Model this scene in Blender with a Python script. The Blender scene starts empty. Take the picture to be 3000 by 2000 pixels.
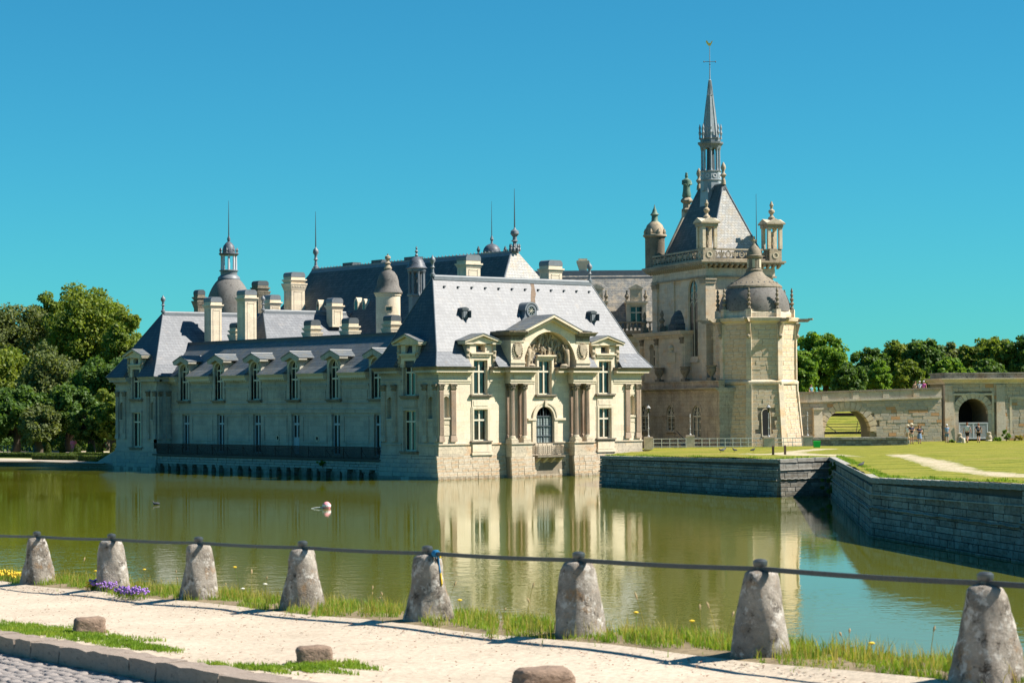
import bpy, bmesh, math, random
import numpy as np
from mathutils import Vector, Matrix
from mathutils.geometry import delaunay_2d_cdt
random.seed(7); rng = np.random.default_rng(11)
SC = bpy.context.scene; COL = SC.collection
R = math.radians; PI = math.pi

# ---------------------------------------------------------------- camera (calibrated from the building's own right angles)
F_PX = 6500.0; AL = R(50.95); TH = math.atan(182/6500.0); RO = .0072
Dv = np.array([math.cos(AL)*math.cos(TH), math.sin(AL)*math.cos(TH), math.sin(TH)])
R0 = np.array([math.sin(AL), -math.cos(AL), 0.0]); U0 = np.cross(R0, Dv)
RV = math.cos(RO)*R0 - math.sin(RO)*U0; UV = math.sin(RO)*R0 + math.cos(RO)*U0
DH = np.array([math.cos(AL), math.sin(AL), 0.0])
CAM = np.array([-106.19, -140.22, 6.0])
cd = bpy.data.cameras.new('camera'); co = bpy.data.objects.new('camera', cd); COL.objects.link(co)
m = Matrix.Identity(4)
for i in range(3):
    m[i][0] = RV[i]; m[i][1] = UV[i]; m[i][2] = -Dv[i]; m[i][3] = CAM[i]
co.matrix_world = m
cd.lens = F_PX/3000*36; cd.sensor_width = 36; cd.sensor_fit = 'HORIZONTAL'; cd.clip_start = .5; cd.clip_end = 5000
cd.dof.use_dof = True; cd.dof.focus_distance = 190; cd.dof.aperture_fstop = 5.6
SC.camera = co

# ---------------------------------------------------------------- sky, sun, exposure
SUN_AZ = R(48); SUN_EL = R(46)                       # azimuth measured from -Y towards +X
SDIR = Vector((math.sin(SUN_AZ)*math.cos(SUN_EL), -math.cos(SUN_AZ)*math.cos(SUN_EL), math.sin(SUN_EL)))
W = bpy.data.worlds.new('World'); SC.world = W; W.use_nodes = True
nt = W.node_tree; nt.nodes.clear()
sky = nt.nodes.new('ShaderNodeTexSky'); sky.sky_type = 'NISHITA'; sky.sun_disc = False
sky.sun_elevation = SUN_EL; sky.sun_rotation = math.atan2(SDIR.x, SDIR.y)
sky.air_density = 1.0; sky.dust_density = 0.0; sky.ozone_density = 3.0
tint = nt.nodes.new('ShaderNodeMix'); tint.data_type = 'RGBA'; tint.blend_type = 'MULTIPLY'; tint.inputs[0].default_value = 1
tint.inputs[7].default_value = (.17, .775, .935, 1)
bg = nt.nodes.new('ShaderNodeBackground'); bg.inputs[1].default_value = .056
wo = nt.nodes.new('ShaderNodeOutputWorld')
nt.links.new(sky.outputs[0], tint.inputs[6]); nt.links.new(tint.outputs[2], bg.inputs[0]); nt.links.new(bg.outputs[0], wo.inputs[0])
ld = bpy.data.lights.new('sun', 'SUN'); ld.energy = 5.0; ld.angle = R(.53); ld.color = (1.0, .92, .80)
lo = bpy.data.objects.new('sun', ld); COL.objects.link(lo); lo.rotation_euler = SDIR.to_track_quat('Z', 'Y').to_euler(); lo.location = (0, 0, 80)
SC.view_settings.view_transform = 'Standard'; SC.view_settings.look = 'None'
SC.view_settings.exposure = 1.05; SC.view_settings.gamma = 1; SC.view_settings.use_curve_mapping = False
SC.render.engine = 'CYCLES'; SC.cycles.max_bounces = 6; SC.cycles.transparent_max_bounces = 8

# ---------------------------------------------------------------- pixel (3000x2000) to a point on something it touches
def ray(px, py): return Dv*F_PX + RV*(px-1500) + UV*(1000-py)
def pl(px, py, n, p0):
    v = ray(px, py); n = np.array(n, float); return CAM + v*(np.dot(n, np.array(p0, float)-CAM)/np.dot(n, v))
def on_y(px, py, y=0.): return pl(px, py, (0, 1, 0), (0, y, 0))
def on_x(px, py, x=0.): return pl(px, py, (1, 0, 0), (x, 0, 0))
def on_z(px, py, z=0.): return pl(px, py, (0, 0, 1), (0, 0, z))
def at_depth(px, py, dep):
    v = ray(px, py); return CAM + v*(dep/float(v @ DH))
def lerp(a, b, t): return a+(b-a)*t

# ---------------------------------------------------------------- materials
MATS = {}
def nodes(name):
    mt = bpy.data.materials.new(name); mt.use_nodes = True; MATS[name] = mt
    t = mt.node_tree; return mt, t, t.nodes['Principled BSDF'], t.links
def N(t, k, **kw):
    n = t.nodes.new(k)
    for a, b in kw.items():
        if a[0] == 'i' and a[1:].isdigit(): n.inputs[int(a[1:])].default_value = b
        else: setattr(n, a, b)
    return n
def ramp(t, stops):
    n = t.nodes.new('ShaderNodeValToRGB'); cr = n.color_ramp
    while len(cr.elements) > 1: cr.elements.remove(cr.elements[-1])
    cr.elements[0].position = stops[0][0]; cr.elements[0].color = (*stops[0][1], 1)
    for p, c in stops[1:]:
        e = cr.elements.new(p); e.color = (*c, 1)
    return n
def mix(t, L, a, b, fac, mode='MIX'):
    n = N(t, 'ShaderNodeMix', data_type='RGBA', blend_type=mode)
    for i, v in ((6, a), (7, b), (0, fac)):
        if hasattr(v, 'is_output'): L.new(v, n.inputs[i])
        elif i == 0: n.inputs[0].default_value = v
        else: n.inputs[i].default_value = (*v, 1)
    return n.outputs[2]
def noise(t, L, co_, scale, detail=4, rough=.6, dist=0.):
    n = N(t, 'ShaderNodeTexNoise'); n.inputs['Scale'].default_value = scale; n.inputs['Detail'].default_value = detail
    n.inputs['Roughness'].default_value = rough; n.inputs['Distortion'].default_value = dist
    if co_ is not None: L.new(co_, n.inputs['Vector'])
    return n.outputs[0]
def scaled(t, L, co_, s):
    n = N(t, 'ShaderNodeMapping'); n.inputs['Scale'].default_value = s; L.new(co_, n.inputs[0]); return n.outputs[0]
def worldpos(t): return N(t, 'ShaderNodeNewGeometry').outputs['Position']
def objco(t): return N(t, 'ShaderNodeTexCoord').outputs['Object']
def wallco(t, L, co_):                                # (x+y, z): a flat coordinate for walls along either axis
    s = N(t, 'ShaderNodeSeparateXYZ'); L.new(co_, s.inputs[0])
    a = N(t, 'ShaderNodeMath', operation='ADD'); L.new(s.outputs[0], a.inputs[0]); L.new(s.outputs[1], a.inputs[1])
    c = N(t, 'ShaderNodeCombineXYZ'); L.new(a.outputs[0], c.inputs[0]); L.new(s.outputs[2], c.inputs[1]); return c.outputs[0]
def bump(t, L, bs, h, strength=.3, dist=.02):
    b = N(t, 'ShaderNodeBump'); b.inputs['Strength'].default_value = strength; b.inputs['Distance'].default_value = dist
    L.new(h, b.inputs['Height']); L.new(b.outputs[0], bs.inputs['Normal'])

def stone_mat(name, base, dark, warm, blocks=(.9, .42), joint=.55, stain=.5, warmth=.35, rough=.85, spots=.0, streak=.35, tide=.0):
    mt, t, bs, L = nodes(name); co_ = objco(t); wc = wallco(t, L, co_)
    big = noise(t, L, co_, .45, 5, .65); fine = noise(t, L, co_, 7, 4, .7)
    c = mix(t, L, base, dark, ramp_fac(t, L, big, .45, .75, stain))
    w2 = noise(t, L, scaled(t, L, co_, (.8, .8, 1.6)), .7, 4, .6)
    c = mix(t, L, c, warm, ramp_fac(t, L, w2, .52, .68, warmth))
    if blocks:
        b = N(t, 'ShaderNodeTexBrick', offset=.5); L.new(wc, b.inputs[0])
        b.inputs['Scale'].default_value = 1; b.inputs['Brick Width'].default_value = blocks[0]; b.inputs['Row Height'].default_value = blocks[1]
        b.inputs['Mortar Size'].default_value = .012; b.inputs['Mortar Smooth'].default_value = .3; b.inputs['Bias'].default_value = 0
        b.inputs['Color1'].default_value = (.86, .86, .86, 1); b.inputs['Color2'].default_value = (1.06, 1.04, 1.0, 1); b.inputs['Mortar'].default_value = (joint, joint, joint, 1)
        c = mix(t, L, c, b.outputs[0], 1.0, 'MULTIPLY')
    st = noise(t, L, scaled(t, L, co_, (2.2, 2.2, .18)), 1.3, 4, .6)          # run-down streaks
    c = mix(t, L, c, tuple(x*.55 for x in dark), ramp_fac(t, L, st, .56, .74, streak))
    if spots:
        c = mix(t, L, c, tuple(x*.35 for x in dark), ramp_fac(t, L, noise(t, L, co_, 5, 3, .75), .57, .66, spots))
    if tide:                                           # algae and damp at the waterline
        sp = N(t, 'ShaderNodeSeparateXYZ'); L.new(worldpos(t), sp.inputs[0]); wv = N(t, 'ShaderNodeMath', operation='MULTIPLY_ADD'); L.new(noise(t, L, co_, 2.5, 4, .6), wv.inputs[0]); wv.inputs[1].default_value = -.9; L.new(sp.outputs[2], wv.inputs[2])
        r_ = N(t, 'ShaderNodeMapRange'); r_.inputs[1].default_value = tide-.45; r_.inputs[2].default_value = -.75; r_.inputs[3].default_value = 0; r_.inputs[4].default_value = .85; L.new(wv.outputs[0], r_.inputs[0]); c = mix(t, L, c, (.05, .05, .032), r_.outputs[0])
    fr = ramp(t, [(.3, (.84, .84, .84)), (.7, (1.08, 1.08, 1.08))]); L.new(fine, fr.inputs[0])
    c = mix(t, L, c, fr.outputs[0], 1.0, 'MULTIPLY')
    L.new(c, bs.inputs['Base Color']); bs.inputs['Roughness'].default_value = rough; bs.inputs['Specular IOR Level'].default_value = .2
    bump(t, L, bs, fine, .35, .03)
    return mt
def ramp_fac(t, L, v, a, b, amt):
    r = N(t, 'ShaderNodeMapRange'); r.inputs[1].default_value = a; r.inputs[2].default_value = b; r.inputs[3].default_value = 0; r.inputs[4].default_value = amt
    L.new(v, r.inputs[0]); return r.outputs[0]
def plain(name, col, rough=.6, var=.25, scale=4., metal=0., spec=.3, bmp=0.):
    mt, t, bs, L = nodes(name); n = noise(t, L, objco(t), scale, 4, .6)
    c = mix(t, L, tuple(x*(1-var) for x in col), tuple(min(1, x*(1+var)) for x in col), n)
    L.new(c, bs.inputs['Base Color']); bs.inputs['Roughness'].default_value = rough; bs.inputs['Metallic'].default_value = metal
    bs.inputs['Specular IOR Level'].default_value = spec
    if bmp: bump(t, L, bs, n, bmp, .03)
    return mt
def slate_mat(name, a, b, moss=None, mossamt=.5, rough=.5, row=.26, spec=.5, stain=(.20, .17, .14)):
    mt, t, bs, L = nodes(name); co_ = objco(t); wc = wallco(t, L, co_)
    br = N(t, 'ShaderNodeTexBrick', offset=.5); L.new(wc, br.inputs[0]); br.inputs['Scale'].default_value = 1
    br.inputs['Brick Width'].default_value = .34; br.inputs['Row Height'].default_value = row; br.inputs['Mortar Size'].default_value = .018
    br.inputs['Color1'].default_value = (*a, 1); br.inputs['Color2'].default_value = (*b, 1); br.inputs['Mortar'].default_value = (a[0]*.45, a[1]*.45, a[2]*.5, 1)
    br.inputs['Mortar Smooth'].default_value = .2
    c = br.outputs[0]
    n1 = noise(t, L, scaled(t, L, co_, (1, 1, .35)), .9, 5, .65)
    c = mix(t, L, c, tuple(x*.72 for x in a), ramp_fac(t, L, n1, .45, .7, .55))
    n2 = noise(t, L, scaled(t, L, co_, (2.5, 2.5, .22)), .8, 4, .6)
    c = mix(t, L, c, stain, ramp_fac(t, L, n2, .6, .75, .5))
    if moss: c = mix(t, L, c, moss, ramp_fac(t, L, noise(t, L, co_, 1.6, 6, .75), .47, .6, mossamt))
    n3 = noise(t, L, co_, 9, 2, .5); c = mix(t, L, c, tuple(min(1, x*1.5) for x in b), ramp_fac(t, L, n3, .58, .7, .45))
    n4 = noise(t, L, co_, 3.1, 3, .7); c = mix(t, L, c, tuple(x*.3 for x in a), ramp_fac(t, L, n4, .66, .7, .7))
    L.new(c, bs.inputs['Base Color']); bs.inputs['Roughness'].default_value = rough; bs.inputs['Specular IOR Level'].default_value = spec
    bump(t, L, bs, br.outputs['Fac'], -.5, .03)
    return mt

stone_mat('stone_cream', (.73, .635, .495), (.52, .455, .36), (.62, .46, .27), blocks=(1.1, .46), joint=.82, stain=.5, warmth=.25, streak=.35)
stone_mat('stone_plinth', (.60, .52, .40), (.36, .32, .26), (.60, .32, .14), blocks=(.85, .34), joint=.6, stain=.7, warmth=.65, spots=.5, streak=.3, tide=.35)
stone_mat('stone_plinth2', (.60, .53, .42), (.38, .34, .28), (.54, .33, .17), blocks=None, stain=.6, warmth=.6, spots=.55, streak=.3, tide=.35)
stone_mat('stone_gallery_shade', (.44, .425, .37), (.25, .25, .225), (.44, .35, .25), blocks=(1.0, .42), joint=.72, stain=.75, warmth=.3, spots=.15, streak=.6)  # warm stone greyed and darkened, shade put into its colour
stone_mat('stone_trim', (.60, .53, .40), (.43, .37, .29), (.55, .42, .25), blocks=None, stain=.5, warmth=.3, streak=.35)
stone_mat('stone_old', (.25, .215, .165), (.085, .08, .068), (.30, .20, .10), blocks=None, stain=.8, warmth=.3, spots=.6, streak=.7)
stone_mat('stone_chapel', (.66, .57, .445), (.42, .375, .305), (.66, .41, .20), blocks=(.95, .40), joint=.74, stain=.6, warmth=.6, spots=.15, streak=.45)
stone_mat('stone_chapel2', (.62, .50, .36), (.42, .355, .27), (.58, .34, .15), blocks=None, stain=.6, warmth=.6, spots=.2, streak=.45)
stone_mat('stone_base', (.48, .415, .33), (.20, .185, .16), (.36, .21, .10), blocks=(.8, .34), joint=.6, stain=.9, warmth=.35, spots=.6, streak=.6)
stone_mat('stone_moat', (.28, .275, .25), (.065, .07, .066), (.28, .18, .09), blocks=None, stain=1., warmth=.3, spots=.85, streak=.8, tide=.45)
stone_mat('stone_moat_pale', (.40, .385, .345), (.12, .125, .115), (.30, .20, .11), blocks=None, stain=.9, warmth=.25, spots=.7, streak=.7, tide=.45)
stone_mat('stone_quay', (.33, .34, .315), (.13, .135, .125), (.30, .24, .15), blocks=None, stain=.8, warmth=.2, spots=.5, streak=.6, tide=.4)
stone_mat('mortar', (.10, .095, .08), (.05, .05, .045), (.12, .09, .06), blocks=None, stain=.8, warmth=.2)
stone_mat('mortar_pale', (.25, .215, .165), (.15, .13, .10), (.24, .17, .09), blocks=None, stain=.6, warmth=.3)
stone_mat('stone_bridge2', (.45, .415, .355), (.28, .26, .225), (.42, .30, .18), blocks=None, stain=.7, warmth=.3, spots=.4, streak=.45)
stone_mat('stone_bridge3', (.50, .30, .16), (.34, .22, .14), (.55, .27, .10), blocks=None, stain=.5, warmth=.5, spots=.2, streak=.3)
stone_mat('stone_bridge', (.53, .465, .375), (.35, .315, .26), (.52, .32, .16), blocks=None, stain=.7, warmth=.6, spots=.3, streak=.45)
stone_mat('stone_column', (.43, .33, .255), (.24, .18, .14), (.44, .28, .17), blocks=None, stain=.8, warmth=.4, spots=.25, streak=.7)
stone_mat('stone_carved', (.42, .355, .265), (.14, .12, .095), (.42, .29, .15), blocks=None, stain=.8, warmth=.3, spots=.5, streak=.4)
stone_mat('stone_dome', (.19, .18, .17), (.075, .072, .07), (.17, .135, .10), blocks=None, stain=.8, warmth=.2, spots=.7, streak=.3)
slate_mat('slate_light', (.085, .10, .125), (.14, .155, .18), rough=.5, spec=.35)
slate_mat('slate_shaded', (.045, .06, .082), (.07, .088, .112), rough=.55, spec=.3)  # darker copy of the roof slate, shade put into its colour
slate_mat('slate_gallery', (.095, .115, .135), (.15, .17, .185), moss=(.20, .17, .10), mossamt=.35, rough=.6)
slate_mat('slate_mossy', (.165, .17, .165), (.26, .26, .25), moss=(.36, .31, .24), mossamt=.8, rough=.75, spec=.25)
slate_mat('slate_dark', (.062, .08, .088), (.115, .135, .14), moss=(.05, .065, .06), mossamt=.6, rough=.65, spec=.3)
slate_mat('slate_sunlit', (.33, .33, .32), (.45, .445, .43), moss=(.42, .30, .15), mossamt=.35, rough=.7, spec=.3)  # bright copy of the roof slate, sunlight put into its colour
plain('lead', (.15, .17, .19), .5, .35, 3, spec=.5)
plain('lead_light', (.25, .285, .31), .45, .35, 3, spec=.5)
plain('rust_stain', (.17, .12, .085), .8, .5, 5)
plain('lead_dark', (.075, .09, .10), .55, .3, 3)
plain('bronze', (.10, .17, .13), .6, .4, 5, spec=.4)
plain('paint_cream', (.60, .555, .45), .5, .12, 3)
plain('paint_blue', (.36, .43, .46), .5, .12, 3)
plain('paint_white', (.72, .72, .70), .5, .1, 3)
plain('lamp_grey', (.34, .35, .36), .5, .3, 6)
plain('paint_grey', (.50, .505, .54), .5, .12, 3)
plain('iron', (.035, .035, .04), .5, .4, 20, spec=.5, bmp=.3)
plain('iron_rust', (.032, .018, .014), .6, .4, 12)
plain('knob_metal', (.09, .10, .105), .42, .35, 25, metal=.6, spec=.5)
plain('wood_brown', (.13, .085, .055), .75, .3, 9)
plain('door_dark', (.012, .012, .014), .7, .3, 3)
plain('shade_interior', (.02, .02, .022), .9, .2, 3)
plain('bark', (.07, .055, .04), .9, .4, 3, bmp=.5)
plain('rock', (.22, .155, .115), .9, .6, 7, bmp=.8)
plain('skin', (.52, .29, .20), .55, .08, 8)
for nm_, c_ in dict(cloth_navy=(.015, .02, .05), cloth_white=(.72, .74, .76), cloth_beige=(.45, .40, .31), cloth_blue=(.22, .33, .50), cloth_denim=(.13, .21, .33), cloth_black=(.015, .015, .018),
                    cloth_pink=(.75, .22, .36), cloth_tan=(.42, .30, .17), cloth_teal=(.10, .28, .34), cloth_magenta=(.70, .12, .42), straw=(.66, .58, .44), hair_brown=(.10, .05, .025), hair_auburn=(.20, .07, .03), shoe=(.05, .045, .04),
                    bag_brown=(.32, .16, .05), ribbon_blue=(.01, .15, .33), ribbon_yellow=(.80, .52, .02), bin_green=(.02, .55, .08), buoy_pink=(.75, .30, .34), feather=(.06, .065, .08), feather_pale=(.28, .29, .32),
                    flower_purple=(.30, .16, .48), flower_yellow=(.72, .50, .04), flower_white=(.72, .71, .62), seed=(.42, .30, .16), rooster=(.50, .45, .12)).items():
    plain(nm_, c_, .7, .15, 6)
mt, t, bs, L = nodes('glass')                          # old panes: dark rooms behind, sky on the surface
bs.inputs['Base Color'].default_value = (.012, .018, .02, 1); bs.inputs['Roughness'].default_value = .06; bs.inputs['Specular IOR Level'].default_value = .6
bump(t, L, bs, noise(t, L, objco(t), 1.3, 2, .5), .12, .05)
mt, t, bs, L = nodes('glass_leaded')
wc = wallco(t, L, objco(t)); br = N(t, 'ShaderNodeTexBrick', offset=0.); L.new(wc, br.inputs[0]); br.inputs['Scale'].default_value = 1
br.inputs['Brick Width'].default_value = .14; br.inputs['Row Height'].default_value = .14; br.inputs['Mortar Size'].default_value = .014
br.inputs['Color1'].default_value = (.25, .30, .30, 1); br.inputs['Color2'].default_value = (.34, .39, .38, 1); br.inputs['Mortar'].default_value = (.06, .07, .07, 1)
L.new(br.outputs[0], bs.inputs['Base Color']); bs.inputs['Roughness'].default_value = .25

def leaf_mat(name, dark, mid, light, sc=.35):
    mt, t, bs, L = nodes(name); co_ = worldpos(t)
    oi = N(t, 'ShaderNodeObjectInfo'); n1 = noise(t, L, co_, sc, 3, .6); n2 = noise(t, L, co_, 2.6, 2, .5)
    r = ramp(t, [(.28, dark), (.5, mid), (.74, light)]); a = N(t, 'ShaderNodeMath', operation='MULTIPLY_ADD'); L.new(n2, a.inputs[0]); a.inputs[1].default_value = .5
    b = N(t, 'ShaderNodeMath', operation='MULTIPLY'); L.new(n1, b.inputs[0]); b.inputs[1].default_value = .5; L.new(b.outputs[0], a.inputs[2]); L.new(a.outputs[0], r.inputs[0])
    L.new(r.outputs[0], bs.inputs['Base Color']); bs.inputs['Roughness'].default_value = .55; bs.inputs['Specular IOR Level'].default_value = .25
    tr = N(t, 'ShaderNodeBsdfTranslucent'); L.new(mix(t, L, r.outputs[0], (1.5, 1.5, .6), 1., 'MULTIPLY'), tr.inputs[0])
    ms = N(t, 'ShaderNodeMixShader'); ms.inputs[0].default_value = .42; L.new(bs.outputs[0], ms.inputs[1]); L.new(tr.outputs[0], ms.inputs[2])
    L.new(ms.outputs[0], t.nodes['Material Output'].inputs[0]); return mt
leaf_mat('leaf_plane', (.06, .105, .016), (.15, .205, .034), (.31, .32, .06))
leaf_mat('leaf_dark', (.035, .08, .02), (.085, .155, .036), (.16, .22, .05))
leaf_mat('leaf_grey', (.06, .09, .034), (.13, .165, .06), (.24, .255, .10))
leaf_mat('leaf_bright', (.065, .14, .02), (.15, .26, .04), (.30, .36, .07))
leaf_mat('leaf_box', (.035, .06, .015), (.075, .11, .022), (.13, .16, .03), 2.)
leaf_mat('blade', (.075, .14, .014), (.16, .26, .026), (.33, .37, .06), 1.5)
leaf_mat('blade_dry', (.22, .19, .05), (.34, .29, .08), (.44, .36, .14), 1.5)

def water_mat():
    mt, t, bs, L = nodes('water'); co_ = worldpos(t)
    big = noise(t, L, co_, .02, 3, .5)
    c = mix(t, L, (.105, .118, .007), (.14, .148, .009), ramp_fac(t, L, big, .35, .65, 1.))
    L.new(c, bs.inputs['Base Color']); bs.inputs['Roughness'].default_value = .035; bs.inputs['IOR'].default_value = 1.40
    bs.inputs['Specular IOR Level'].default_value = .5
    n1 = noise(t, L, co_, 1.1, 3, .55); n2 = noise(t, L, co_, 5.5, 2, .5); gust = noise(t, L, scaled(t, L, co_, (.03, .03, .03)), 1.4, 3, .5)
    s = N(t, 'ShaderNodeMath', operation='MULTIPLY_ADD'); L.new(n2, s.inputs[0]); s.inputs[1].default_value = .22; L.new(n1, s.inputs[2])
    b = N(t, 'ShaderNodeBump'); b.inputs['Distance'].default_value = .03
    g = N(t, 'ShaderNodeMapRange'); g.inputs[1].default_value = .40; g.inputs[2].default_value = .68; g.inputs[3].default_value = .075; g.inputs[4].default_value = .5
    L.new(gust, g.inputs[0]); L.new(g.outputs[0], b.inputs['Strength']); L.new(s.outputs[0], b.inputs['Height']); L.new(b.outputs[0], bs.inputs['Normal'])
water_mat()
def lawn_mat():
    mt, t, bs, L = nodes('lawn'); co_ = worldpos(t)
    st = noise(t, L, scaled(t, L, co_, (.35, 1.1, 1)), .9, 4, .6); f = noise(t, L, co_, 6, 4, .7); bigp = noise(t, L, co_, .12, 3, .6)
    wv = N(t, 'ShaderNodeTexWave', wave_type='BANDS', bands_direction='DIAGONAL'); wv.inputs['Scale'].default_value = .22; wv.inputs['Distortion'].default_value = 4.; wv.inputs['Detail'].default_value = 3; wv.inputs['Detail Scale'].default_value = .7; L.new(co_, wv.inputs[0])
    c = mix(t, L, (.105, .145, .013), (.225, .225, .032), ramp_fac(t, L, st, .35, .65, 1.)); c = mix(t, L, c, (.29, .275, .055), ramp_fac(t, L, wv.outputs[0], .35, .85, .8))
    c = mix(t, L, c, (.30, .245, .075), ramp_fac(t, L, bigp, .52, .70, .7))
    fr = ramp(t, [(.3, (.6, .62, .55)), (.7, (1.2, 1.18, 1.1))]); L.new(f, fr.inputs[0]); c = mix(t, L, c, fr.outputs[0], 1., 'MULTIPLY')
    L.new(c, bs.inputs['Base Color']); bs.inputs['Roughness'].default_value = .9; bs.inputs['Specular IOR Level'].default_value = .1; bump(t, L, bs, f, .9, .06)
lawn_mat()
def path_mat():
    mt, t, bs, L = nodes('worn_path'); co_ = worldpos(t); n2 = noise(t, L, co_, 8, 4, .75)
    at = N(t, 'ShaderNodeAttribute', attribute_name='edge'); ad = N(t, 'ShaderNodeMath', operation='MULTIPLY_ADD'); L.new(noise(t, L, co_, 1.6, 5, .75), ad.inputs[0]); ad.inputs[1].default_value = 1.7; L.new(at.outputs['Fac'], ad.inputs[2])
    c = mix(t, L, (.16, .185, .022), (.50, .43, .31), ramp_fac(t, L, ad.outputs[0], .72, 1.15, 1.)); fr = ramp(t, [(.3, (.6, .6, .58)), (.62, (1.08, 1.08, 1.05))]); L.new(n2, fr.inputs[0]); c = mix(t, L, c, fr.outputs[0], 1., 'MULTIPLY')
    L.new(c, bs.inputs['Base Color']); bs.inputs['Roughness'].default_value = .95; bs.inputs['Specular IOR Level'].default_value = .1; bump(t, L, bs, n2, .6, .03)
path_mat()
def sand_mat(name, a, b, speck=.5, sc=14):
    mt, t, bs, L = nodes(name); co_ = worldpos(t); n1 = noise(t, L, co_, .6, 5, .65); n2 = noise(t, L, co_, sc, 4, .75)
    c = mix(t, L, a, b, ramp_fac(t, L, n1, .35, .65, 1.))
    fr = ramp(t, [(.3, (1-speck*.45,)*3), (.6, (1.05, 1.05, 1.05))]); L.new(n2, fr.inputs[0]); c = mix(t, L, c, fr.outputs[0], 1., 'MULTIPLY')
    L.new(c, bs.inputs['Base Color']); bs.inputs['Roughness'].default_value = .95; bs.inputs['Specular IOR Level'].default_value = .1; bump(t, L, bs, n2, .5, .02)
sand_mat('sand', (.47, .395, .31), (.55, .47, .375), .8); sand_mat('gravel', (.47, .41, .30), (.36, .32, .20), .9, 9)
sand_mat('soil', (.20, .16, .10), (.28, .22, .14), .8, 8); sand_mat('far_ground', (.09, .12, .02), (.16, .18, .04), .6, 1.)
stone_mat('kerb_stone', (.30, .245, .205), (.16, .12, .095), (.28, .18, .11), blocks=None, stain=.6, warmth=.3, spots=.4)
stone_mat('cobble_stone', (.27, .245, .235), (.16, .145, .14), (.30, .25, .20), blocks=None, stain=.6, warmth=.3, spots=.2)
def bollard_mat():
    mt, t, bs, L = nodes('bollard_stone'); co_ = objco(t); oi = N(t, 'ShaderNodeObjectInfo'); ad = N(t, 'ShaderNodeVectorMath', operation='ADD'); L.new(co_, ad.inputs[0]); L.new(oi.outputs['Random'], ad.inputs[1]); v = ad.outputs[0]
    c = mix(t, L, (.34, .305, .265), (.17, .145, .12), ramp_fac(t, L, noise(t, L, v, 3.2, 6, .7), .38, .62, 1.))
    c = mix(t, L, c, (.30, .17, .07), ramp_fac(t, L, noise(t, L, v, 4.1, 5, .7), .55, .68, .65))
    c = mix(t, L, c, (.52, .49, .45), ramp_fac(t, L, noise(t, L, v, 7.3, 6, .75), .53, .61, .9))
    c = mix(t, L, c, (.05, .042, .035), ramp_fac(t, L, noise(t, L, v, 6.7, 7, .8), .55, .62, .9))
    L.new(c, bs.inputs['Base Color']); bs.inputs['Roughness'].default_value = .92; bs.inputs['Specular IOR Level'].default_value = .15
    bump(t, L, bs, noise(t, L, v, 16, 6, .75), .9, .03)
bollard_mat()

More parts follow.
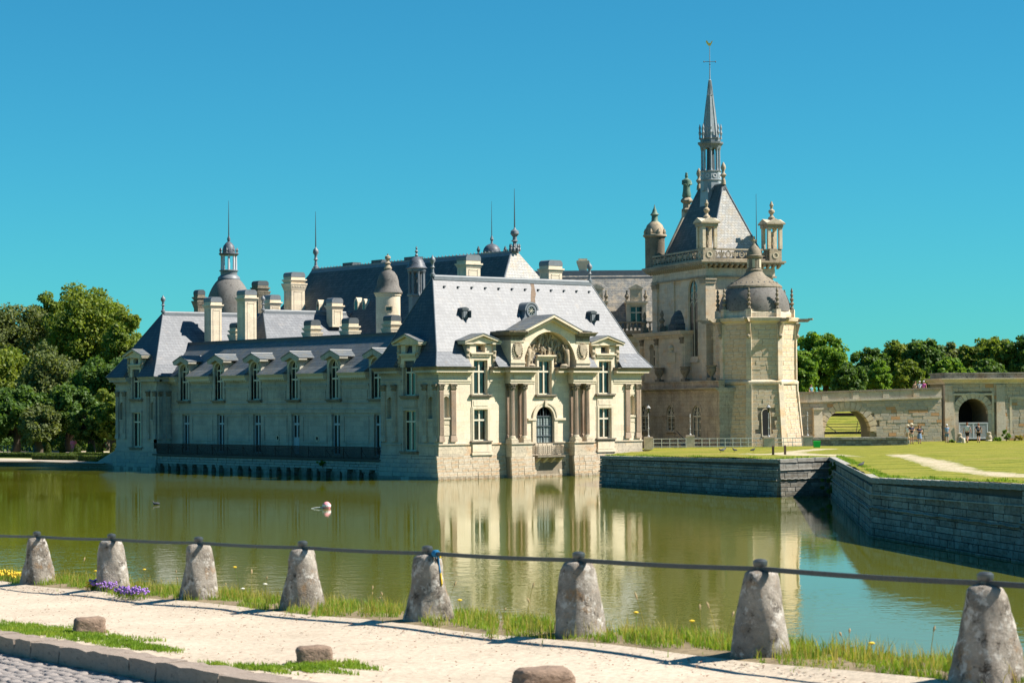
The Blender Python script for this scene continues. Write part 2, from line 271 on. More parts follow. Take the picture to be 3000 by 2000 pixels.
# ---------------------------------------------------------------- geometry helpers
def FRONT(u, d, z): return (u, -d, z)                 # facade facing -Y: u to the right, d outwards
def LEFT(u, d, z): return (-d, u, z)                  # facade facing -X: u away from the camera
def SIDE(y0):                                         # facade facing -Y that stands at y0
    return lambda u, d, z: (u, y0-d, z)
def WEST(x0):
    return lambda u, d, z: (x0-d, u, z)
def IDENT(x, y, z): return (x, y, z)
class MB:
    def __init__(s, fr=IDENT): s.v = []; s.f = []; s.fr = fr
    def add(s, vs, fs):
        o = len(s.v); s.v += [s.fr(*p) for p in vs]; s.f += [tuple(i+o for i in f) for f in fs]; return s
    def box(s, a0, a1, b0, b1, c0, c1):
        return s.add([(a0, b0, c0), (a1, b0, c0), (a1, b1, c0), (a0, b1, c0), (a0, b0, c1), (a1, b0, c1), (a1, b1, c1), (a0, b1, c1)],
                     [(0, 3, 2, 1), (4, 5, 6, 7), (0, 1, 5, 4), (1, 2, 6, 5), (2, 3, 7, 6), (3, 0, 4, 7)])
    def taper(s, a0, a1, b0, b1, c0, A0, A1, B0, B1, c1):
        return s.add([(a0, b0, c0), (a1, b0, c0), (a1, b1, c0), (a0, b1, c0), (A0, B0, c1), (A1, B0, c1), (A1, B1, c1), (A0, B1, c1)],
                     [(0, 3, 2, 1), (4, 5, 6, 7), (0, 1, 5, 4), (1, 2, 6, 5), (2, 3, 7, 6), (3, 0, 4, 7)])
    def prism(s, poly, d0, d1):                       # polygon in (u,z) extruded along d
        n = len(poly); vs = [(u, d0, z) for u, z in poly]+[(u, d1, z) for u, z in poly]
        return s.add(vs, [tuple(range(n-1, -1, -1)), tuple(range(n, 2*n))]+[(i, (i+1) % n, (i+1) % n+n, i+n) for i in range(n)])
    def prismz(s, poly, z0, z1, top=None):
        n = len(poly); tp = top or poly; vs = [(x, y, z0) for x, y in poly]+[(x, y, z1) for x, y in tp]
        return s.add(vs, [tuple(range(n-1, -1, -1)), tuple(range(n, 2*n))]+[(i, (i+1) % n, (i+1) % n+n, i+n) for i in range(n)])
    def lathe(s, prof, n=16, c=(0, 0, 0), flute=0., a0=0.):
        o = len(s.v); k = len(prof)
        for r, z in prof:
            for i in range(n):
                a = a0+2*PI*i/n; rr = r*(1-flute*(i % 2)); s.v.append(s.fr(c[0]+rr*math.cos(a), c[1]+rr*math.sin(a), c[2]+z))
        for j in range(k-1):
            for i in range(n):
                i2 = (i+1) % n; s.f.append((o+j*n+i, o+j*n+i2, o+(j+1)*n+i2, o+(j+1)*n+i))
        s.f.append(tuple(o+i for i in range(n-1, -1, -1))); s.f.append(tuple(o+(k-1)*n+i for i in range(n))); return s
    def tube(s, pts, r, n=6):
        pts = [Vector(p) for p in pts]; rs = r if isinstance(r, (list, tuple)) else [r]*len(pts); o = len(s.v)
        for i, p in enumerate(pts):
            dv = (pts[min(i+1, len(pts)-1)]-pts[max(i-1, 0)]).normalized(); up = Vector((0, 0, 1)) if abs(dv.z) < .95 else Vector((1, 0, 0))
            a = dv.cross(up).normalized(); b = dv.cross(a)
            for k in range(n):
                q = p+(a*math.cos(2*PI*k/n)+b*math.sin(2*PI*k/n))*rs[i]; s.v.append(s.fr(*q))
        for j in range(len(pts)-1):
            for k in range(n):
                k2 = (k+1) % n; s.f.append((o+j*n+k, o+j*n+k2, o+(j+1)*n+k2, o+(j+1)*n+k))
        s.f.append(tuple(o+k for k in range(n-1, -1, -1))); s.f.append(tuple(o+(len(pts)-1)*n+k for k in range(n))); return s
    def arch_band(s, uc, zs, r0, r1, d0, d1, n=14, a0=0., a1=PI):   # half ring
        for i in range(n):
            a, b = a0+(a1-a0)*i/n, a0+(a1-a0)*(i+1)/n
            s.prism([(uc+r0*math.cos(a), zs+r0*math.sin(a)), (uc+r1*math.cos(a), zs+r1*math.sin(a)), (uc+r1*math.cos(b), zs+r1*math.sin(b)), (uc+r0*math.cos(b), zs+r0*math.sin(b))], d0, d1)
        return s
    def spandrel(s, uc, zs, r, ztop, d0, d1, n=12, hw=None):         # wall filling between an arch and the rectangle round it
        hw = hw or r
        for sg in (-1, 1):
            for i in range(n):
                a, b = PI/2*i/n, PI/2*(i+1)/n
                ua, ub = uc+sg*r*math.cos(a), uc+sg*r*math.cos(b); za, zb = zs+r*math.sin(a), zs+r*math.sin(b)
                s.prism([(ua, za), (ub, zb), (ub, ztop), (ua, ztop)] if sg > 0 else [(ua, ztop), (ub, ztop), (ub, zb), (ua, za)], d0, d1)
        if hw > r:
            s.box(uc-hw, uc-r, d0, d1, zs, ztop); s.box(uc+r, uc+hw, d0, d1, zs, ztop)
        return s
    def wall(s, u0, u1, z0, z1, d0, d1, holes=()):
        us = sorted({u0, u1, *[x for h in holes for x in h[:2] if u0 < x < u1]})
        for a, b in zip(us[:-1], us[1:]):
            hs = sorted([h for h in holes if h[0] < (a+b)/2 < h[1]], key=lambda h: h[2]); z = z0
            for h in hs:
                if h[2] > z+1e-4: s.box(a, b, d0, d1, z, min(h[2], z1))
                z = max(z, h[3])
            if z < z1-1e-4: s.box(a, b, d0, d1, z, z1)
        return s
    def mesh(s, name, off=(0, 0, 0), smooth=None):
        me = bpy.data.meshes.new(name); ox, oy, oz = off
        me.from_pydata([(x-ox, y-oy, z-oz) for x, y, z in s.v], [], s.f)
        bm = bmesh.new(); bm.from_mesh(me); bmesh.ops.recalc_face_normals(bm, faces=bm.faces); bm.to_mesh(me); bm.free()
        if smooth:
            me.polygons.foreach_set('use_smooth', [True]*len(me.polygons))
            try: me.set_sharp_from_angle(angle=R(smooth))
            except Exception: pass
        return me
def link(o, parent=None):
    COL.objects.link(o)
    if parent is not None: o.parent = parent
    return o
def tag(o, label, cat, group=None, kind=None):
    if label: o['label'] = label
    if cat: o['category'] = cat
    if group: o['group'] = group
    if kind: o['kind'] = kind
    return o
def thing(name, label, cat, loc=(0, 0, 0), rz=0., group=None, local=False):
    o = bpy.data.objects.new(name, None); o.empty_display_size = .3; link(o); o.location = loc; o.rotation_euler[2] = rz; tag(o, label, cat, group)
    OFF[o.name] = (0, 0, 0) if local else tuple(loc); return o
OFF = {}
def part(name, mb, mat, parent, smooth=None, kind=None, label=None):
    root = parent
    while root.parent: root = root.parent
    off = OFF.get(root.name, (0, 0, 0))
    me = mb.mesh(name, off, smooth); me.materials.append(MATS[mat]); o = bpy.data.objects.new(name, me); link(o, parent)
    if kind: o['kind'] = kind
    if label: o['label'] = label
    return o
def solo(name, mb, mat, label, cat, group=None, kind=None, smooth=None, base=None):   # a thing that is one mesh, origin at its base
    if base is None:
        vs = np.array(mb.v); base = (float(vs[:, 0].mean()), float(vs[:, 1].mean()), float(vs[:, 2].min()))
    me = mb.mesh(name, base, smooth); me.materials.append(MATS[mat]); o = bpy.data.objects.new(name, me); link(o); o.location = base
    OFF[o.name] = tuple(base); tag(o, label, cat, group, kind); return o
def clone(o, parent=None, **kw):
    c = o.copy(); COL.objects.link(c); c.parent = parent
    if parent is None: OFF[c.name] = OFF.get(o.name, (0, 0, 0))
    for ch in [x for x in bpy.data.objects if x.parent == o]: clone(ch, c)
    for k, v in kw.items(): c[k] = v
    return c
# ---- dressed stones: one chamfered unit block shared by all, with jittered sizes
def stone_block(seed):
    rg = random.Random(seed); bm = bmesh.new(); bmesh.ops.create_cube(bm, size=1.0)
    bmesh.ops.bevel(bm, geom=list(bm.edges), offset=.035, segments=1, affect='EDGES')
    for v in bm.verts: v.co += Vector((rg.uniform(-.012, .012), rg.uniform(-.03, .03), rg.uniform(-.02, .02)))
    me = bpy.data.meshes.new('stone'); bm.to_mesh(me); bm.free(); return me
BLOCKS = {}
def blocks_for(mat):
    if mat not in BLOCKS:
        BLOCKS[mat] = []
        for k in range(5):
            me = stone_block(k); me.materials.append(MATS[mat]); BLOCKS[mat].append(me)
    return BLOCKS[mat]
def stones(parent, off, fr, udir, u0, u1, z0, z1, dface, depth, hs, ws, mats, limit=300, holes=(), lean=0., name='stone', zf=None, gap=.016):
    """courses of stones on a wall face. fr maps (u,d,z); udir is the world angle of u. first `limit` are objects, the rest one joined part."""
    rg = random.Random(int(abs(u0*13+z0*7)*10)+3); z = z0; rest = MB(); cnt = 0; row = 0; items = []
    while z < z1-.08:
        h = rg.uniform(*hs); h = min(h, z1-z)
        if z1-(z+h) < .1: h = z1-z
        u = u0 - (rg.uniform(.2, .8)*ws[0] if row % 2 else 0)
        while u < u1-.05:
            w = rg.uniform(*ws); a, b = max(u, u0), min(u+w, u1); u += w
            if b-a < .06: continue
            if any(a < hh[1]-.02 and b > hh[0]+.02 and z < hh[3]-.02 and z+h > hh[2]+.02 for hh in holes): continue
            items.append((a, b, z, z+h, rg.uniform(-.012, .02), rg.choice(mats), rg.randrange(5)))
        z += h; row += 1
    items.sort(key=lambda it: -(it[1]-it[0])*(it[3]-it[2]))
    for k, (a, b, za, zb, pr, mat, kk) in enumerate(items):
        g = gap; dl = dface+pr+lean*(z1-(za+zb)/2)
        dz = zf((a+b)/2) if zf else 0
        if k < limit:
            o = bpy.data.objects.new(name, blocks_for(mat)[kk]); x, y, zc = fr((a+b)/2, dl-depth/2, (za+zb)/2+dz)
            o.location = (x-off[0], y-off[1], zc-off[2]); o.scale = (b-a-g, depth, zb-za-g); o.rotation_euler[2] = udir; link(o, parent)
        else:
            rest.fr = fr; rest.box(a+g/2, b-g/2, dl-depth, dl, za+g/2+dz, zb-g/2+dz)
    if rest.v:
        me = rest.mesh('stone_courses', off); me.materials.append(MATS[mats[0]]); o = bpy.data.objects.new('stone_courses', me); o['kind'] = 'stuff'; link(o, parent)
# ================================================================ THE SETTING
def sheet(name, pts, mat, z=None, kind='structure'):
    me = bpy.data.meshes.new(name); me.from_pydata([(p[0], p[1], p[2] if len(p) > 2 else z) for p in pts], [], [tuple(range(len(pts)))])
    bm = bmesh.new(); bm.from_mesh(me); bmesh.ops.triangulate(bm, faces=bm.faces); bmesh.ops.recalc_face_normals(bm, faces=bm.faces)
    for f in bm.faces:
        if f.normal.z < 0: f.normal_flip()
    bm.to_mesh(me); bm.free(); me.materials.append(MATS[mat]); o = bpy.data.objects.new(name, me); link(o); o['kind'] = kind; return o
sheet('water', [(-900, -700), (300, -700), (300, 700), (-900, 700)], 'water', 0.)
sheet('moat_bed', [(-900, -700), (300, -700), (300, 700), (-900, 700)], 'soil', -1.5)
# garden and park behind, out to the horizon (quay on its water side)
quay = [(.3, 51.9), (-3.4, 70.), (-15, 128.), (-70, 400.), (-400, 2400.)]
sheet('ground', [(27, 60), (1.5, 52.5)]+[(x+.5, y) for x, y in quay]+[(2600, 2400), (2600, -900), (140, -60), (66, 8), (48, 14), (33, 20), (27, 30)], 'far_ground', .5)

# grassy rampart bank beyond the bridge
gb = []; 
for dep_, z_ in ((226, .4), (233, 1.0), (243, 2.6), (256, 4.6), (272, 5.6), (300, 5.2)):
    row = []
    for k in range(13):
        q = at_depth(lerp(2250, 3300, k/12), 1200, dep_+3*math.sin(k*.9)); row.append((float(q[0]), float(q[1]), z_+.15*math.sin(k*1.7+dep_)))
    gb.append(row)
mbk = bpy.data.meshes.new('grass_bank'); mbk.from_pydata([p for r_ in gb for p in r_], [], [(j*13+i, j*13+i+1, (j+1)*13+i+1, (j+1)*13+i) for j in range(len(gb)-1) for i in range(12)]); mbk.materials.append(MATS['lawn']); mbk.polygons.foreach_set('use_smooth', [True]*len(mbk.polygons)); link(bpy.data.objects.new('grass_bank', mbk))['kind'] = 'structure'

# ---- the lawn on its walled island
WP = [(1.0, -18.3, 2.14), (-5.1, -42.2, 2.36), (-1.2, -43.0, 2.45), (-31.5, -73.6, 2.58), (-39.6, -88.2, 2.88), (-55.0, -115.8, 3.3)]
LAWN_CTRL = WP+[(22.4, -.5, 1.95), (34, -3, 2.05), (39, -4.6, 2.03), (50, -7, 2.1), (58, -9, 2.13), (70, -18, 2.12), (90, -30, 2.12), (20, -30, 2.22), (10, -45, 2.5), (0, -70, 2.85), (-10, -95, 3.2), (40, -60, 2.5), (60, -40, 2.3), (30, -110, 3.2)]
def lawn_z(x, y):
    n_ = d_ = 0.
    for a, b, c in LAWN_CTRL:
        w = 1/((x-a)**2+(y-b)**2+4.)**1.5; n_ += w*c; d_ += w
    return n_/d_
def on_lawn(px, py):
    z = 2.2
    for _ in range(12):
        p = on_z(px, py, z); z = lawn_z(p[0], p[1])
    return (p[0], p[1])
lawn_edge = [(x, y) for x, y, z in WP]+[(-20, -170), (120, -170), (140, -60), (66, 3), (58, 3.6), (48, 2.2), (39.3, -4.2), (35.0, -1.6), (26.6, 4.6), (23.2, 3.5), (22.6, -.4)]
paths = [[(2140, 1330), (2290, 1334), (2400, 1334), (2560, 1338), (2400, 1329), (2350, 1325), (2480, 1313), (2600, 1311), (2390, 1314), (2300, 1322), (2240, 1329), (2190, 1327)],
         [(2590, 1332), (2680, 1331), (2760, 1346), (2840, 1368), (2920, 1382), (3040, 1390), (3040, 1402), (2920, 1395), (2820, 1386), (2740, 1376), (2700, 1362), (2650, 1344)]]
paths = [[on_lawn(*p) for p in q] for q in paths]
cv = []; ce = []
def add_loop(pts, step=2.5):
    o = len(cv); k = []
    for i, p in enumerate(pts):
        q = pts[(i+1) % len(pts)]; n_ = max(1, int(math.hypot(q[0]-p[0], q[1]-p[1])/step))
        for j in range(n_): k.append((lerp(p[0], q[0], j/n_), lerp(p[1], q[1], j/n_)))
    for i in range(len(k)): ce.append((o+i, o+(i+1) % len(k)))
    cv.extend(k); return k
LE = add_loop(lawn_edge); PL = [add_loop(q, 1.2) for q in paths]
def inside(p, poly):
    c = False; j = len(poly)-1
    for i in range(len(poly)):
        if (poly[i][1] > p[1]) != (poly[j][1] > p[1]) and p[0] < (poly[j][0]-poly[i][0])*(p[1]-poly[i][1])/(poly[j][1]-poly[i][1])+poly[i][0]: c = not c
        j = i
    return c
for gx in np.arange(-60, 142, 3.1):
    for gy in np.arange(-170, 6, 3.1):
        p = (gx+random.uniform(-.8, .8), gy+random.uniform(-.8, .8))
        if inside(p, LE): cv.append(p)
for q in PL:
    xs_ = [p[0] for p in q]; ys_ = [p[1] for p in q]
    for gx in np.arange(min(xs_), max(xs_), .9):
        for gy in np.arange(min(ys_), max(ys_), .9):
            p = (gx+random.uniform(-.25, .25), gy+random.uniform(-.25, .25))
            if inside(p, q): cv.append(p)
def path_edge(x, y):
    best = 9.
    for q in PL:
        for i in range(len(q)):
            a, b = q[i], q[(i+1) % len(q)]; ex_, ey_ = b[0]-a[0], b[1]-a[1]; t_ = max(0, min(1, ((x-a[0])*ex_+(y-a[1])*ey_)/(ex_*ex_+ey_*ey_+1e-9))); best = min(best, math.hypot(x-a[0]-t_*ex_, y-a[1]-t_*ey_))
    return min(1., best/2.2)
res = delaunay_2d_cdt([Vector(p) for p in cv], ce, [], 0, 1e-4)
tv, tf = res[0], res[2]; zz = [lawn_z(v.x, v.y)+.03*math.sin(v.x*.9+v.y*.37) for v in tv]
sets = {'lawn': [], 'gravel_path': []}
for f in tf:
    c = (sum(tv[i].x for i in f)/3, sum(tv[i].y for i in f)/3)
    if not inside(c, LE): continue
    sets['gravel_path' if any(inside(c, q) for q in PL) else 'lawn'].append(tuple(f))
for nm, fs in sets.items():
    me = bpy.data.meshes.new(nm); me.from_pydata([(v.x, v.y, z) for v, z in zip(tv, zz)], [], fs); bm = bmesh.new(); bm.from_mesh(me)
    bmesh.ops.delete(bm, geom=[v for v in bm.verts if not v.link_faces], context='VERTS')
    for f in bm.faces:
        f.smooth = True
        if f.normal.z < 0: f.normal_flip()
    bm.to_mesh(me); bm.free(); me.materials.append(MATS['lawn' if nm == 'lawn' else 'worn_path'])
    if nm != 'lawn':
        at_ = me.attributes.new('edge', 'FLOAT', 'POINT'); at_.data.foreach_set('value', [path_edge(v.co.x, v.co.y) for v in me.vertices])
    link(bpy.data.objects.new(nm, me))['kind'] = 'structure'

# ---- retaining wall of the lawn: core, courses of stone, coping stones, a projecting roll moulding
rw = thing('retaining_wall', 'long dark weathered stone wall holding up the lawn above the water', 'wall', (-3.0, -44.0, 0))
def seg_frame(a, b, nz=None):
    ang = math.atan2(b[1]-a[1], b[0]-a[0]); tx, ty = math.cos(ang), math.sin(ang)
    nx, ny = -ty, tx                                   # outward side towards the water
    cx, cy = CAM[0]-a[0], CAM[1]-a[1]
    if nx*cx+ny*cy < 0: nx, ny = -nx, -ny
    return ang, (lambda u, d, z: (a[0]+tx*u+nx*d, a[1]+ty*u+ny*d, z)), math.hypot(b[0]-a[0], b[1]-a[1])
seglist = [(WP[0], WP[1], 70), (WP[1], WP[2], 60), (WP[2], WP[3], 90), (WP[3], WP[4], 70), (WP[4], WP[5], 10)]
for a, b, lim in seglist:
    ang, fr, ln = seg_frame(a, b); za, zb = a[2], b[2]
    ztop = lambda u, za=za, zb=zb, ln=ln: lerp(za, zb, u/ln)
    mb = MB(fr); mb.add([(0, -.8, -1.4), (ln, -.8, -1.4), (ln, .02, -1.4), (0, .02, -1.4), (0, -.8, za-.05), (ln, -.8, zb-.05), (ln, -.06, zb-.05), (0, -.06, za-.05)], [(0, 3, 2, 1), (4, 5, 6, 7), (0, 1, 5, 4), (1, 2, 6, 5), (2, 3, 7, 6), (3, 0, 4, 7)])
    core = part('wall_core', mb, 'mortar', rw)
    hgt = min(za, zb)-.24
    stones(core, OFF[rw.name], fr, ang, 0, ln, -.25, hgt, .06, .16, (.24, .34), (.5, 1.1), ['stone_moat', 'stone_moat', 'stone_moat_pale'], limit=lim, lean=.06, gap=.028)
    n_ = int(ln/1.0)
    for k in range(n_):                                # coping stones, stepped with the slope
        u0, u1 = k*ln/n_, (k+1)*ln/n_; zc = ztop((u0+u1)/2)
        if k < 60:
            o = bpy.data.objects.new('coping_stone', blocks_for('stone_moat_pale')[k % 5]); x, y, z = fr((u0+u1)/2, -.16, zc-.10)
            o.location = (x-OFF[rw.name][0], y-OFF[rw.name][1], z); o.scale = (u1-u0-.012, .55, .24); o.rotation_euler[2] = ang; link(o, rw)
    mid = (za+zb)/2*.47
    mb = MB(fr); pts = [(ln*i/30., .17, mid+.02*math.sin(i*1.7)) for i in range(31)]; mb.tube(pts, .055, 6); part('roll_moulding', mb, 'stone_moat', rw, 60)
    mb = MB(fr); pts = [(ln*i/24., .13, ztop(ln*i/24.)*.72) for i in range(25)]; mb.tube(pts, .04, 5); part('drip_moulding', mb, 'stone_moat_pale', rw, 60)

# ---- the near bank: bollard line frame (s along the rail to the left, c towards the road)
B0 = np.array([-91.996, -129.002, 3.738]); EH = np.array([.1436, .9896]); GS = -.0322; CN = np.array([-EH[1], EH[0]])
def bank(s, c, h=0.):
    p = B0[:2]+EH*s+CN*c; return (float(p[0]), float(p[1]), float(B0[2]+GS*s+h))
def on_bank(px, py, h=0.):
    n = (-EH[0]*GS, -EH[1]*GS, 1.); p = pl(px, py, n, B0+np.array([0, 0, h])); v = p[:2]-B0[:2]; return float(v @ EH), float(v @ CN)
def verge_h(c):                                       # low mound under the bollards
    return .07*max(0., 1-abs(c)/.75) if c > 0 else .07*max(0., 1-abs(c)/1.4)
def strip(name, s0, s1, cs, mat, hf, ns=120, jit=0.):
    vs = []; fs = []; m_ = len(cs)
    for i in range(ns+1):
        s = lerp(s0, s1, i/ns)
        for j, c in enumerate(cs): vs.append(bank(s, c, hf(s, c)+random.uniform(-jit, jit)))
    for i in range(ns):
        for j in range(m_-1): fs.append((i*m_+j, i*m_+j+1, (i+1)*m_+j+1, (i+1)*m_+j))
    mb = MB(); mb.v = vs; mb.f = fs; me = mb.mesh(name, smooth=60)
    for p in me.polygons: pass
    me.materials.append(MATS[mat]); o = link(bpy.data.objects.new(name, me)); o['kind'] = 'structure'; return o
strip('verge', -25, 60, [-1.05, -.95, -.6, -.3, 0, .2, .35], 'soil', lambda s, c: verge_h(c)-.02+(-2.5 if c < -1.0 else 0), 140, .012)
strip('sand_path', -25, 60, [.35, .5, .75, 1.2, 2., 2.8, 3.5, 4.04], 'sand', lambda s, c: verge_h(c)-.02*min(1, max(0, (c-.3)/.4))+.012*math.sin(s*1.3+c*2), 160, .004)
strip('road', -40, 70, [4.30, 5, 6.5, 8, 12, 16, 24, 40], 'gravel', lambda s, c: -.235, 60)
# kerb stones
kt = thing('kerb', 'row of rough dressed kerb stones between the sandy path and the cobbled road', 'kerb', bank(8, 4.2, -.22))
s = -2.0; k = 0
while s < 20:
    ln = random.uniform(.55, .95); bm = bmesh.new(); bmesh.ops.create_cube(bm, size=1.)
    bmesh.ops.subdivide_edges(bm, edges=list(bm.edges), cuts=2, use_grid_fill=True)
    for v in bm.verts:
        q = v.co.copy(); v.co += Vector((random.uniform(-.02, .02), random.uniform(-.04, .04), random.uniform(-.05, .05)))
        if abs(q.x) > .45 and abs(q.z) > .45: v.co.z *= .93
    me = bpy.data.meshes.new('kerb_stone'); bm.to_mesh(me); bm.free(); me.materials.append(MATS['kerb_stone']); me.polygons.foreach_set('use_smooth', [True]*len(me.polygons)); me.set_sharp_from_angle(angle=R(35))
    o = bpy.data.objects.new('kerb_stone', me); link(o, kt); p = bank(s+ln/2, 4.19, -.115); b_ = OFF[kt.name]
    o.location = (p[0]-b_[0], p[1]-b_[1], p[2]-b_[2]); o.scale = (ln-.015, .34+random.uniform(-.03, .03), .25); o.rotation_euler = (0, -math.atan(GS)*1, math.atan2(EH[1], EH[0])); s += ln
# cobbles that show in the lower left corner
ct = thing('cobbled_road', 'grey cobblestones paving the road beside the kerb', 'cobbles', bank(8, 5.4, -.23))
cob = []
for k in range(4):
    bm = bmesh.new(); bmesh.ops.create_cube(bm, size=1.); bmesh.ops.bevel(bm, geom=list(bm.edges), offset=.16, segments=1, affect='EDGES')
    for v in bm.verts: v.co += Vector([random.uniform(-.04, .04) for _ in range(3)])
    me = bpy.data.meshes.new('cobblestone'); bm.to_mesh(me); bm.free(); me.materials.append(MATS['cobble_stone']); me.polygons.foreach_set('use_smooth', [True]*len(me.polygons)); me.set_sharp_from_angle(angle=R(50)); cob.append(me)
spots = []
for i in range(200):
    for j in range(40):
        s_ = 1.5+i*.155+(j % 2)*.077; c_ = 4.44+j*.135
        p = bank(s_, c_, -.2); q = np.array(p)-CAM; zc = q @ Dv; px, py = 1500+F_PX*(q @ RV)/zc, 1000-F_PX*(q @ UV)/zc
        if -60 < px < 900 and py < 2040: spots.append((py, s_, c_))
spots.sort(reverse=True); rest = MB()
for k, (py, s_, c_) in enumerate(spots):
    p = bank(s_, c_, -.235+random.uniform(-.012, .012)); b_ = OFF[ct.name]
    if k < 300:
        o = bpy.data.objects.new('cobblestone', cob[k % 4]); link(o, ct); o.location = (p[0]-b_[0], p[1]-b_[1], p[2]-b_[2]); o.scale = (.148, .128, .11); o.rotation_euler = (0, 0, math.atan2(EH[1], EH[0])+random.uniform(-.06, .06))
    else: rest.box(p[0]-.06, p[0]+.06, p[1]-.07, p[1]+.07, p[2]-.05, p[2]+.05)
if rest.v: part('cobble_field', rest, 'cobble_stone', ct, kind='stuff')
# ================================================================ BUILDINGS: shared pieces
def window(T, fr, u0, u1, z0, z1, tz=(), rec=.17, bar=.085, mull=True, arched=False, mat='paint_cream', glass='glass', lights=0, name='window', blind=0.):
    """frame with mullion and transoms, each pane its own piece, set back in its opening"""
    uc = (u0+u1)/2; r = (u1-u0)/2; zs = z1-r if arched else z1; mb = MB(fr); d0, d1 = -rec-.10, -rec
    mb.box(u0, u0+bar, d0, d1, z0, zs); mb.box(u1-bar, u1, d0, d1, z0, zs); mb.box(u0+bar, u1-bar, d0, d1, z0, z0+bar)
    if arched: mb.arch_band(uc, zs, r-bar, r, d0, d1, 10)
    else: mb.box(u0+bar, u1-bar, d0, d1, z1-bar, z1)
    if mull: mb.box(uc-bar*.75, uc+bar*.75, d0, d1+.03, z0+bar, z1-(bar*.5 if arched else bar))
    for tzz in tz: mb.box(u0+bar, u1-bar, d0, d1+.05, tzz-bar*.8, tzz+bar*.8)
    for k in range(lights):                            # thin glazing bars
        zz = z0+(z1-z0)*(k+1)/(lights+1); mb.box(u0+bar, u1-bar, d0+.02, d1-.01, zz-.018, zz+.018)
    w = part(name, mb, mat, T)
    us = [(u0+bar, uc-bar*.75), (uc+bar*.75, u1-bar)] if mull else [(u0+bar, u1-bar)]
    zs_ = [z0+bar]+[x for tzz in tz for x in (tzz-bar*.8, tzz+bar*.8)]+[z1-bar]
    for a, b in us:
        for za, zb in zip(zs_[0::2], zs_[1::2]):
            mb = MB(fr)
            if arched and zb > zs-1e-3:
                za_ = max(za, z0); pts = [(a, za_), (b, za_)]; n_ = 7
                top = []
                for i in range(n_+1):
                    u = lerp(b, a, i/n_); q = max(0., (r-bar)**2-(u-uc)**2); top.append((u, zs+math.sqrt(q)))
                mb.prism(pts+top, d0+.03, d0+.05)
            else: mb.prism([(a, za), (b, za), (b, zb), (a, zb)], d0+.03, d0+.05)
            part('pane', mb, glass, w)
    if blind:
        mb = MB(fr); mb.box(us[0][0]+.01, us[0][1]-.16, d0+.052, d0+.058, z0+bar, z0+bar+(z1-z0)*blind); part('blind', mb, 'paint_blue', w)
    return w
def capital(mb, u0, u1, z0, z1, d0, d1):
    mb.taper(u0+.03, u1-.03, d0, d1, z0, u0-.03, u1+.03, d0, d1+.05, z1-.09); mb.box(u0-.07, u1+.07, d0, d1+.1, z1-.09, z1)
    n_ = 4
    for row in range(2):
        for k in range(n_):
            u = lerp(u0, u1, (k+.5)/n_); z = lerp(z0, z1-.1, (row+.55)/2)
            mb.taper(u-.055, u+.055, d1, d1+.03, z-.1, u-.065, u+.065, d1+.02, d1+.11, z+.06)
    for sg, u in ((-1, u0), (1, u1)): mb.lathe([(.02, -.06), (.07, -.05), (.075, .05), (.02, .06)], 8, (u+sg*.02, d1+.06, z1-.15))
def pilaster(T, fr, u0, u1, z0, z1, d=.13, zcap=.52, mat='stone_column'):
    mb = MB(fr); mb.box(u0-.06, u1+.06, 0, d+.07, z0-.42, z0-.2); mb.box(u0-.03, u1+.03, 0, d+.04, z0-.2, z0); mb.box(u0, u1, 0, d, z0, z1-zcap)
    n_ = 5
    for k in range(n_):
        a = lerp(u0+.015, u1-.015, k/n_); b = lerp(u0+.015, u1-.015, (k+1)/n_); mb.box(a+.018, b-.018, d, d+.035, z0+.12, z1-zcap-.08)
    p = part('pilaster', mb, mat, T); mb = MB(fr); capital(mb, u0, u1, z1-zcap, z1, 0, d); part('capital', mb, 'stone_old', p)
def entablature(T, fr, u0, u1, z, d=0., ext=(0, 0), dent=True, mat='stone_trim', cornmat='stone_old', proj=.66):
    """architrave, frieze, dentils and cornice from z up to z+1.35"""
    mb = MB(fr); e0, e1 = ext
    mb.box(u0, u1, d-.3, d+.05, z, z+.17); mb.box(u0, u1, d-.3, d+.10, z+.17, z+.36); p = part('architrave', mb, mat, T)
    mb = MB(fr); mb.box(u0, u1, d-.3, d+.03, z+.36, z+.72); part('frieze', mb, mat, T)
    mb = MB(fr); mb.box(u0-e0*.25, u1+e1*.25, d-.3, d+.16, z+.72, z+.80)
    if dent:
        n_ = max(1, int((u1-u0)/.20))
        for k in range(n_):
            a = lerp(u0, u1, (k+.2)/n_); b = lerp(u0, u1, (k+.75)/n_); mb.box(a, b, d+.16, d+.30, z+.80, z+.90)
    mb.box(u0-e0*.3, u1+e1*.3, d-.3, d+.18, z+.80, z+.90); part('dentil_course', mb, mat, T)
    mb = MB(fr); mb.box(u0-e0*.75, u1+e1*.75, d-.3, d+proj*.75, z+.90, z+1.08); part('corona', mb, mat, T)
    mb = MB(fr); c0, c1 = u0-e0, u1+e1
    mb.taper(u0-e0*.78, u1+e1*.78, d-.3, d+proj*.78, z+1.08, c0, c1, d-.3, d+proj, z+1.28); mb.box(c0, c1, d-.3, d+proj, z+1.28, z+1.345); part('cornice', mb, cornmat, T)
def niche_hole(uc, w, z0, z1): return (uc-w/2, uc+w/2, z0, z1)
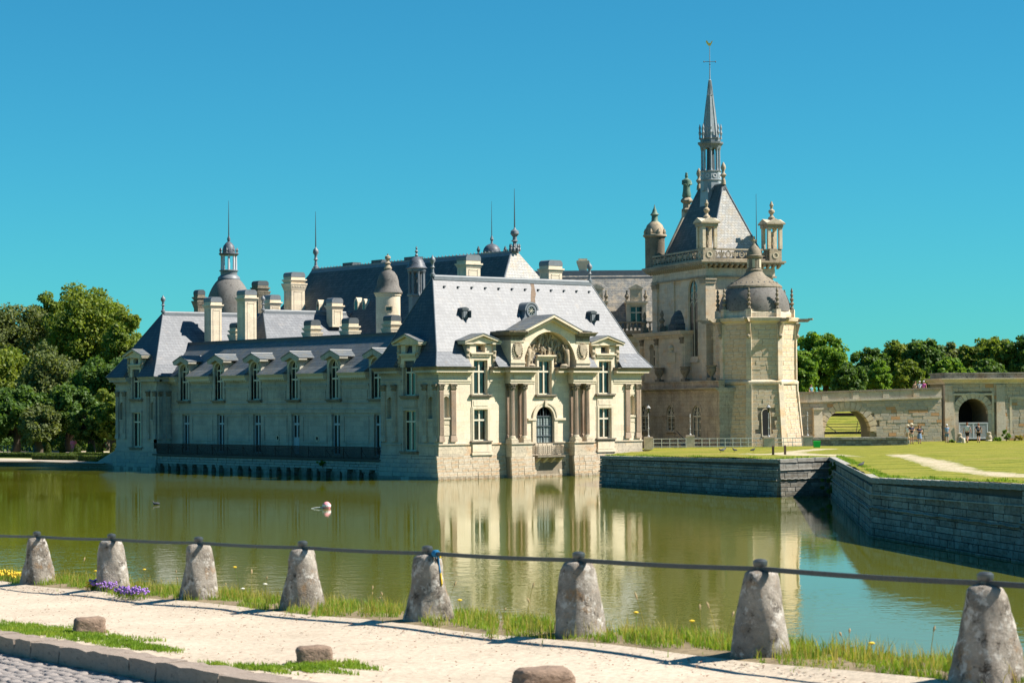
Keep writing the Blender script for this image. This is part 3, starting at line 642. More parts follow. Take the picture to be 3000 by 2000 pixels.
def niche(T, fr, uc, w, z0, z1, mat='stone_trim'):
    mb = MB(fr); r = w/2; mb.box(uc-r, uc+r, -.40, -.32, z0, z1); mb.spandrel(uc, z1-r, r, z1, -.05, .0, 7); mb.box(uc-r-.05, uc+r+.05, 0, .09, z0-.14, z0); p = part('niche', mb, mat, T)
    mb = MB(fr); mb.box(uc-r+.02, uc+r-.02, 0, .035, z0-.58, z0-.28); mb.box(uc-r+.08, uc+r-.08, .035, .05, z0-.53, z0-.33); part('panel', mb, mat, p)
    mb = MB(fr); mb.box(uc-r+.02, uc+r-.02, 0, .035, z0-1.42, z0-.68); part('panel', mb, mat, p)
    mb = MB(fr); mb.box(uc-r, uc+r, 0, .035, z1+.1, z1+.92); part('panel', mb, mat, p)
def frame_mould(T, fr, u0, u1, z0, z1, w=.16, d=.09, name='window_surround', mat='stone_trim', sill=True):
    mb = MB(fr); mb.box(u0-w, u0, 0, d, z0, z1); mb.box(u1, u1+w, 0, d, z0, z1); mb.box(u0-w, u1+w, 0, d, z1, z1+w)
    mb.box(u0-w*1.6, u0-w, 0, d*.5, z0, z1+w); mb.box(u1+w, u1+w*1.6, 0, d*.5, z0, z1+w)
    p = part(name, mb, mat, T)
    if sill:
        mb = MB(fr); mb.box(u0-w*2.2, u1+w*2.2, 0, .26, z0-.12, z0); mb.box(u0-w*1.9, u1+w*1.9, 0, .18, z0-.26, z0-.12); part('window_sill', mb, 'stone_old', p)
    return p
def stone_dormer(T, fr, uc, zb, zwin, zent, hw, zped, zapex, back, d=.10, slate='slate_gallery'):
    """stone dormer front: cheeks, side consoles, small attic light, pediment with its own roof running back to the main slope"""
    mb = MB(fr); mb.box(uc-hw, uc-.70, -.55, d, zb, zwin+.02); mb.box(uc+.70, uc+hw, -.55, d, zb, zwin+.02); mb.box(uc-hw, uc+hw, -.55, d, zwin+.02, zent)
    mb.box(uc-hw*.98, uc-.47, -.6, d, zent, zped); mb.box(uc+.47, uc+hw*.98, -.6, d, zent, zped); mb.box(uc-.47, uc+.47, -.6, d, zped-.02, zped+.05)
    mb.box(uc-hw, uc-hw+.22, -back, -.55, zb-.2, zped); mb.box(uc+hw-.22, uc+hw, -back, -.55, zb-.2, zped); dm = part('dormer', mb, 'stone_cream', T)
    mb = MB(fr); mb.box(uc-1.0, uc+1.0, d, d+.13, zent-.24, zent-.15); mb.box(uc-1.12, uc+1.12, d, d+.22, zent-.15, zent-.04)
    for k in range(14): mb.box(uc-.98+k*.14, uc-.91+k*.14, d+.02, d+.14, zent-.33, zent-.25)
    part('dormer_cornice', mb, 'stone_trim', dm)
    for sg in (-1, 1):                                 # scroll consoles with drops
        mb = MB(fr); u = uc+sg*(hw-.02)
        for zz, rr in ((zent+.05, .2), (zent-.35, .17), (zent-.7, .15), (zent-1.0, .11)): mb.lathe([(.02, -.16), (rr*.8, -.1), (rr, 0), (rr*.7, .12), (.02, .16)], 8, (u, d+.05, zz))
        mb.box(u-.16, u+.16, 0, d+.12, zent-.8, zped); part('console', mb, 'stone_carved', dm)
    window(T, fr, uc-.44, uc+.44, zent+.02, zped-.04, (), .32, .05, False, mat='stone_trim', name='attic_window')
    # pediment and roof
    w = hw+.42; mb = MB(fr)
    mb.prism([(uc-w, zped+.05), (uc+w, zped+.05), (uc+w, zped+.16), (uc, zapex), (uc-w, zped+.16)], -.5, d+.16)
    pd = part('pediment', mb, 'stone_cream', dm)
    mb = MB(fr)
    for sg in (-1, 1):
        mb.prism([(uc+sg*(w+.1), zped+.12), (uc+sg*(w+.1), zped+.25), (uc, zapex+.2), (uc, zapex+.05)], -.5, d+.42)
        mb.prism([(uc+sg*(w+.05), zped+.0), (uc+sg*(w+.05), zped+.12), (uc+sg*w*.55, zped+.12), (uc+sg*w*.55, zped+.0)], -.5, d+.34)
    part('raking_cornice', mb, 'stone_trim', dm)
    mb = MB(fr)
    for sg in (-1, 1): mb.prism([(uc+sg*(w+.14), zped+.25), (uc+sg*(w+.14), zped+.31), (uc, zapex+.27), (uc, zapex+.2)], -back-.4, d+.46)
    part('dormer_roof', mb, slate, dm)
    return dm
def finial(T, x, y, z, h, r=.2, mat='lead', name='finial'):
    mb = MB(); mb.lathe([(r*.9, 0), (r*.9, h*.12), (r*.55, h*.16), (r*.4, h*.38), (r*.85, h*.42), (r*.5, h*.47), (r*.45, h*.6), (r, h*.72), (r*.9, h*.84), (r*.3, h*.92), (r*.12, h)], 10, (x, y, z)); return part(name, mb, mat, T, 40)
def rod(T, x, y, z0, z1, r=.05, name='lightning_rod'):
    mb = MB(); mb.tube([(x, y, z0), (x, y, lerp(z0, z1, .4)), (x, y, z1)], [r, r*.7, r*.25], 6); return part(name, mb, 'lead_dark', T)
def chimney(T, x0, x1, y0, y1, z0, z1, mat='stone_cream', cap='lead', panel=True, ornate=False, name='chimney'):
    mb = MB(); mb.box(x0, x1, y0, y1, z0, z1-.95); c = part(name, mb, mat, T)
    w, h = x1-x0, z1-z0
    mb = MB(); mb.box(x0-.05, x1+.05, y0-.05, y1+.05, z1-1.05, z1-.93); mb.box(x0-.16, x1+.16, y0-.16, y1+.16, z1-.85, z1-.72); mb.box(x0-.1, x1+.1, y0-.1, y1+.1, z1-.93, z1-.85)
    if ornate:
        mb.box(x0-.2, x1+.2, y0-.2, y1+.2, z1-1.25, z1-1.12); mb.taper(x0, x1, y0, y1, z1-1.9, x0-.18, x1+.18, y0-.18, y1+.18, z1-1.25)
        for k in range(5): mb.box(lerp(x0, x1, (k+.2)/5), lerp(x0, x1, (k+.7)/5), y0-.14, y0, z1-1.5, z1-1.3)
    mb.box(x0-.02, x1+.02, y0-.02, y1+.02, z1-.72, z1-.5); part('chimney_cornice', mb, mat, c)
    mb = MB(); n_ = 5; prof = [(x0-.04, 0), (x0-.04, .28), (x0+.06, .42), (x0+.2, .5), (x1-.2, .5), (x1-.06, .42), (x1+.04, .28), (x1+.04, 0)]
    mb.v = []; fr0 = mb.fr; mb.fr = lambda u, d, z: (u, d, z); mb.prism([(u, z1-.5+z) for u, z in prof], y0-.04, y1+.04); part('chimney_cap', mb, cap, c)
    if panel:
        mb = MB(); zt = z1-1.25-(.7 if ornate else 0); yb = y0
        mb.box(x0+w*.18, x0+w*.22, y0-.03, y0, z0+.3, zt); mb.box(x1-w*.22, x1-w*.18, y0-.03, y0, z0+.3, zt); mb.box(x0+w*.18, x1-w*.18, y0-.03, y0, zt-.06, zt)
        L_ = y1-y0; mb.box(x0-.03, x0, y0+L_*.2, y0+L_*.24, z0+.3, zt); mb.box(x0-.03, x0, y1-L_*.24, y1-L_*.2, z0+.3, zt); mb.box(x0-.03, x0, y0+L_*.2, y1-L_*.2, zt-.06, zt); part('chimney_panel', mb, mat, c)
    return c
def hip_roof(T, x0, x1, y0, y1, ze, kink, xr0, xr1, yr, zr, mats, front=None, left=None, kz=1.2, name='roof'):
    """hipped roof with a flared foot. front / left: spans of the foot (gaps where dormers rise through the eaves)"""
    k = kink; a0, a1, b0, b1 = x0+k*.8, x1-k*.8, y0+k, y1-k; zk = ze+kz
    K_ = [(a0, b0, zk), (a1, b0, zk), (a1, b1, zk), (a0, b1, zk)]; ra, rb = (xr0, yr, zr), (xr1, yr, zr)
    mb = MB(); mb.add(K_+[ra, rb]+[(x, y, ze) for x, y, z in K_], [(0, 1, 5, 4), (1, 2, 5), (2, 3, 4, 5), (3, 0, 4), (0, 3, 9, 6), (3, 2, 8, 9), (2, 1, 7, 8), (1, 0, 6, 7), (6, 9, 8, 7)]); rf = part(name, mb, mats[0], T)
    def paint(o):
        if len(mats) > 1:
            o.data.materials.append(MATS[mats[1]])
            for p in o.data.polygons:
                if abs(p.normal.x) > .6: p.material_index = 1  # hip ends painted in the shaded slate tone
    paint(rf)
    def foot(side, spans):
        for s0, s1 in spans:
            if side in 'fb':
                lo, hi, klo, khi = x0, x1, a0, a1; P = (lambda u, w, z: (u, (y0 if side == 'f' else y1) if w else (b0 if side == 'f' else b1), z))
            else:
                lo, hi, klo, khi = y0, y1, b0, b1; P = (lambda u, w, z: ((x0 if side == 'l' else x1) if w else (a0 if side == 'l' else a1), u, z))
            ka = klo if s0 <= lo+.01 else s0; kb = khi if s1 >= hi-.01 else s1
            mb = MB(); mb.add([P(s0, 1, ze), P(s1, 1, ze), P(ka, 0, zk), P(kb, 0, zk), P(ka, 0, ze), P(kb, 0, ze)], [(0, 1, 3, 2), (0, 4, 5, 1), (0, 2, 4), (1, 5, 3), (2, 3, 5, 4)])
            paint(part('roof_foot', mb, mats[0], rf))
    foot('f', front or [(x0, x1)]); foot('l', left or [(y0, y1)]); foot('b', [(x0, x1)]); foot('r', [(y0, y1)])
    mb = MB(); mb.tube([ra, rb], .16, 8); mb.box(xr0, xr1, yr-.22, yr+.22, zr-.28, zr-.05)
    E_ = [(x0, y0, ze+.02), (x1, y0, ze+.02), (x1, y1, ze+.02), (x0, y1, ze+.02)]
    for i, rr in ((0, ra), (3, ra), (1, rb), (2, rb)): mb.tube([E_[i], K_[i], rr], .05, 5)
    part('ridge_capping', mb, 'lead', rf, 50)
    return rf

# ================================================================ CORNER PAVILION (sunlit front)
PV = thing('corner_pavilion', 'cream stone pavilion with steep slate roof and columned portico standing in the moat', 'building', (10.85, 3.85, 0))
LX = 21.7; DY = 7.7; ZE = 7.63
holes_f = [(3.53, 4.92, 3.04, 5.57), (3.53, 4.92, 6.76, 9.0), (16.87, 18.25, 3.06, 5.58), (16.87, 18.25, 6.78, 9.0), (10.32, 11.69, 6.74, 9.0), (10.0, 11.9, 1.85, 5.75),
           niche_hole(.80, .60, 4.93, 6.62), niche_hole(20.68, .58, 4.97, 6.64)]
mb = MB(FRONT); mb.wall(0, LX, 2.85, 8.95, -.6, 0, holes_f); mb.spandrel(10.95, 4.80, .95, 5.76, -.6, 0)
part('front_wall', mb, 'stone_cream', PV)
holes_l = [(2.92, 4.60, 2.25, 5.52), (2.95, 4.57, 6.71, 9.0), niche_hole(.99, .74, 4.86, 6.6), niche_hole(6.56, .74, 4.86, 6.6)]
mb = MB(LEFT); mb.wall(.02, DY, 2.2, 8.95, -.6, -.001, holes_l); part('side_wall', mb, 'stone_gallery_shade', PV)  # same stone as the front wall, with shade painted into its tone
mb = MB(); mb.box(LX-.6, LX-.002, .6, DY, .3, 8.95); mb.box(0.6, LX-.6, DY-.6, DY-.003, .3, 8.95); part('rear_wall', mb, 'stone_cream', PV)
# plinths with stones
mb = MB(FRONT); mb.taper(-.32, LX+.25, -1.2, .32, -1.3, -.1, LX+.1, -1.2, .10, 1.9); pc = part('plinth', mb, 'mortar_pale', PV)
stones(pc, OFF[PV.name], FRONT, 0., -.30, 6.7, -.15, 1.88, .12, .2, (.28, .38), (.5, 1.05), ['stone_plinth', 'stone_plinth', 'stone_plinth2'], limit=95, lean=.11)
stones(pc, OFF[PV.name], FRONT, 0., 9.2, 13.5, -.15, 1.86, .12, .2, (.3, .4), (.6, 1.1), ['stone_plinth2', 'stone_plinth'], limit=40, lean=.09, holes=[(10.3, 12.2, .4, 1.1)])
stones(pc, OFF[PV.name], FRONT, 0., 15.6, LX+.2, -.15, 1.88, .12, .2, (.28, .38), (.5, 1.05), ['stone_plinth', 'stone_plinth2'], limit=40, lean=.10)
mb = MB(LEFT); mb.taper(-.05, DY+.2, -.8, .32, -1.3, .0, DY, -.8, .10, 1.9); pc2 = part('plinth', mb, 'mortar', PV)
stones(pc2, OFF[PV.name], LEFT, PI/2, -.12, DY+.1, -.15, 1.88, .12, .2, (.3, .4), (.6, 1.1), ['stone_gallery_shade', 'stone_quay'], limit=80, lean=.10)
mb = MB(FRONT); mb.wall(-.04, LX+.04, 1.9, 2.74, -.6, .06, [(9.2, 12.7, 1.9, 2.9)]); part('dado', mb, 'stone_plinth', PV)
for u0, u1 in ((-.08, 9.99), (11.91, LX+.08)):
    mb = MB(FRONT); mb.box(u0, u1, -.3, .14, 2.74, 2.86); part('string_course', mb, 'stone_plinth', PV)
for u0, u1 in ((.1, 2.6), (4.9, DY)):
    mb = MB(LEFT); mb.box(u0, u1, -.6, .06, 1.9, 2.74); mb.box(u0+.05*(u0 < 1), u1, -.3, .13, 2.74, 2.86); part('dado', mb, 'stone_gallery_shade', PV)
mb = MB(LEFT); mb.box(2.62, 4.88, -.6, .14, 1.9, 2.2); part('window_apron', mb, 'stone_gallery_shade', PV)
mb = MB(FRONT); mb.box(9.3, 12.6, -.5, .02, -.6, 2.75); mb.box(10.38, 10.68, .02, .03, .45, 1.0); part('balcony_wall', mb, 'stone_cream', PV)
for u in (10.40, 11.22, 12.0):
    mb = MB(FRONT); mb.box(u, u+.28, .02, .035, .42, 1.02); part('vent_slot', mb, 'wood_brown', PV)
for u0, u1 in ((3.22, 5.35), (16.55, 18.6)):
    mb = MB(FRONT); mb.box(u0+.1, u1-.1, 0, .16, 2.15, 2.74); mb.box(u0, u1, 0, .24, 1.9, 2.12); part('window_apron', mb, 'stone_cream', PV)
for u0, u1 in ((0.02, .46), (1.18, 1.70), (19.84, 20.34), (21.04, 21.55)): pilaster(PV, FRONT, u0, u1, 3.42, 7.63)
for u0, u1 in ((.10, .55), (1.45, 1.96), (5.58, 6.10), (7.06, 7.6)): pilaster(PV, LEFT, u0, u1, 3.42, 7.6, mat='stone_gallery_shade')
for uc, w_ in ((.80, .60), (20.68, .58)): niche(PV, FRONT, uc, w_, 4.93, 6.62)
for uc in (.99, 6.56): niche(PV, LEFT, uc, .74, 4.86, 6.6, 'stone_gallery_shade')
for u0, u1, z0, z1, tz in ((3.53, 4.92, 3.04, 5.57, 4.70), (3.53, 4.92, 6.76, 9.50, 8.60), (16.87, 18.25, 3.06, 5.58, 4.70), (16.87, 18.25, 6.78, 9.52, 8.62), (10.32, 11.69, 6.74, 9.53, 8.62)):
    window(PV, FRONT, u0, u1, z0, z1, (tz,), .17, .085); frame_mould(PV, FRONT, u0, u1, z0, z1, .17)
for u0, u1, z0, z1, tz in ((2.92, 4.60, 2.25, 5.50, 4.62), (2.95, 4.57, 6.71, 9.50, 8.57)):
    window(PV, LEFT, u0, u1, z0, z1, (tz,), .17, .085); frame_mould(PV, LEFT, u0, u1, z0, z1, .17, mat='stone_gallery_shade')
for fr, u0, u1, mt_ in ((FRONT, 3.5, 4.95, 'stone_cream'), (FRONT, 16.84, 18.28, 'stone_cream'), (LEFT, 2.95, 4.57, 'stone_gallery_shade')):
    mb = MB(fr); mb.box(u0-.15, u1+.15, 0, .07, 5.74, 6.36); mb.box(u0, u1, .07, .10, 5.84, 6.25); part('lintel_panel', mb, mt_, PV)
# entablature in its separate runs
entablature(PV, FRONT, 0, 3.28, ZE, 0, (.68, 0)); entablature(PV, FRONT, 5.17, 6.64, ZE, 0, (0, 0)); entablature(PV, FRONT, 15.46, 16.62, ZE, 0, (0, 0)); entablature(PV, FRONT, 18.5, LX, ZE, 0, (0, .68))
entablature(PV, LEFT, .02, 2.66, ZE-.004, 0, (.0, 0), mat='stone_gallery_shade'); entablature(PV, LEFT, 4.86, DY, ZE-.004, 0, (0, .5), mat='stone_gallery_shade')
# portico: pedestals, fluted columns in pairs, broken entablature
def column(T, fr, u, d, z0, z1, r=.235):
    mb = MB(fr); mb.lathe([(r*1.02, z0+.28), (r, z0+.9), (r*.97, z0+1.8), (r*.86, z1-.55)], 28, (u, d, 0), .15); c = part('column', mb, 'stone_column', T)
    mb = MB(fr); mb.box(u-r*1.35, u+r*1.35, d-r*1.35, d+r*1.35, z0, z0+.1); mb.lathe([(r*1.3, z0+.1), (r*1.34, z0+.16), (r*1.12, z0+.2), (r*1.2, z0+.25), (r*1.02, z0+.29)], 20, (u, d, 0)); part('column_base', mb, 'stone_trim', c, 40)
    mb = MB(fr); mb.lathe([(r*.86, z1-.55), (r*.95, z1-.5), (r*.9, z1-.4), (r*1.25, z1-.1)], 16, (u, d, 0)); mb.box(u-r*1.4, u+r*1.4, d-r*1.4, d+r*1.4, z1-.1, z1)
    for row in range(2):
        for k in range(8):
            a = 2*PI*(k+.5*row)/8; rr = r*(1.05+.15*row); x, y = u+rr*math.cos(a), d+rr*math.sin(a); mb.lathe([(.02, -.09), (.06, -.02), (.085, .07), (.03, .1)], 6, (x, y, z1-.38+row*.2))
    part('capital', mb, 'stone_old', c)
for ua, ub, c1, c2 in ((6.72, 8.92, 7.06, 8.34), (13.42, 15.55, 13.86, 15.10)):
    mb = MB(FRONT); mb.taper(ua-.12, ub+.22, -1., 1.05, -1.3, ua, ub, -1., .9, 1.7); pd = part('pedestal', mb, 'mortar_pale', PV)
    stones(pd, OFF[PV.name], FRONT, 0., ua-.10, ub+.18, -.15, 1.68, .92, .2, (.3, .4), (.5, .95), ['stone_plinth', 'stone_plinth2'], limit=40, lean=.08)
    mb = MB(FRONT); mb.box(ua+.02, ub-.02, -.3, .88, 1.7, 2.72); mb.box(ua-.05, ub+.05, -.3, .97, 2.72, 2.84); mb.box(c1-.36, c1+.36, .15, .93, 2.84, 3.10); mb.box(c2-.36, c2+.36, .15, .93, 2.84, 3.10); part('pedestal_die', mb, 'stone_plinth', PV)
    for c in (c1, c2):
        column(PV, FRONT, c, .55, 3.10, 7.62); pilaster(PV, FRONT, c-.22, c+.22, 3.42, 7.62, .10)
    entablature(PV, FRONT, ua-.05, ub+.02, ZE+.006, .80, (.45, .45))
    mb = MB(FRONT); mb.box(ua+.05, ub-.05, -.3, .70, 7.64, 8.9); part('entablature_core', mb, 'stone_trim', PV)
    mb = MB(FRONT); mb.box(c1-.05, c2+.05, .84, .875, 8.02, 8.32); part('frieze_panel', mb, 'stone_cream', PV)
entablature(PV, FRONT, 8.94, 9.92, ZE, 0); entablature(PV, FRONT, 12.1, 13.36, ZE, 0)
# arched glazed doorway and archivolt
mb = MB(FRONT); mb.arch_band(10.95, 4.80, .96, 1.32, 0, .10, 18); mb.arch_band(10.95, 4.80, 1.20, 1.34, .10, .15, 18); mb.box(10.83, 11.07, .10, .26, 5.72, 6.25); mb.box(9.60, 9.98, 0, .10, 2.87, 4.62); mb.box(11.92, 12.30, 0, .10, 2.87, 4.62); part('archivolt', mb, 'stone_trim', PV)
for u0, u1 in ((9.1, 9.98), (11.92, 13.2)):
    mb = MB(FRONT); mb.box(u0, u1, 0, .17, 4.62, 4.80); part('impost', mb, 'stone_trim', PV)
dw = window(PV, FRONT, 10.0, 11.9, 1.85, 5.75, (2.55, 3.35, 4.15, 4.95), .16, .05, True, True, 'lead_dark', 'glass_leaded', name='glazed_door')
mb = MB(FRONT)
for u in (10.33, 10.64, 11.26, 11.57): mb.box(u-.012, u+.012, -.19, -.155, 1.9, 4.95+(.55 if 10.5 < u < 11.4 else .25))
part('glazing_bar', mb, 'lead_dark', dw)
# balcony with pierced iron front
mb = MB(FRONT); mb.box(9.45, 12.4, 0, .92, 1.62, 1.74); mb.box(9.5, 12.35, 0, .84, 1.55, 1.62); bl = part('balcony', mb, 'stone_old', PV)
for k in range(4):
    u = 9.75+k*.8; mb = MB(FRONT); mb.prism([(u, 1.0), (u+.2, 1.0), (u+.2, 1.55), (u, 1.55)], 0, .12); mb.taper(u, u+.2, 0, .2, 1.15, u, u+.2, 0, .78, 1.55); part('bracket', mb, 'stone_trim', bl)
mb = MB(FRONT)
def ironwork(mb, f, n_, w, z0, z1):
    for k in range(n_):
        a = w*k/n_; b = w*(k+1)/n_; c = (a+b)/2
        mb.add(*f(a, a+.03, z0, z1))
        for zz in (z0, z1-.04, z0+.12, z1-.16): mb.add(*f(a, b, zz, zz+.03))
        for q in range(4):
            zz = lerp(z0+.14, z1-.2, (q+.5)/4)
            for sg in (-1, 1):
                mb.add(*f(c+sg*(b-a)*.26-.05, c+sg*(b-a)*.26+.03, zz-.09, zz+.06)); mb.add(*f(c-.05+sg*.02, c+.05+sg*.02, zz-.03+sg*.05, zz+.02+sg*.05))
def bx(a0, a1, b0, b1, c0, c1):
    return [(a0, b0, c0), (a1, b0, c0), (a1, b1, c0), (a0, b1, c0), (a0, b0, c1), (a1, b0, c1), (a1, b1, c1), (a0, b1, c1)], [(0, 3, 2, 1), (4, 5, 6, 7), (0, 1, 5, 4), (1, 2, 6, 5), (2, 3, 7, 6), (3, 0, 4, 7)]
ironwork(mb, lambda a, b, c, d: bx(9.55+a, 9.55+b, .82, .85, c, d), 6, 2.75, 1.76, 2.76)
for u in (9.55, 12.30): ironwork(mb, lambda a, b, c, d, u=u: bx(u-.015, u+.015, .05+a, .05+b, c, d), 2, .78, 1.76, 2.76)
mb.box(9.52, 12.36, .80, .88, 2.74, 2.80); part('balcony_railing', mb, 'stone_old', bl)
# attic block with great arch, sculpture, pediment
UC = 11.02; ZA = 8.985
mb = MB(FRONT); mb.wall(6.86, 15.22, ZA, 11.15, .2, .72, [(UC-2.78, UC+2.78, ZA, 11.2)])
mb.spandrel(UC, 9.10, 2.78, 11.95, .2, .72, 20); mb.box(UC-2.78, UC-2.779, .2, .72, ZA, 9.1)
mb.box(6.86, 8.24, -2.6, .2, ZA, 11.15); mb.box(13.8, 15.22, -2.6, .2, ZA, 11.15); ab = part('attic_block', mb, 'stone_cream', PV)
mb = MB(FRONT); mb.arch_band(UC, 9.10, 2.781, 2.95, -.5, .2, 20); mb.box(8.24, 13.8, -.62, -.28, ZA, 11.95); mb.prism([(UC-2.75, 11.94), (UC+2.75, 11.94), (UC, 12.95)], -.6, .69); part('arch_soffit', mb, 'stone_cream', ab)
for ua, ub in ((6.8, 8.26), (13.78, 15.28)):
    mb = MB(FRONT); mb.box(ua-.02, ub+.0, .72, .78, ZA, 9.28); mb.box(ua-.06, ub+.04, .72, .88, 9.28, 9.36); mb.box(ua, ub, .72, .80, 9.36, 9.6)
    part('attic_base', mb, 'stone_trim', ab); mb = MB(FRONT); mb.box(ua, ub, .72, .79, 11.0, 11.16); part('attic_band', mb, 'stone_trim', ab)
def side_cornice(ua, ub, sl, sr):
    mb = MB(FRONT); mb.box(ua-.02, ub+.02, -2.6, .80, 11.16, 11.42)
    n_ = int((ub-ua)/.13)
    for k in range(n_): mb.box(lerp(ua, ub, k/n_), lerp(ua, ub, (k+.55)/n_), .80, .92, 11.42, 11.55)
    if sl:
        for k in range(22): mb.box(ua-.14, ua-.02, -2.5+k*.15, -2.42+k*.15, 11.42, 11.55)
    mb.box(ua-.05, ub+.05, -2.6, .82, 11.42, 11.55); mb.taper(ua-.3*sl-.05, ub+.3*sr+.05, -2.6, 1.08, 11.55, ua-.5*sl-.05, ub+.5*sr+.05, -2.6, 1.25, 11.80); mb.box(ua-.52*sl-.05, ub+.52*sr+.05, -2.6, 1.27, 11.80, 11.88); part('attic_cornice', mb, 'stone_old', ab)
side_cornice(6.86, 8.24, 1, 0); side_cornice(13.8, 15.22, 0, 1)
mb = MB(FRONT); hw = 3.05; z0, z1 = 11.55, 13.05
for sg in (-1, 1):
    mb.prism([(UC+sg*hw, z0), (UC+sg*hw, z0+.22), (UC, z1-.02), (UC, z1-.26)], .3, .98); mb.prism([(UC+sg*hw, z0+.22), (UC+sg*hw, z0+.40), (UC, z1+.18), (UC, z1-.02)], .3, 1.27)
mb.prism([(UC-hw, z0-.1), (UC-2.1, z0-.1), (UC, z1-.5), (UC+2.1, z0-.1), (UC+hw, z0-.1), (UC+hw, z0+.05), (UC, z1-.2), (UC-hw, z0+.05)], .18, .70)
part('pediment', mb, 'stone_cream', ab)
mb = MB(FRONT)
for sg in (-1, 1):
    for k in range(24):
        f = (k+.2)/24; g = (k+.75)/24; mb.prism([(UC+sg*lerp(hw, 0, f), lerp(z0+.02, z1-.22, f)), (UC+sg*lerp(hw, 0, g), lerp(z0+.02, z1-.22, g)), (UC+sg*lerp(hw, 0, g), lerp(z0+.17, z1-.07, g)), (UC+sg*lerp(hw, 0, f), lerp(z0+.17, z1-.07, f))], .98, 1.1)
part('modillion', mb, 'stone_trim', ab)
mb = MB(FRONT)
for sg in (-1, 1): mb.prism([(UC+sg*4.1, 11.88), (UC+sg*3.1, 11.96), (UC, 13.24), (UC, 13.30), (UC+sg*3.1, 12.03), (UC+sg*4.12, 11.95)], -3.4, 1.29)
part('pediment_roof', mb, 'slate_gallery', ab)
for u in (7.55, 14.5):                                 # carved coats of arms
    mb = MB(FRONT); mb.prism([(u-.34, 10.75), (u-.36, 10.3), (u-.22, 10.0), (u, 9.86), (u+.22, 10.0), (u+.36, 10.3), (u+.34, 10.75), (u+.15, 10.85), (u-.15, 10.85)], .72, .88)
    mb.box(u-.42, u+.42, .72, .80, 10.72, 10.86)
    for k in range(22):
        a = 2*PI*k/22; mb.lathe([(.02, -.07), (.085, 0), (.02, .07)], 6, (u+.5*math.cos(a), .76, 10.28+.66*math.sin(a)))
    for k in range(14): mb.lathe([(.02, -.05), (.07, 0), (.02, .05)], 6, (u+random.uniform(-.35, .35), .76, random.uniform(9.62, 9.85)))
    part('coat_of_arms', mb, 'stone_carved', ab)
# figures carved in the tympanum: a crowd of rounded bodies, two tall ones at the feet of the arch
def statue_bits(mb, u, d, z, h, lean=0., arm=1):
    mb.tube([(u, d, z), (u+lean*.3*h, d+.03, z+h*.3), (u+lean*.55*h, d+.08, z+h*.55), (u+lean*.8*h, d+.05, z+h*.8), (u+lean*.86*h, d+.06, z+h*.85)], [h*.10, h*.13, h*.115, h*.13, h*.05], 9)
    mb.lathe([(.01, -h*.08), (h*.055, -h*.05), (h*.068, 0), (h*.05, h*.06), (.01, h*.085)], 9, (u+lean*.9*h, d+.08, z+h*.93))
    mb.tube([(u+lean*.8*h+arm*h*.12, d+.06, z+h*.78), (u+lean*.7*h+arm*h*.24, d+.14, z+h*.62), (u+lean*.7*h+arm*h*.12, d+.2, z+h*.52)], [h*.045, h*.04, h*.03], 6)
    mb.tube([(u+lean*.8*h-arm*h*.12, d+.06, z+h*.78), (u+lean*.9*h-arm*h*.22, d+.12, z+h*.9), (u+lean*h-arm*h*.25, d+.12, z+h*1.02)], [h*.045, h*.04, h*.03], 6)
mb = MB(FRONT); rg = random.Random(5)
for k in range(52):
    a = rg.uniform(.1, PI-.1); rr = rg.uniform(.9, 2.35); u = UC+rr*math.cos(a); z = 9.1+rr*math.sin(a)
    if abs(u-UC) < 1.15 and z < 10.15: continue
    statue_bits(mb, u, -.2+rg.uniform(0, .2), z-.35, rg.uniform(.65, .95), rg.uniform(-.5, .5), rg.choice((-1, 1)))
for k in range(70):
    a = rg.uniform(.05, PI-.05); rr = rg.uniform(.8, 2.6); u = UC+rr*math.cos(a); z = 9.1+rr*math.sin(a)
    if abs(u-UC) < 1.1 and z < 10.1: continue
    mb.lathe([(.02, -.16), (rg.uniform(.1, .2), 0), (.02, .16)], 7, (u, -.2+rg.uniform(-.02, .12), z))
part('tympanum_sculpture', mb, 'stone_carved', ab, 60)
for sg in (-1, 1):
    mb = MB(FRONT); statue_bits(mb, UC+sg*2.15, .35, 9.02, 1.75, -sg*.10, sg); mb.lathe([(.3, 0), (.34, .1), (.2, .25)], 8, (UC+sg*1.75, .4, 9.0)); part('statue', mb, 'stone_carved', ab, 60)
mb = MB(FRONT); mb.box(10.1, 11.92, 0, .20, 9.72, 9.86); mb.box(10.0, 12.02, 0, .32, 9.86, 9.98); mb.box(10.12, 10.30, -.3, .10, 8.97, 9.72); mb.box(11.71, 11.90, -.3, .10, 8.97, 9.72); mb.box(10.3, 11.71, -.3, .10, 9.55, 9.72); part('window_pediment', mb, 'stone_cream', PV)
# roof, dormers, roof lights, finials
rf = hip_roof(PV, -.74, LX+.74, -.74, DY+.74, 8.985, 1.0, 2.42, LX-2.35, 3.85, 16.38, ['slate_light', 'slate_shaded'], [(-.74, 2.86), (5.58, 6.86), (15.22, 16.2), (18.92, LX+.74)], [(-.74, 2.46), (5.06, DY+.74)])
stone_dormer(PV, FRONT, 4.22, 8.99, 9.50, 10.15, 1.36, 10.78, 11.42, 2.2); stone_dormer(PV, FRONT, 17.56, 8.99, 9.52, 10.17, 1.36, 10.80, 11.42, 2.2)
stone_dormer(PV, LEFT, 3.76, 8.99, 9.50, 10.12, 1.30, 10.75, 11.42, 1.4)
finial(PV, 2.42, 3.85, 16.38, 1.75, .24, name='roof_finial'); finial(PV, LX-2.35, 3.85, 16.38, 1.75, .24, name='roof_finial')
def roof_y(z): return lerp(.26, 3.85, (z-10.18)/(16.38-10.18))
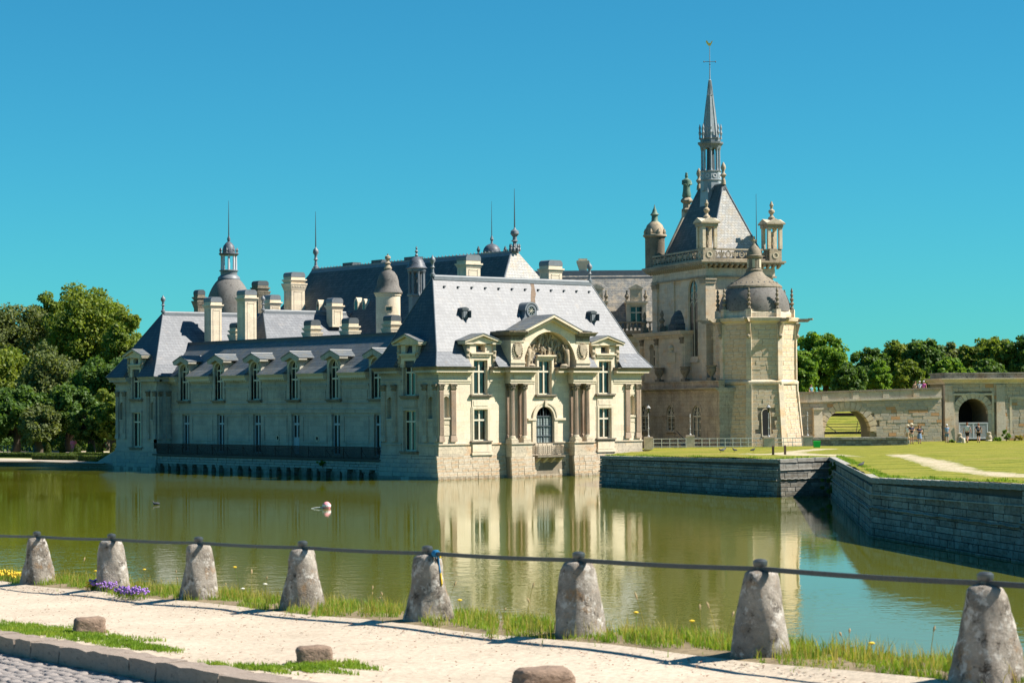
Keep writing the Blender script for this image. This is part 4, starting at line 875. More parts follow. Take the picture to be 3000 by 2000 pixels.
def hatch(u, z, w, h):
    y = roof_y(z); mb = MB(); mb.box(u-w/2, u+w/2, y-.15, y+1.0, z-.12, z+h*.7)
    mb.prism([(u-w/2-.06, z+h*.7), (u-w/2, z+h*.88), (u, z+h), (u+w/2, z+h*.88), (u+w/2+.06, z+h*.7)], y-.25, y+1.0); hh = part('roof_hatch', mb, 'lead_dark', rf)
    mb = MB(); mb.box(u-w*.32, u+w*.32, y-.2, y-.155, z, z+h*.62); mb.box(u-.02, u+.02, y-.21, y-.2, z, z+h*.62); part('hatch_shutter', mb, 'lead', hh)
    mb = MB(); mb.box(u+w*.5, u+w*.55, y-.55, y-.1, z-.02, z+h*.66); part('hatch_leaf', mb, 'lead_dark', hh)
hatch(4.1, 13.0, .62, .85); hatch(17.9, 13.0, .62, .85)
mb = MB(); y = roof_y(13.0); u = 10.95
mb.fr = SIDE(0); mb.prism([(u-.95, 12.9), (u+.95, 12.9), (u+.72, 13.15), (u+.62, 13.5), (u+.62, 13.75)]+[(u+.62*math.cos(a), 13.72+.62*math.sin(a)) for a in np.linspace(.1, PI-.1, 9)]+[(u-.62, 13.75), (u-.62, 13.5), (u-.72, 13.15)], -y-1.6, -y+.25); oc = part('bullseye_dormer', mb, 'lead', rf)
mb = MB(SIDE(0)); mb.arch_band(u, 13.68, .36, .52, -y+.25, -y+.33, 20, 0, 2*PI); mb.arch_band(u, 13.68, .60, .74, -y-1.5, -y+.36, 12, .05, PI-.05); part('bullseye_ring', mb, 'lead', oc)
mb = MB(SIDE(0)); mb.prism([(u+.36*math.cos(a), 13.68+.36*math.sin(a)) for a in np.linspace(0, 2*PI, 16, endpoint=False)], -y+.25, -y+.26); part('pane', mb, 'glass', oc)
mb = MB(SIDE(0))
for k in range(4):
    a = PI*k/4; mb.tube([(u-.36*math.cos(a), -y+.275, 13.68-.36*math.sin(a)), (u+.36*math.cos(a), -y+.275, 13.68+.36*math.sin(a))], .02, 5)
part('tracery', mb, 'paint_cream', oc)
mb = MB()
for k in range(12):                                    # little lead roof vents
    x_ = 3.2+k*1.42; y_ = roof_y(15.55); mb.box(x_-.07, x_+.07, y_-.16, y_+.1, 15.5, 15.62)
part('roof_vent', mb, 'lead_dark', rf)
for px0, px1, py0, dpt in ((1352, 1409, 746, 6.6), (1590, 1652, 762, 7.0)):
    a = on_y((px0+px1)/2+6, py0, dpt); chimney(PV, a[0]-.75, a[0]+.75, dpt, dpt+1.25, 12.5, a[2], panel=True)

mb = MB(); xs_ = [(12.55, 12.95, 16.05), (12.5, 12.85, 15.7), (12.2, 12.75, 15.2), (12.0, 12.45, 14.8), (11.8, 12.3, 14.4), (11.75, 12.0, 14.15)]      # rust run-off below the ridge, down to the bull's-eye
for (a0_, a1_, z0_), (b0_, b1_, z1_) in zip(xs_[:-1], xs_[1:]):
    mb.add([(a0_, roof_y(z0_)-.012, z0_), (a1_, roof_y(z0_)-.012, z0_), (b1_, roof_y(z1_)-.012, z1_), (b0_, roof_y(z1_)-.012, z1_)], [(0, 1, 2, 3)])
part('rust_stain', mb, 'rust_stain', rf)
# ================================================================ LONG GALLERY between the pavilions
GX = 1.5; G0, G1 = 7.75, 44.05; GF = WEST(GX)
GA = thing('gallery_wing', 'long low stone gallery with six arched dormer windows and a railed terrace over the water', 'building', (4.5, 25.9, 0))
gc = [10.42, 16.64, 22.86, 29.12, 35.30, 41.48]; HW_ = .68
holes = [(c-HW_, c+HW_, 6.52, 8.9) for c in gc]+[(c-.62-.15, c+.62-.15, 1.75, 5.22) for c in gc]
mb = MB(GF); mb.wall(G0, G1, 1.3, 8.72, -.6, 0, holes); part('gallery_wall', mb, 'stone_gallery_shade', GA)
mb = MB(); mb.box(7.9, 8.5, G0, G1, .3, 8.7); part('rear_wall', mb, 'stone_gallery_shade', GA)
mb = MB(GF); mb.box(G0, G1, 0, .12, 5.32, 5.58); mb.box(G0, G1, 0, .16, 5.58, 5.64); part('string_course', mb, 'stone_gallery_shade', GA)
mb = MB(GF); mb.box(G0, G1, 0, .09, 6.16, 6.24); part('sill_course', mb, 'stone_gallery_shade', GA)
edges = [G0]+[x for c in gc for x in (c-HW_-.42, c+HW_+.42)]+[G1]
for a, b in zip(edges[0::2], edges[1::2]):
    if b-a < .5: continue
    mb = MB(GF); mb.box(a, b, -.3, .08, 7.45, 7.62); mb.box(a, b, -.3, .13, 7.62, 7.76); part('architrave', mb, 'stone_gallery_shade', GA)
    mb = MB(GF); mb.box(a+.25, b-.25, 0, .05, 6.55, 7.28); part('wall_panel', mb, 'stone_gallery_shade', GA)
    mb = MB(GF); n_ = int((b-a)/.30)
    for k in range(n_): mb.box(lerp(a, b, (k+.15)/n_), lerp(a, b, (k+.7)/n_), .12, .34, 8.17, 8.30)
    mb.box(a, b, -.3, .14, 8.17, 8.30); part('dentil_course', mb, 'stone_trim', GA)
    mb = MB(GF); mb.box(a, b, -.3, .42, 8.30, 8.5); mb.taper(a, b, -.3, .44, 8.5, a-.06, b+.06, -.3, .58, 8.68); mb.box(a-.08, b+.08, -.3, .6, 8.68, 8.74); part('cornice', mb, 'stone_trim', GA)
for k, c in enumerate(gc):
    window(GA, GF, c-HW_, c+HW_, 6.52, 9.90, (8.25, 9.22), .16, .085, True, True, blind=.45 if k == 2 else 0.); mb = MB(GF)
    mb.box(c-HW_-.34, c-HW_, -.55, .10, 6.52, 9.22); mb.box(c+HW_, c+HW_+.34, -.55, .10, 6.52, 9.22); mb.spandrel(c, 9.22, HW_, 10.12, -.55, .10, 10, HW_+.34); dm = part('dormer', mb, 'stone_gallery_shade', GA)
    mb = MB(GF); mb.arch_band(c, 9.22, HW_, HW_+.14, .10, .16, 12); part('archivolt', mb, 'stone_trim', dm)
    mb = MB(GF); mb.box(c-HW_-.42, c+HW_+.42, 0, .30, 6.38, 6.50); mb.box(c-HW_-.34, c+HW_+.34, 0, .2, 6.26, 6.38); part('window_sill', mb, 'stone_old', dm)
    w = HW_+.75; zb, za = 9.95, 10.62; mb = MB(GF)
    mb.prism([(c-w, zb), (c-w+.3, zb-.12), (c-HW_-.3, zb-.12), (c, za-.45), (c+HW_+.3, zb-.12), (c+w-.3, zb-.12), (c+w, zb), (c+w, zb+.16), (c, za), (c-w, zb+.16)], -.4, .46); part('pediment', mb, 'stone_gallery_shade', dm)
    for a_, b_ in ((c-HW_-.34, c-HW_-.10), (c+HW_+.10, c+HW_+.34)):
        mb = MB(GF); mb.box(a_, b_, -2.1, -.55, 8.6, 10.0); part('dormer_cheek', mb, 'stone_cream', dm)
    mb = MB(GF)
    for sg in (-1, 1): mb.prism([(c+sg*(w+.03), zb+.16), (c+sg*(w+.03), zb+.23), (c, za+.09), (c, za+.01)], -2.7, .5)
    part('dormer_roof', mb, 'slate_gallery', dm)
    mb = MB(GF); mb.tube([(c, .5, za+.09), (c, -2.7, za+.09)], .05, 6); part('dormer_ridge', mb, 'lead', dm)
    # french window on the terrace
    dw = window(GA, GF, c-.77, c+.47, 1.75, 5.22, (4.35,), .22, .11, True, mat='paint_blue', name='french_window'); mb = MB(GF)
    if k == 2:
        mb.box(c-.66, c+.36, -.225, -.215, 1.85, 3.2); part('door_panel', mb, 'paint_blue', dw)
    mb = MB(GF); mb.box(c-.80, c-.772, -.6, .0, 1.75, 5.22); part('shutter', mb, 'paint_blue', dw)
mids = [(a+b)/2 for a, b in zip(gc[:-1], gc[1:])]
for k, mdl in enumerate(mids):
    mb = MB(GF); a, b = mdl-1.95, mdl+1.75
    for u0, u1, z0, z1 in ((a, b, 5.0, 5.1), (a, b, 2.75, 2.85), (a, a+.1, 2.85, 5.0), (b-.1, b, 2.85, 5.0)): mb.box(u0, u1, 0, .05, z0, z1)
    part('wall_panel', mb, 'stone_gallery_shade', GA)
for u in (19.3, 25.5):
    mb = MB(GF); mb.arch_band(u, 3.12, .17, .27, 0, .05, 14, 0, 2*PI); ov = part('oval_opening', mb, 'stone_trim', GA)
    mb = MB(GF); mb.prism([(u+.17*math.cos(a), 3.12+.22*math.sin(a)) for a in np.linspace(0, 2*PI, 12, endpoint=False)], 0, .012); part('oval_void', mb, 'shade_interior', ov)
# terrace on its stone base with shallow water arches
mb = MB(LEFT); mb.box(G0, G1+.4, -1.6, 0.02, .62, 1.30); mb.box(G0-.1, G1+.55, -1.6, .22, 1.38, 1.52); mb.box(G0, G1+.45, -1.6, .12, 1.30, 1.38); tb = part('terrace', mb, 'mortar', GA)
stones(tb, OFF[GA.name], LEFT, PI/2, G0+.05, G1+.38, .62, 1.32, .06, .14, (.22, .25), (.55, .95), ['stone_quay', 'stone_quay', 'stone_moat_pale', 'stone_gallery_shade'], limit=190, gap=.04)
mb = MB(LEFT); mb.box(G0, G1+.4, -1.6, -.5, -1.3, .62); part('terrace_foot', mb, 'stone_moat', GA)
n_ = 24
for k in range(n_):                                    # stubby piers with corbels that carry the terrace over the water
    u = lerp(G0+.5, G1, k/(n_-1))+random.uniform(-.3, .3); w = random.uniform(.2, .5); mb = MB(LEFT)
    mb.taper(u-w, u+w, -.55, -.02, -1.0, u-w*.9, u+w*.9, -.55, -.04, .28); mb.taper(u-w*.9, u+w*.9, -.55, -.04, .28, u-w*1.35, u+w*1.35, -.55, .0, .44); mb.box(u-w*1.35, u+w*1.35, -.55, .03, .44, .62); part('pier', mb, random.choice(['stone_quay', 'stone_moat', 'stone_moat']), GA)
# railing
rl = []
mb = MB(LEFT); mb.box(G0-.05, G1+.5, .06, .12, 2.44, 2.52); part('handrail', mb, 'iron_rust', GA)
mb = MB(LEFT); mb.box(G0-.05, G1+.5, .07, .11, 1.62, 1.67); mb.box(G0-.05, G1+.5, .07, .11, 2.28, 2.31); part('bottom_rail', mb, 'iron_rust', GA)
mbar = MB(); mbar.box(-.018, .018, -.018, .018, 1.53, 2.44); mbar_me = mbar.mesh('baluster', (0, 0, 0)); mbar_me.materials.append(MATS['iron_rust']); off = OFF[GA.name]
bu = np.arange(G0+.1, G1+.45, .125)
for k, u in enumerate(bu[:300]):
    o = bpy.data.objects.new('baluster', mbar_me); x, y, z = LEFT(u, .09, 0); o.location = (x-off[0], y-off[1], 0); link(o, GA)
for k in range(15):
    u = lerp(G0+.1, G1+.4, k/14); mb = MB(LEFT); mb.box(u-.03, u+.03, .06, .12, 1.52, 2.5); mb.tube([(u, .09, 2.3), (u+.05, -.25, 1.9), (u, -.45, 1.53)], .02, 5); part('rail_post', mb, 'iron_rust', GA)
# roof
mb = MB(); xe, xr, zr = 1.02, 5.0, 12.12
mb.add([(xe, G0-1, 8.74), (xe, G1+1, 8.74), (xr-.4, G0-1, zr-.2), (xr-.4, G1+3.5, zr-.2), (xr+.4, G0-1, zr-.2), (xr+.4, G1+3.5, zr-.2), (9.0, G0-1, 8.74), (9.0, G1+1, 8.74)],
       [(0, 1, 3, 2), (2, 3, 5, 4), (4, 5, 7, 6), (0, 2, 4, 6), (1, 7, 5, 3), (0, 6, 7, 1)]); gr = part('roof', mb, 'slate_gallery', GA)
# the foot of the slope is open in front of each dormer: trim the long slope and lay separate strips
gr.data.clear_geometry(); mb = MB(); xk, zk = 1.75, 9.36
mb.add([(xk, G0-1, zk), (xk, G1+1, zk), (xr-.4, G0-1, zr-.2), (xr-.4, G1+3.5, zr-.2), (xr+.4, G0-1, zr-.2), (xr+.4, G1+3.5, zr-.2), (9.0, G0-1, 8.74), (9.0, G1+1, 8.74), (xk, G0-1, 8.72), (xk, G1+1, 8.72)],
       [(0, 1, 3, 2), (2, 3, 5, 4), (4, 5, 7, 6), (8, 0, 2, 4, 6), (1, 9, 7, 5, 3), (8, 6, 7, 9), (0, 8, 9, 1)])
me = mb.mesh('roof', OFF[GA.name]); me.materials.append(MATS['slate_gallery']); gr.data = me
for a, b in zip(edges[0::2], edges[1::2]):
    if b-a < .5: continue
    mb = MB(); A, B = a-.02, b+.02; mb.add([(.86, A, 8.745), (.86, B, 8.745), (xk, A, zk), (xk, B, zk), (xk, A, 8.745), (xk, B, 8.745)], [(0, 1, 3, 2), (0, 4, 5, 1), (0, 2, 4), (1, 5, 3), (2, 3, 5, 4)]); part('roof_foot', mb, 'slate_gallery', gr)
mb = MB(); mb.box(xr-.5, xr+.5, G0-1, G1+3.5, zr-.28, zr-.02); mb.tube([(xr-.48, G0-1, zr-.05), (xr-.48, G1+3.5, zr-.05)], .07, 6); part('ridge_capping', mb, 'lead_dark', gr)
for px, pyt, pyb in ((693, 945, 1000), (912, 937, 985), (1023, 931, 977), (1146, 923, 968)):
    a = on_x(px, pyt, 6.4); chimney(GA, 6.0, 7.0, a[1]-.55, a[1]+.55, 10.5, a[2], panel=False, ornate=True, mat='stone_trim', cap='lead_dark')

# ================================================================ END PAVILION at the far end of the gallery
FP = thing('end_pavilion', 'far stone pavilion with steep hipped roof at the left end of the gallery', 'building', (9., 48., 0))
Y0, Y1 = 44.1, 51.95; XE = 18.
hl = [(47.05, 48.75, 2.1, 5.42), (47.05, 48.7, 6.72, 9.0), niche_hole(44.95, .62, 4.72, 6.4), niche_hole(50.85, .66, 4.72, 6.4)]
mb = MB(LEFT); mb.wall(Y0, Y1, 1.7, 8.8, -.6, 0, hl); part('side_wall', mb, 'stone_gallery_shade', FP)
mb = MB(); mb.box(.0, XE, Y0+.002, Y0+.6, .3, 8.8); mb.box(.6, XE, Y1-.6, Y1, .3, 8.8); part('front_wall', mb, 'stone_gallery_shade', FP)
mb = MB(LEFT); mb.taper(Y0-.25, Y1+.25, -1., .35, -1.3, Y0-.05, Y1+.05, -1., .1, 1.72); mb.box(Y0-.05, Y1+.05, -.5, .12, 1.72, 2.0); pc = part('plinth', mb, 'stone_gallery_shade', FP)
stones(pc, OFF[FP.name], LEFT, PI/2, Y0-.2, Y1+.2, -.15, 1.68, .13, .2, (.3, .4), (.6, 1.1), ['stone_gallery_shade', 'stone_quay'], limit=90, lean=.13)
for u0, u1 in ((44.2, 44.6), (45.35, 45.85), (49.95, 50.45), (51.3, 51.8)): pilaster(FP, LEFT, u0, u1, 3.3, 7.45, mat='stone_gallery_shade')
for uc in (44.95, 50.85): niche(FP, LEFT, uc, .62, 4.72, 6.4, 'stone_gallery_shade')
for u0, u1, z0, z1, tz in ((47.05, 48.75, 2.1, 5.40, 4.5), (47.05, 48.7, 6.72, 9.55, 8.4)):
    window(FP, LEFT, u0, u1, z0, z1, (tz,), .17, .085); frame_mould(FP, LEFT, u0, u1, z0, z1, .17, mat='stone_gallery_shade')
entablature(FP, LEFT, Y0, 46.75, 7.45, 0, (.66, 0), mat='stone_gallery_shade', cornmat='stone_gallery_shade'); entablature(FP, LEFT, 49.05, Y1, 7.45, 0, (0, .66), mat='stone_gallery_shade', cornmat='stone_gallery_shade')
fr_ = SIDE(Y0); entablature(FP, fr_, .02, 1.45, 7.446, 0, (0, 0), mat='stone_gallery_shade', cornmat='stone_gallery_shade')
for u0, u1 in ((.12, .5), (1.0, 1.42)): pilaster(FP, fr_, u0, u1, 3.3, 7.44, mat='stone_gallery_shade')
rf = hip_roof(FP, -.74, XE, Y0-.74, Y1+.74, 8.80, 1.0, 3.0, XE-3, 48.05, 15.05, ['slate_light', 'slate_shaded'], None, [(Y0-.74, 46.55), (49.25, Y1+.74)])
stone_dormer(FP, LEFT, 47.9, 8.81, 9.52, 10.05, 1.3, 10.6, 11.25, 1.5); finial(FP, 3.0, 48.05, 15.05, 1.7, .24, name='roof_finial')
a = at_depth(637, 870, 215); chimney(FP, 6.35, 7.55, 44.7, 45.95, 11.2, a[2], mat='stone_cream')
a = at_depth(584, 849, 224); chimney(FP, a[0]-.4, a[0]+.4, a[1]-.4, a[1]+.4, 13.5, a[2], mat='stone_old', cap='lead_dark', ornate=True, panel=False)
# little sloping abutment of the garden quay beside the pavilion
qw = thing('garden_quay', 'low mossy stone quay along the garden edge left of the far pavilion', 'quay', (-6, 80, 0))
for (xa, ya), (xb, yb) in zip(quay[:-1], quay[1:]):
    ang, fr, ln = seg_frame((xa, ya), (xb, yb)); mb = MB(fr); mb.box(0, ln, -.6, 0, -1.3, .50); c_ = part('quay_wall', mb, 'mortar', qw); ln2 = min(ln, 40)
    stones(c_, OFF[qw.name], fr, ang, 0, ln2, -.05, .44, .03, .12, (.22, .26), (.8, 1.5), ['stone_quay'], limit=60)
    mb = MB(fr); mb.box(0, ln, -.7, .10, .44, .56); part('quay_coping', mb, 'stone_quay', qw)
mb = MB(LEFT); mb.prism([(51.9, .3), (56.5, .3), (52.2, 1.7), (51.9, 1.7)], -.8, .05); part('buttress', mb, 'stone_quay', qw)

# ================================================================ REAR WING (pale slate roof behind the gallery)
RW = thing('rear_wing', 'wing with pale sunlit slate roof rising behind the gallery ridge', 'building', (18, 38, 0))
mb = MB(); mb.box(6.3, 30, 34.2, 41.8, .3, 9.3); part('wall', mb, 'stone_gallery_shade', RW)
rf = hip_roof(RW, 5.6, 31, 33.5, 42.5, 9.3, .9, 8.0, 28.5, 38.0, 14.95, ['slate_light', 'slate_shaded']); finial(RW, 8.0, 38, 14.95, 1.5, .22, name='roof_finial')
a = at_depth(719, 848, 208); chimney(RW, a[0]-.1, a[0]+1.15, a[1]-.1, a[1]+1.3, 10.5, a[2], mat='stone_cream')
a = at_depth(797, 864, 222); chimney(RW, a[0]-.6, a[0]+.6, a[1]-.6, a[1]+.6, 12.5, a[2], mat='stone_cream')
a = at_depth(980, 873, 214); chimney(RW, a[0]-.6, a[0]+.6, a[1]-.5, a[1]+.5, 13.5, a[2], mat='stone_cream')

# ================================================================ GREAT HALL (big dark roof)
GH = thing('great_hall', 'tall main block with long dark mossy slate roof and lead ridge behind the other wings', 'building', (22, 34, 0))
mb = MB(); mb.box(16.3, 27.7, 14, 53, .3, 12.0); part('wall', mb, 'stone_cream', GH)
mb = MB(); ra, rb = (22, 17.3, 19.95), (22, 49.8, 19.95); E_ = [(15.8, 13.4, 11.8), (28.2, 13.4, 11.8), (28.2, 53.6, 11.8), (15.8, 53.6, 11.8)]
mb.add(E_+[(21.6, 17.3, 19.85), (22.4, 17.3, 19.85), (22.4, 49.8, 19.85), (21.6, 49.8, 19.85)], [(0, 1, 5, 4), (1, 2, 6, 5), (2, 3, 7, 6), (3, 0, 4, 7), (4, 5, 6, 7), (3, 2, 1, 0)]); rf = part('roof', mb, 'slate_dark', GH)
rf.data.materials.append(MATS['slate_sunlit'])
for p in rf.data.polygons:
    if p.normal.y < -.4: p.material_index = 1  # sunlight painted on the end hip as a paler slate
mb = MB(); mb.box(21.55, 22.45, 17.2, 49.9, 19.85, 20.0)
for a in np.arange(17.3, 49.8, .55): mb.lathe([(.07, 0), (.05, .09), (.01, .14)], 5, (21.6, a, 20.0))
part('ridge_capping', mb, 'lead', rf)
mb = MB(); mb.tube([(15.8, 13.4, 11.85), (21.6, 17.3, 19.9)], .09, 6); part('hip_capping', mb, 'lead', rf)
mb = MB(); mb.add([(20.9, 16.75, 18.7), (21.58, 17.2, 19.9), (21.58, 49.9, 19.9), (20.9, 50.3, 18.7), (20.8, 16.75, 18.62), (20.8, 50.3, 18.62)], [(0, 1, 2, 3), (0, 3, 5, 4)]); part('lead_flashing', mb, 'lead', rf)
for y in (33, 38.5, 43.5):
    mb = MB(); mb.box(21.6, 22.6, y-.9, y+.9, 19.95, 20.3); part('ridge_vent', mb, 'lead_dark', rf)
finial(GH, 22, 17.3, 19.95, 2.2, .4, name='roof_finial'); finial(GH, 22, 49.8, 19.95, 2.4, .3, name='roof_finial')
a = on_x(1512, 552, 22); rod(GH, 22, 17.3, 21.8, a[2], .07); a = on_x(922, 620, 22); rod(GH, 22, 49.8, 22., a[2], .07)
mb = MB()
for k in range(8): mb.lathe([(.1, 0), (.12, .2), (.05, .3), (.09, .45), (.01, .7)], 6, (22+.45*math.cos(k*PI/4), 17.3+.45*math.sin(k*PI/4), 19.95))
part('crest', mb, 'lead', GH)
for px, py, w in ((877, 903, .24), (938, 900, .24), (1050, 894, .32), (1073, 898, .28)):     # small round-headed roof lights low on the slope
    a = on_x(px, py, 18.6); mb = MB(WEST(18.6)); u = a[1]; z = a[2]; mb.prism([(u-w, z-.6), (u+w, z-.6), (u+w, z+.3), (u+w*.6, z+.62), (u, z+.75), (u-w*.6, z+.62), (u-w, z+.3)], -1.8, .3); dd = part('roof_light', mb, 'stone_trim', rf)
    mb = MB(WEST(18.6)); mb.prism([(u-w*.7, z-.5), (u+w*.7, z-.5), (u+w*.7, z+.25), (u, z+.55), (u-w*.7, z+.25)], .3, .31); part('pane', mb, 'glass', dd)
a = at_depth(862, 798, 224); chimney(GH, a[0]-.8, a[0]+.8, a[1]-.7, a[1]+.7, 13, a[2], mat='stone_cream', cap='lead', ornate=True)
a = at_depth(762, 823, 240); chimney(GH, a[0]-.65, a[0]+.65, a[1]-.6, a[1]+.6, 13, a[2], mat='stone_old', cap='lead_dark', ornate=True)

# ================================================================ DOME TOWER with lantern (far left)
def dome_tower(name, label, px, pys, dep, pyl, rad, mat, seg=24):
    pass
c = at_depth(671, 930, 255); DT = thing('dome_tower', 'round stone tower with grey fish-scale dome, open lantern and tall spike', 'tower', (c[0], c[1], .5), local=True)
z0 = c[2]-.5; rr = 2.72
mb = MB(); mb.lathe([(2.6, 0), (2.6, z0-.5), (2.85, z0-.4), (2.85, z0-.1), (2.6, z0)], 32); part('drum', mb, 'stone_cream', DT, 40)
mb = MB(); mb.lathe([(rr*math.cos(a), z0+4.9*math.sin(a)) for a in np.linspace(0, 1.18, 12)], 32); dmm = part('dome', mb, 'stone_dome', DT, 50)
zt = z0+4.9*math.sin(1.18); mb = MB(); mb.lathe([(1.3, zt-.15), (1.25, zt+.1), (.95, zt+.35), (.98, zt+.75), (1.1, zt+.8), (1.1, zt+.9), (.9, zt+.95)], 20); part('lantern_base', mb, 'lead', DT, 40)
for k in range(8):
    a = k*PI/4+.2; mb = MB(); mb.lathe([(.13, zt+.9), (.11, zt+2.5), (.16, zt+2.6)], 8, (.82*math.cos(a), .82*math.sin(a), 0)); part('lantern_column', mb, 'paint_grey', DT)
mb = MB(); mb.lathe([(1.0, zt+2.6), (1.15, zt+2.75), (1.15, zt+2.85), (.72, zt+2.9), (.74, zt+3.2), (.62, zt+3.7), (.35, zt+4.05), (.14, zt+4.2), (.2, zt+4.5), (.06, zt+4.9), (.05, zt+5.3)], 20); part('cupola', mb, 'slate_light', DT, 40)
for k in range(8):
    a = k*PI/4; mb = MB(); mb.lathe([(.1, zt+2.85), (.05, zt+3.0), (.12, zt+3.2), (.02, zt+3.5)], 6, (1.02*math.cos(a), 1.02*math.sin(a), 0)); part('urn', mb, 'lead', DT)
a = at_depth(671, 588, 255); rod(DT, 0, 0, zt+4.9, a[2]-.5, .07)
mb = MB(lambda x, y, z: (x, y, z)); mb.fr = lambda u, d, z: (-2.2*.8+u*.777-d*.63, -2.2*.6-u*.63-d*.777, z)
mb.box(-.5, .5, -.8, .3, z0-.3, z0+1.1); mb.prism([(-.7, z0+1.1), (.7, z0+1.1), (0, z0+1.5)], -.8, .4); mb.lathe([(.2, z0-.4), (.1, z0), (.25, z0+.3), (.05, z0+.7)], 8, (.95, .2, 0)); part('dome_dormer', mb, 'stone_carved', DT)

# ================================================================ ROUND TURRET and LANTERN TURRET in front of the great hall
c = at_depth(1137, 915, 203); RT = thing('round_turret', 'squat round stone turret with bell-shaped scaled dome and carved finial', 'turret', (c[0], c[1], .5), local=True)
zb = at_depth(1137, 857, 203)[2]-.5; zt = at_depth(1137, 790, 203)[2]-.5; zf = at_depth(1137, 744, 203)[2]-.5
mb = MB(); mb.lathe([(1.12, 0), (1.12, zb-.35), (1.2, zb-.3), (1.2, zb-.18), (1.3, zb-.1), (1.3, zb)], 28); part('drum', mb, 'stone_cream', RT, 40)
mb = MB(); h = zt-zb; mb.lathe([(1.36, zb-.02), (1.2, zb+h*.12), (1.02, zb+h*.3), (.98, zb+h*.5), (.85, zb+h*.72), (.6, zb+h*.9), (.25, zb+h)], 28); part('dome', mb, 'stone_dome', RT, 50)
h = zf-zt; mb = MB(); mb.lathe([(.3, zt-.05), (.38, zt+h*.1), (.2, zt+h*.3), (.3, zt+h*.42), (.12, zt+h*.52), (.12, zt+h*.6), (.28, zt+h*.72), (.25, zt+h*.85), (.06, zt+h*.92), (.09, zt+h)], 12); part('finial', mb, 'stone_carved', RT, 40)
f_ = lambda u, d, z: (u*.85-d*.53, -u*.53-d*.85, z)
mb = MB(f_); mb.box(-.34, .34, .9, 1.14, zb-1.75, zb-1.28); part('window_surround', mb, 'stone_trim', RT); mb = MB(f_); mb.box(-.25, .25, 1.14, 1.15, zb-1.68, zb-1.35); part('pane', mb, 'glass', RT)
c = at_depth(1221, 880, 198); LT = thing('lantern_turret', 'slim lead lantern turret with open arches and small scaled slate dome', 'turret', (c[0], c[1], .5), local=True)
zb = at_depth(1221, 786, 198)[2]-.5; zt = at_depth(1221, 752, 198)[2]-.5; zf = at_depth(1221, 721, 198)[2]-.5; z1 = at_depth(1221, 865, 198)[2]-.5
mb = MB(); mb.lathe([(.75, 0), (.75, z1-.1), (.9, z1-.05), (.9, z1+.1)], 8, a0=PI/8); part('shaft', mb, 'lead', LT)
for k in range(8):
    a = PI/8+k*PI/4; mb = MB(); mb.lathe([(.13, z1+.1), (.10, z1+.3), (.10, zb-.5), (.17, zb-.3)], 6, (.68*math.cos(a), .68*math.sin(a), 0)); part('lantern_column', mb, 'lead', LT)
mb = MB(); mb.lathe([(.28, z1+.1), (.22, z1+.5), (.3, z1+.9), (.12, z1+1.4), (.2, z1+1.6)], 8); part('statue', mb, 'lead_dark', LT, 50)
mb = MB(); mb.lathe([(.72, zb-.35), (.86, zb-.25), (.86, zb-.1), (.95, zb)], 8, a0=PI/8); part('cornice', mb, 'lead', LT)
mb = MB(); h = zt-zb; mb.lathe([(.98, zb), (.8, zb+h*.18), (.72, zb+h*.45), (.55, zb+h*.75), (.2, zb+h), (.1, zb+h*1.02)], 20); part('dome', mb, 'slate_light', LT, 50)
h = zf-zt; mb = MB(); mb.lathe([(.1, zt-.05), (.16, zt+h*.15), (.06, zt+h*.3), (.16, zt+h*.5), (.05, zt+h*.65), (.1, zt+h*.8), (.01, zt+h)], 8); part('finial', mb, 'lead', LT, 40)
c = at_depth(1441, 740, 235); SD = thing('small_dome', 'small slate dome with thin spike showing behind the great ridge', 'dome', (c[0], c[1], .5), local=True)
zb = c[2]-.5; mb = MB(); mb.lathe([(.9, 0), (.9, zb-.1), (1.0, zb)], 16); part('drum', mb, 'stone_cream', SD); mb = MB(); mb.lathe([(.95*math.cos(a), zb+.95*math.sin(a)) for a in np.linspace(0, 1.45, 8)], 20); part('dome', mb, 'slate_light', SD, 50)
mb = MB(); mb.lathe([(.15, zb+.9), (.1, zb+1.2), (.2, zb+1.4), (.06, zb+1.8)], 8); part('finial', mb, 'lead', SD); rod(SD, 0, 0, zb+1.7, at_depth(1441, 590, 235)[2]-.5, .05)
for sg in (-1, 1):
    mb = MB(); mb.lathe([(.16, zb-.3), (.08, zb), (.2, zb+.3), (.03, zb+.7)], 8, (sg*1.1, -sg*.9, 0)); part('urn', mb, 'lead_dark', SD)
# ================================================================ CHAPEL (own axes, turned 19.5 degrees)
CA = R(-19.5); CX = np.array([math.cos(CA), math.sin(CA), 0]); CY = np.array([-math.sin(CA), math.cos(CA), 0]); CO = np.array([35.6, 6.16, 0.])
def ch_x(px, py, off=0.): q = pl(px, py, CX, CO+CX*off)-CO; return float(q @ CY), float(q[2])
def ch_y(px, py, off=0.): q = pl(px, py, CY, CO+CY*off)-CO; return float(q @ CX), float(q[2])
CH = thing('chapel', 'tall stone chapel with steep roof, slender lead spire and domed polygonal apse', 'chapel', tuple(CO), CA, local=True)
NW, NL = 6.7, 12.2; ZC = 18.0
mb = MB(LEFT); mb.wall(0, NL, 1.2, ZC, -.7, 0, [(2.05, 4.15, 10.2, 17.4)]); mb.spandrel(3.1, 16.35, 1.05, 17.41, -.7, 0, 12); part('nave_wall', mb, 'stone_chapel', CH)
mb = MB(FRONT); mb.box(0.7, NW, -.7, -.001, 1.2, ZC); part('end_wall', mb, 'stone_chapel', CH)
mb = MB(); mb.box(NW-.7, NW-.002, .7, NL, 1.2, ZC); mb.box(.7, NW-.7, NL-.7, NL-.003, 1.2, ZC); part('rear_wall', mb, 'stone_chapel', CH)
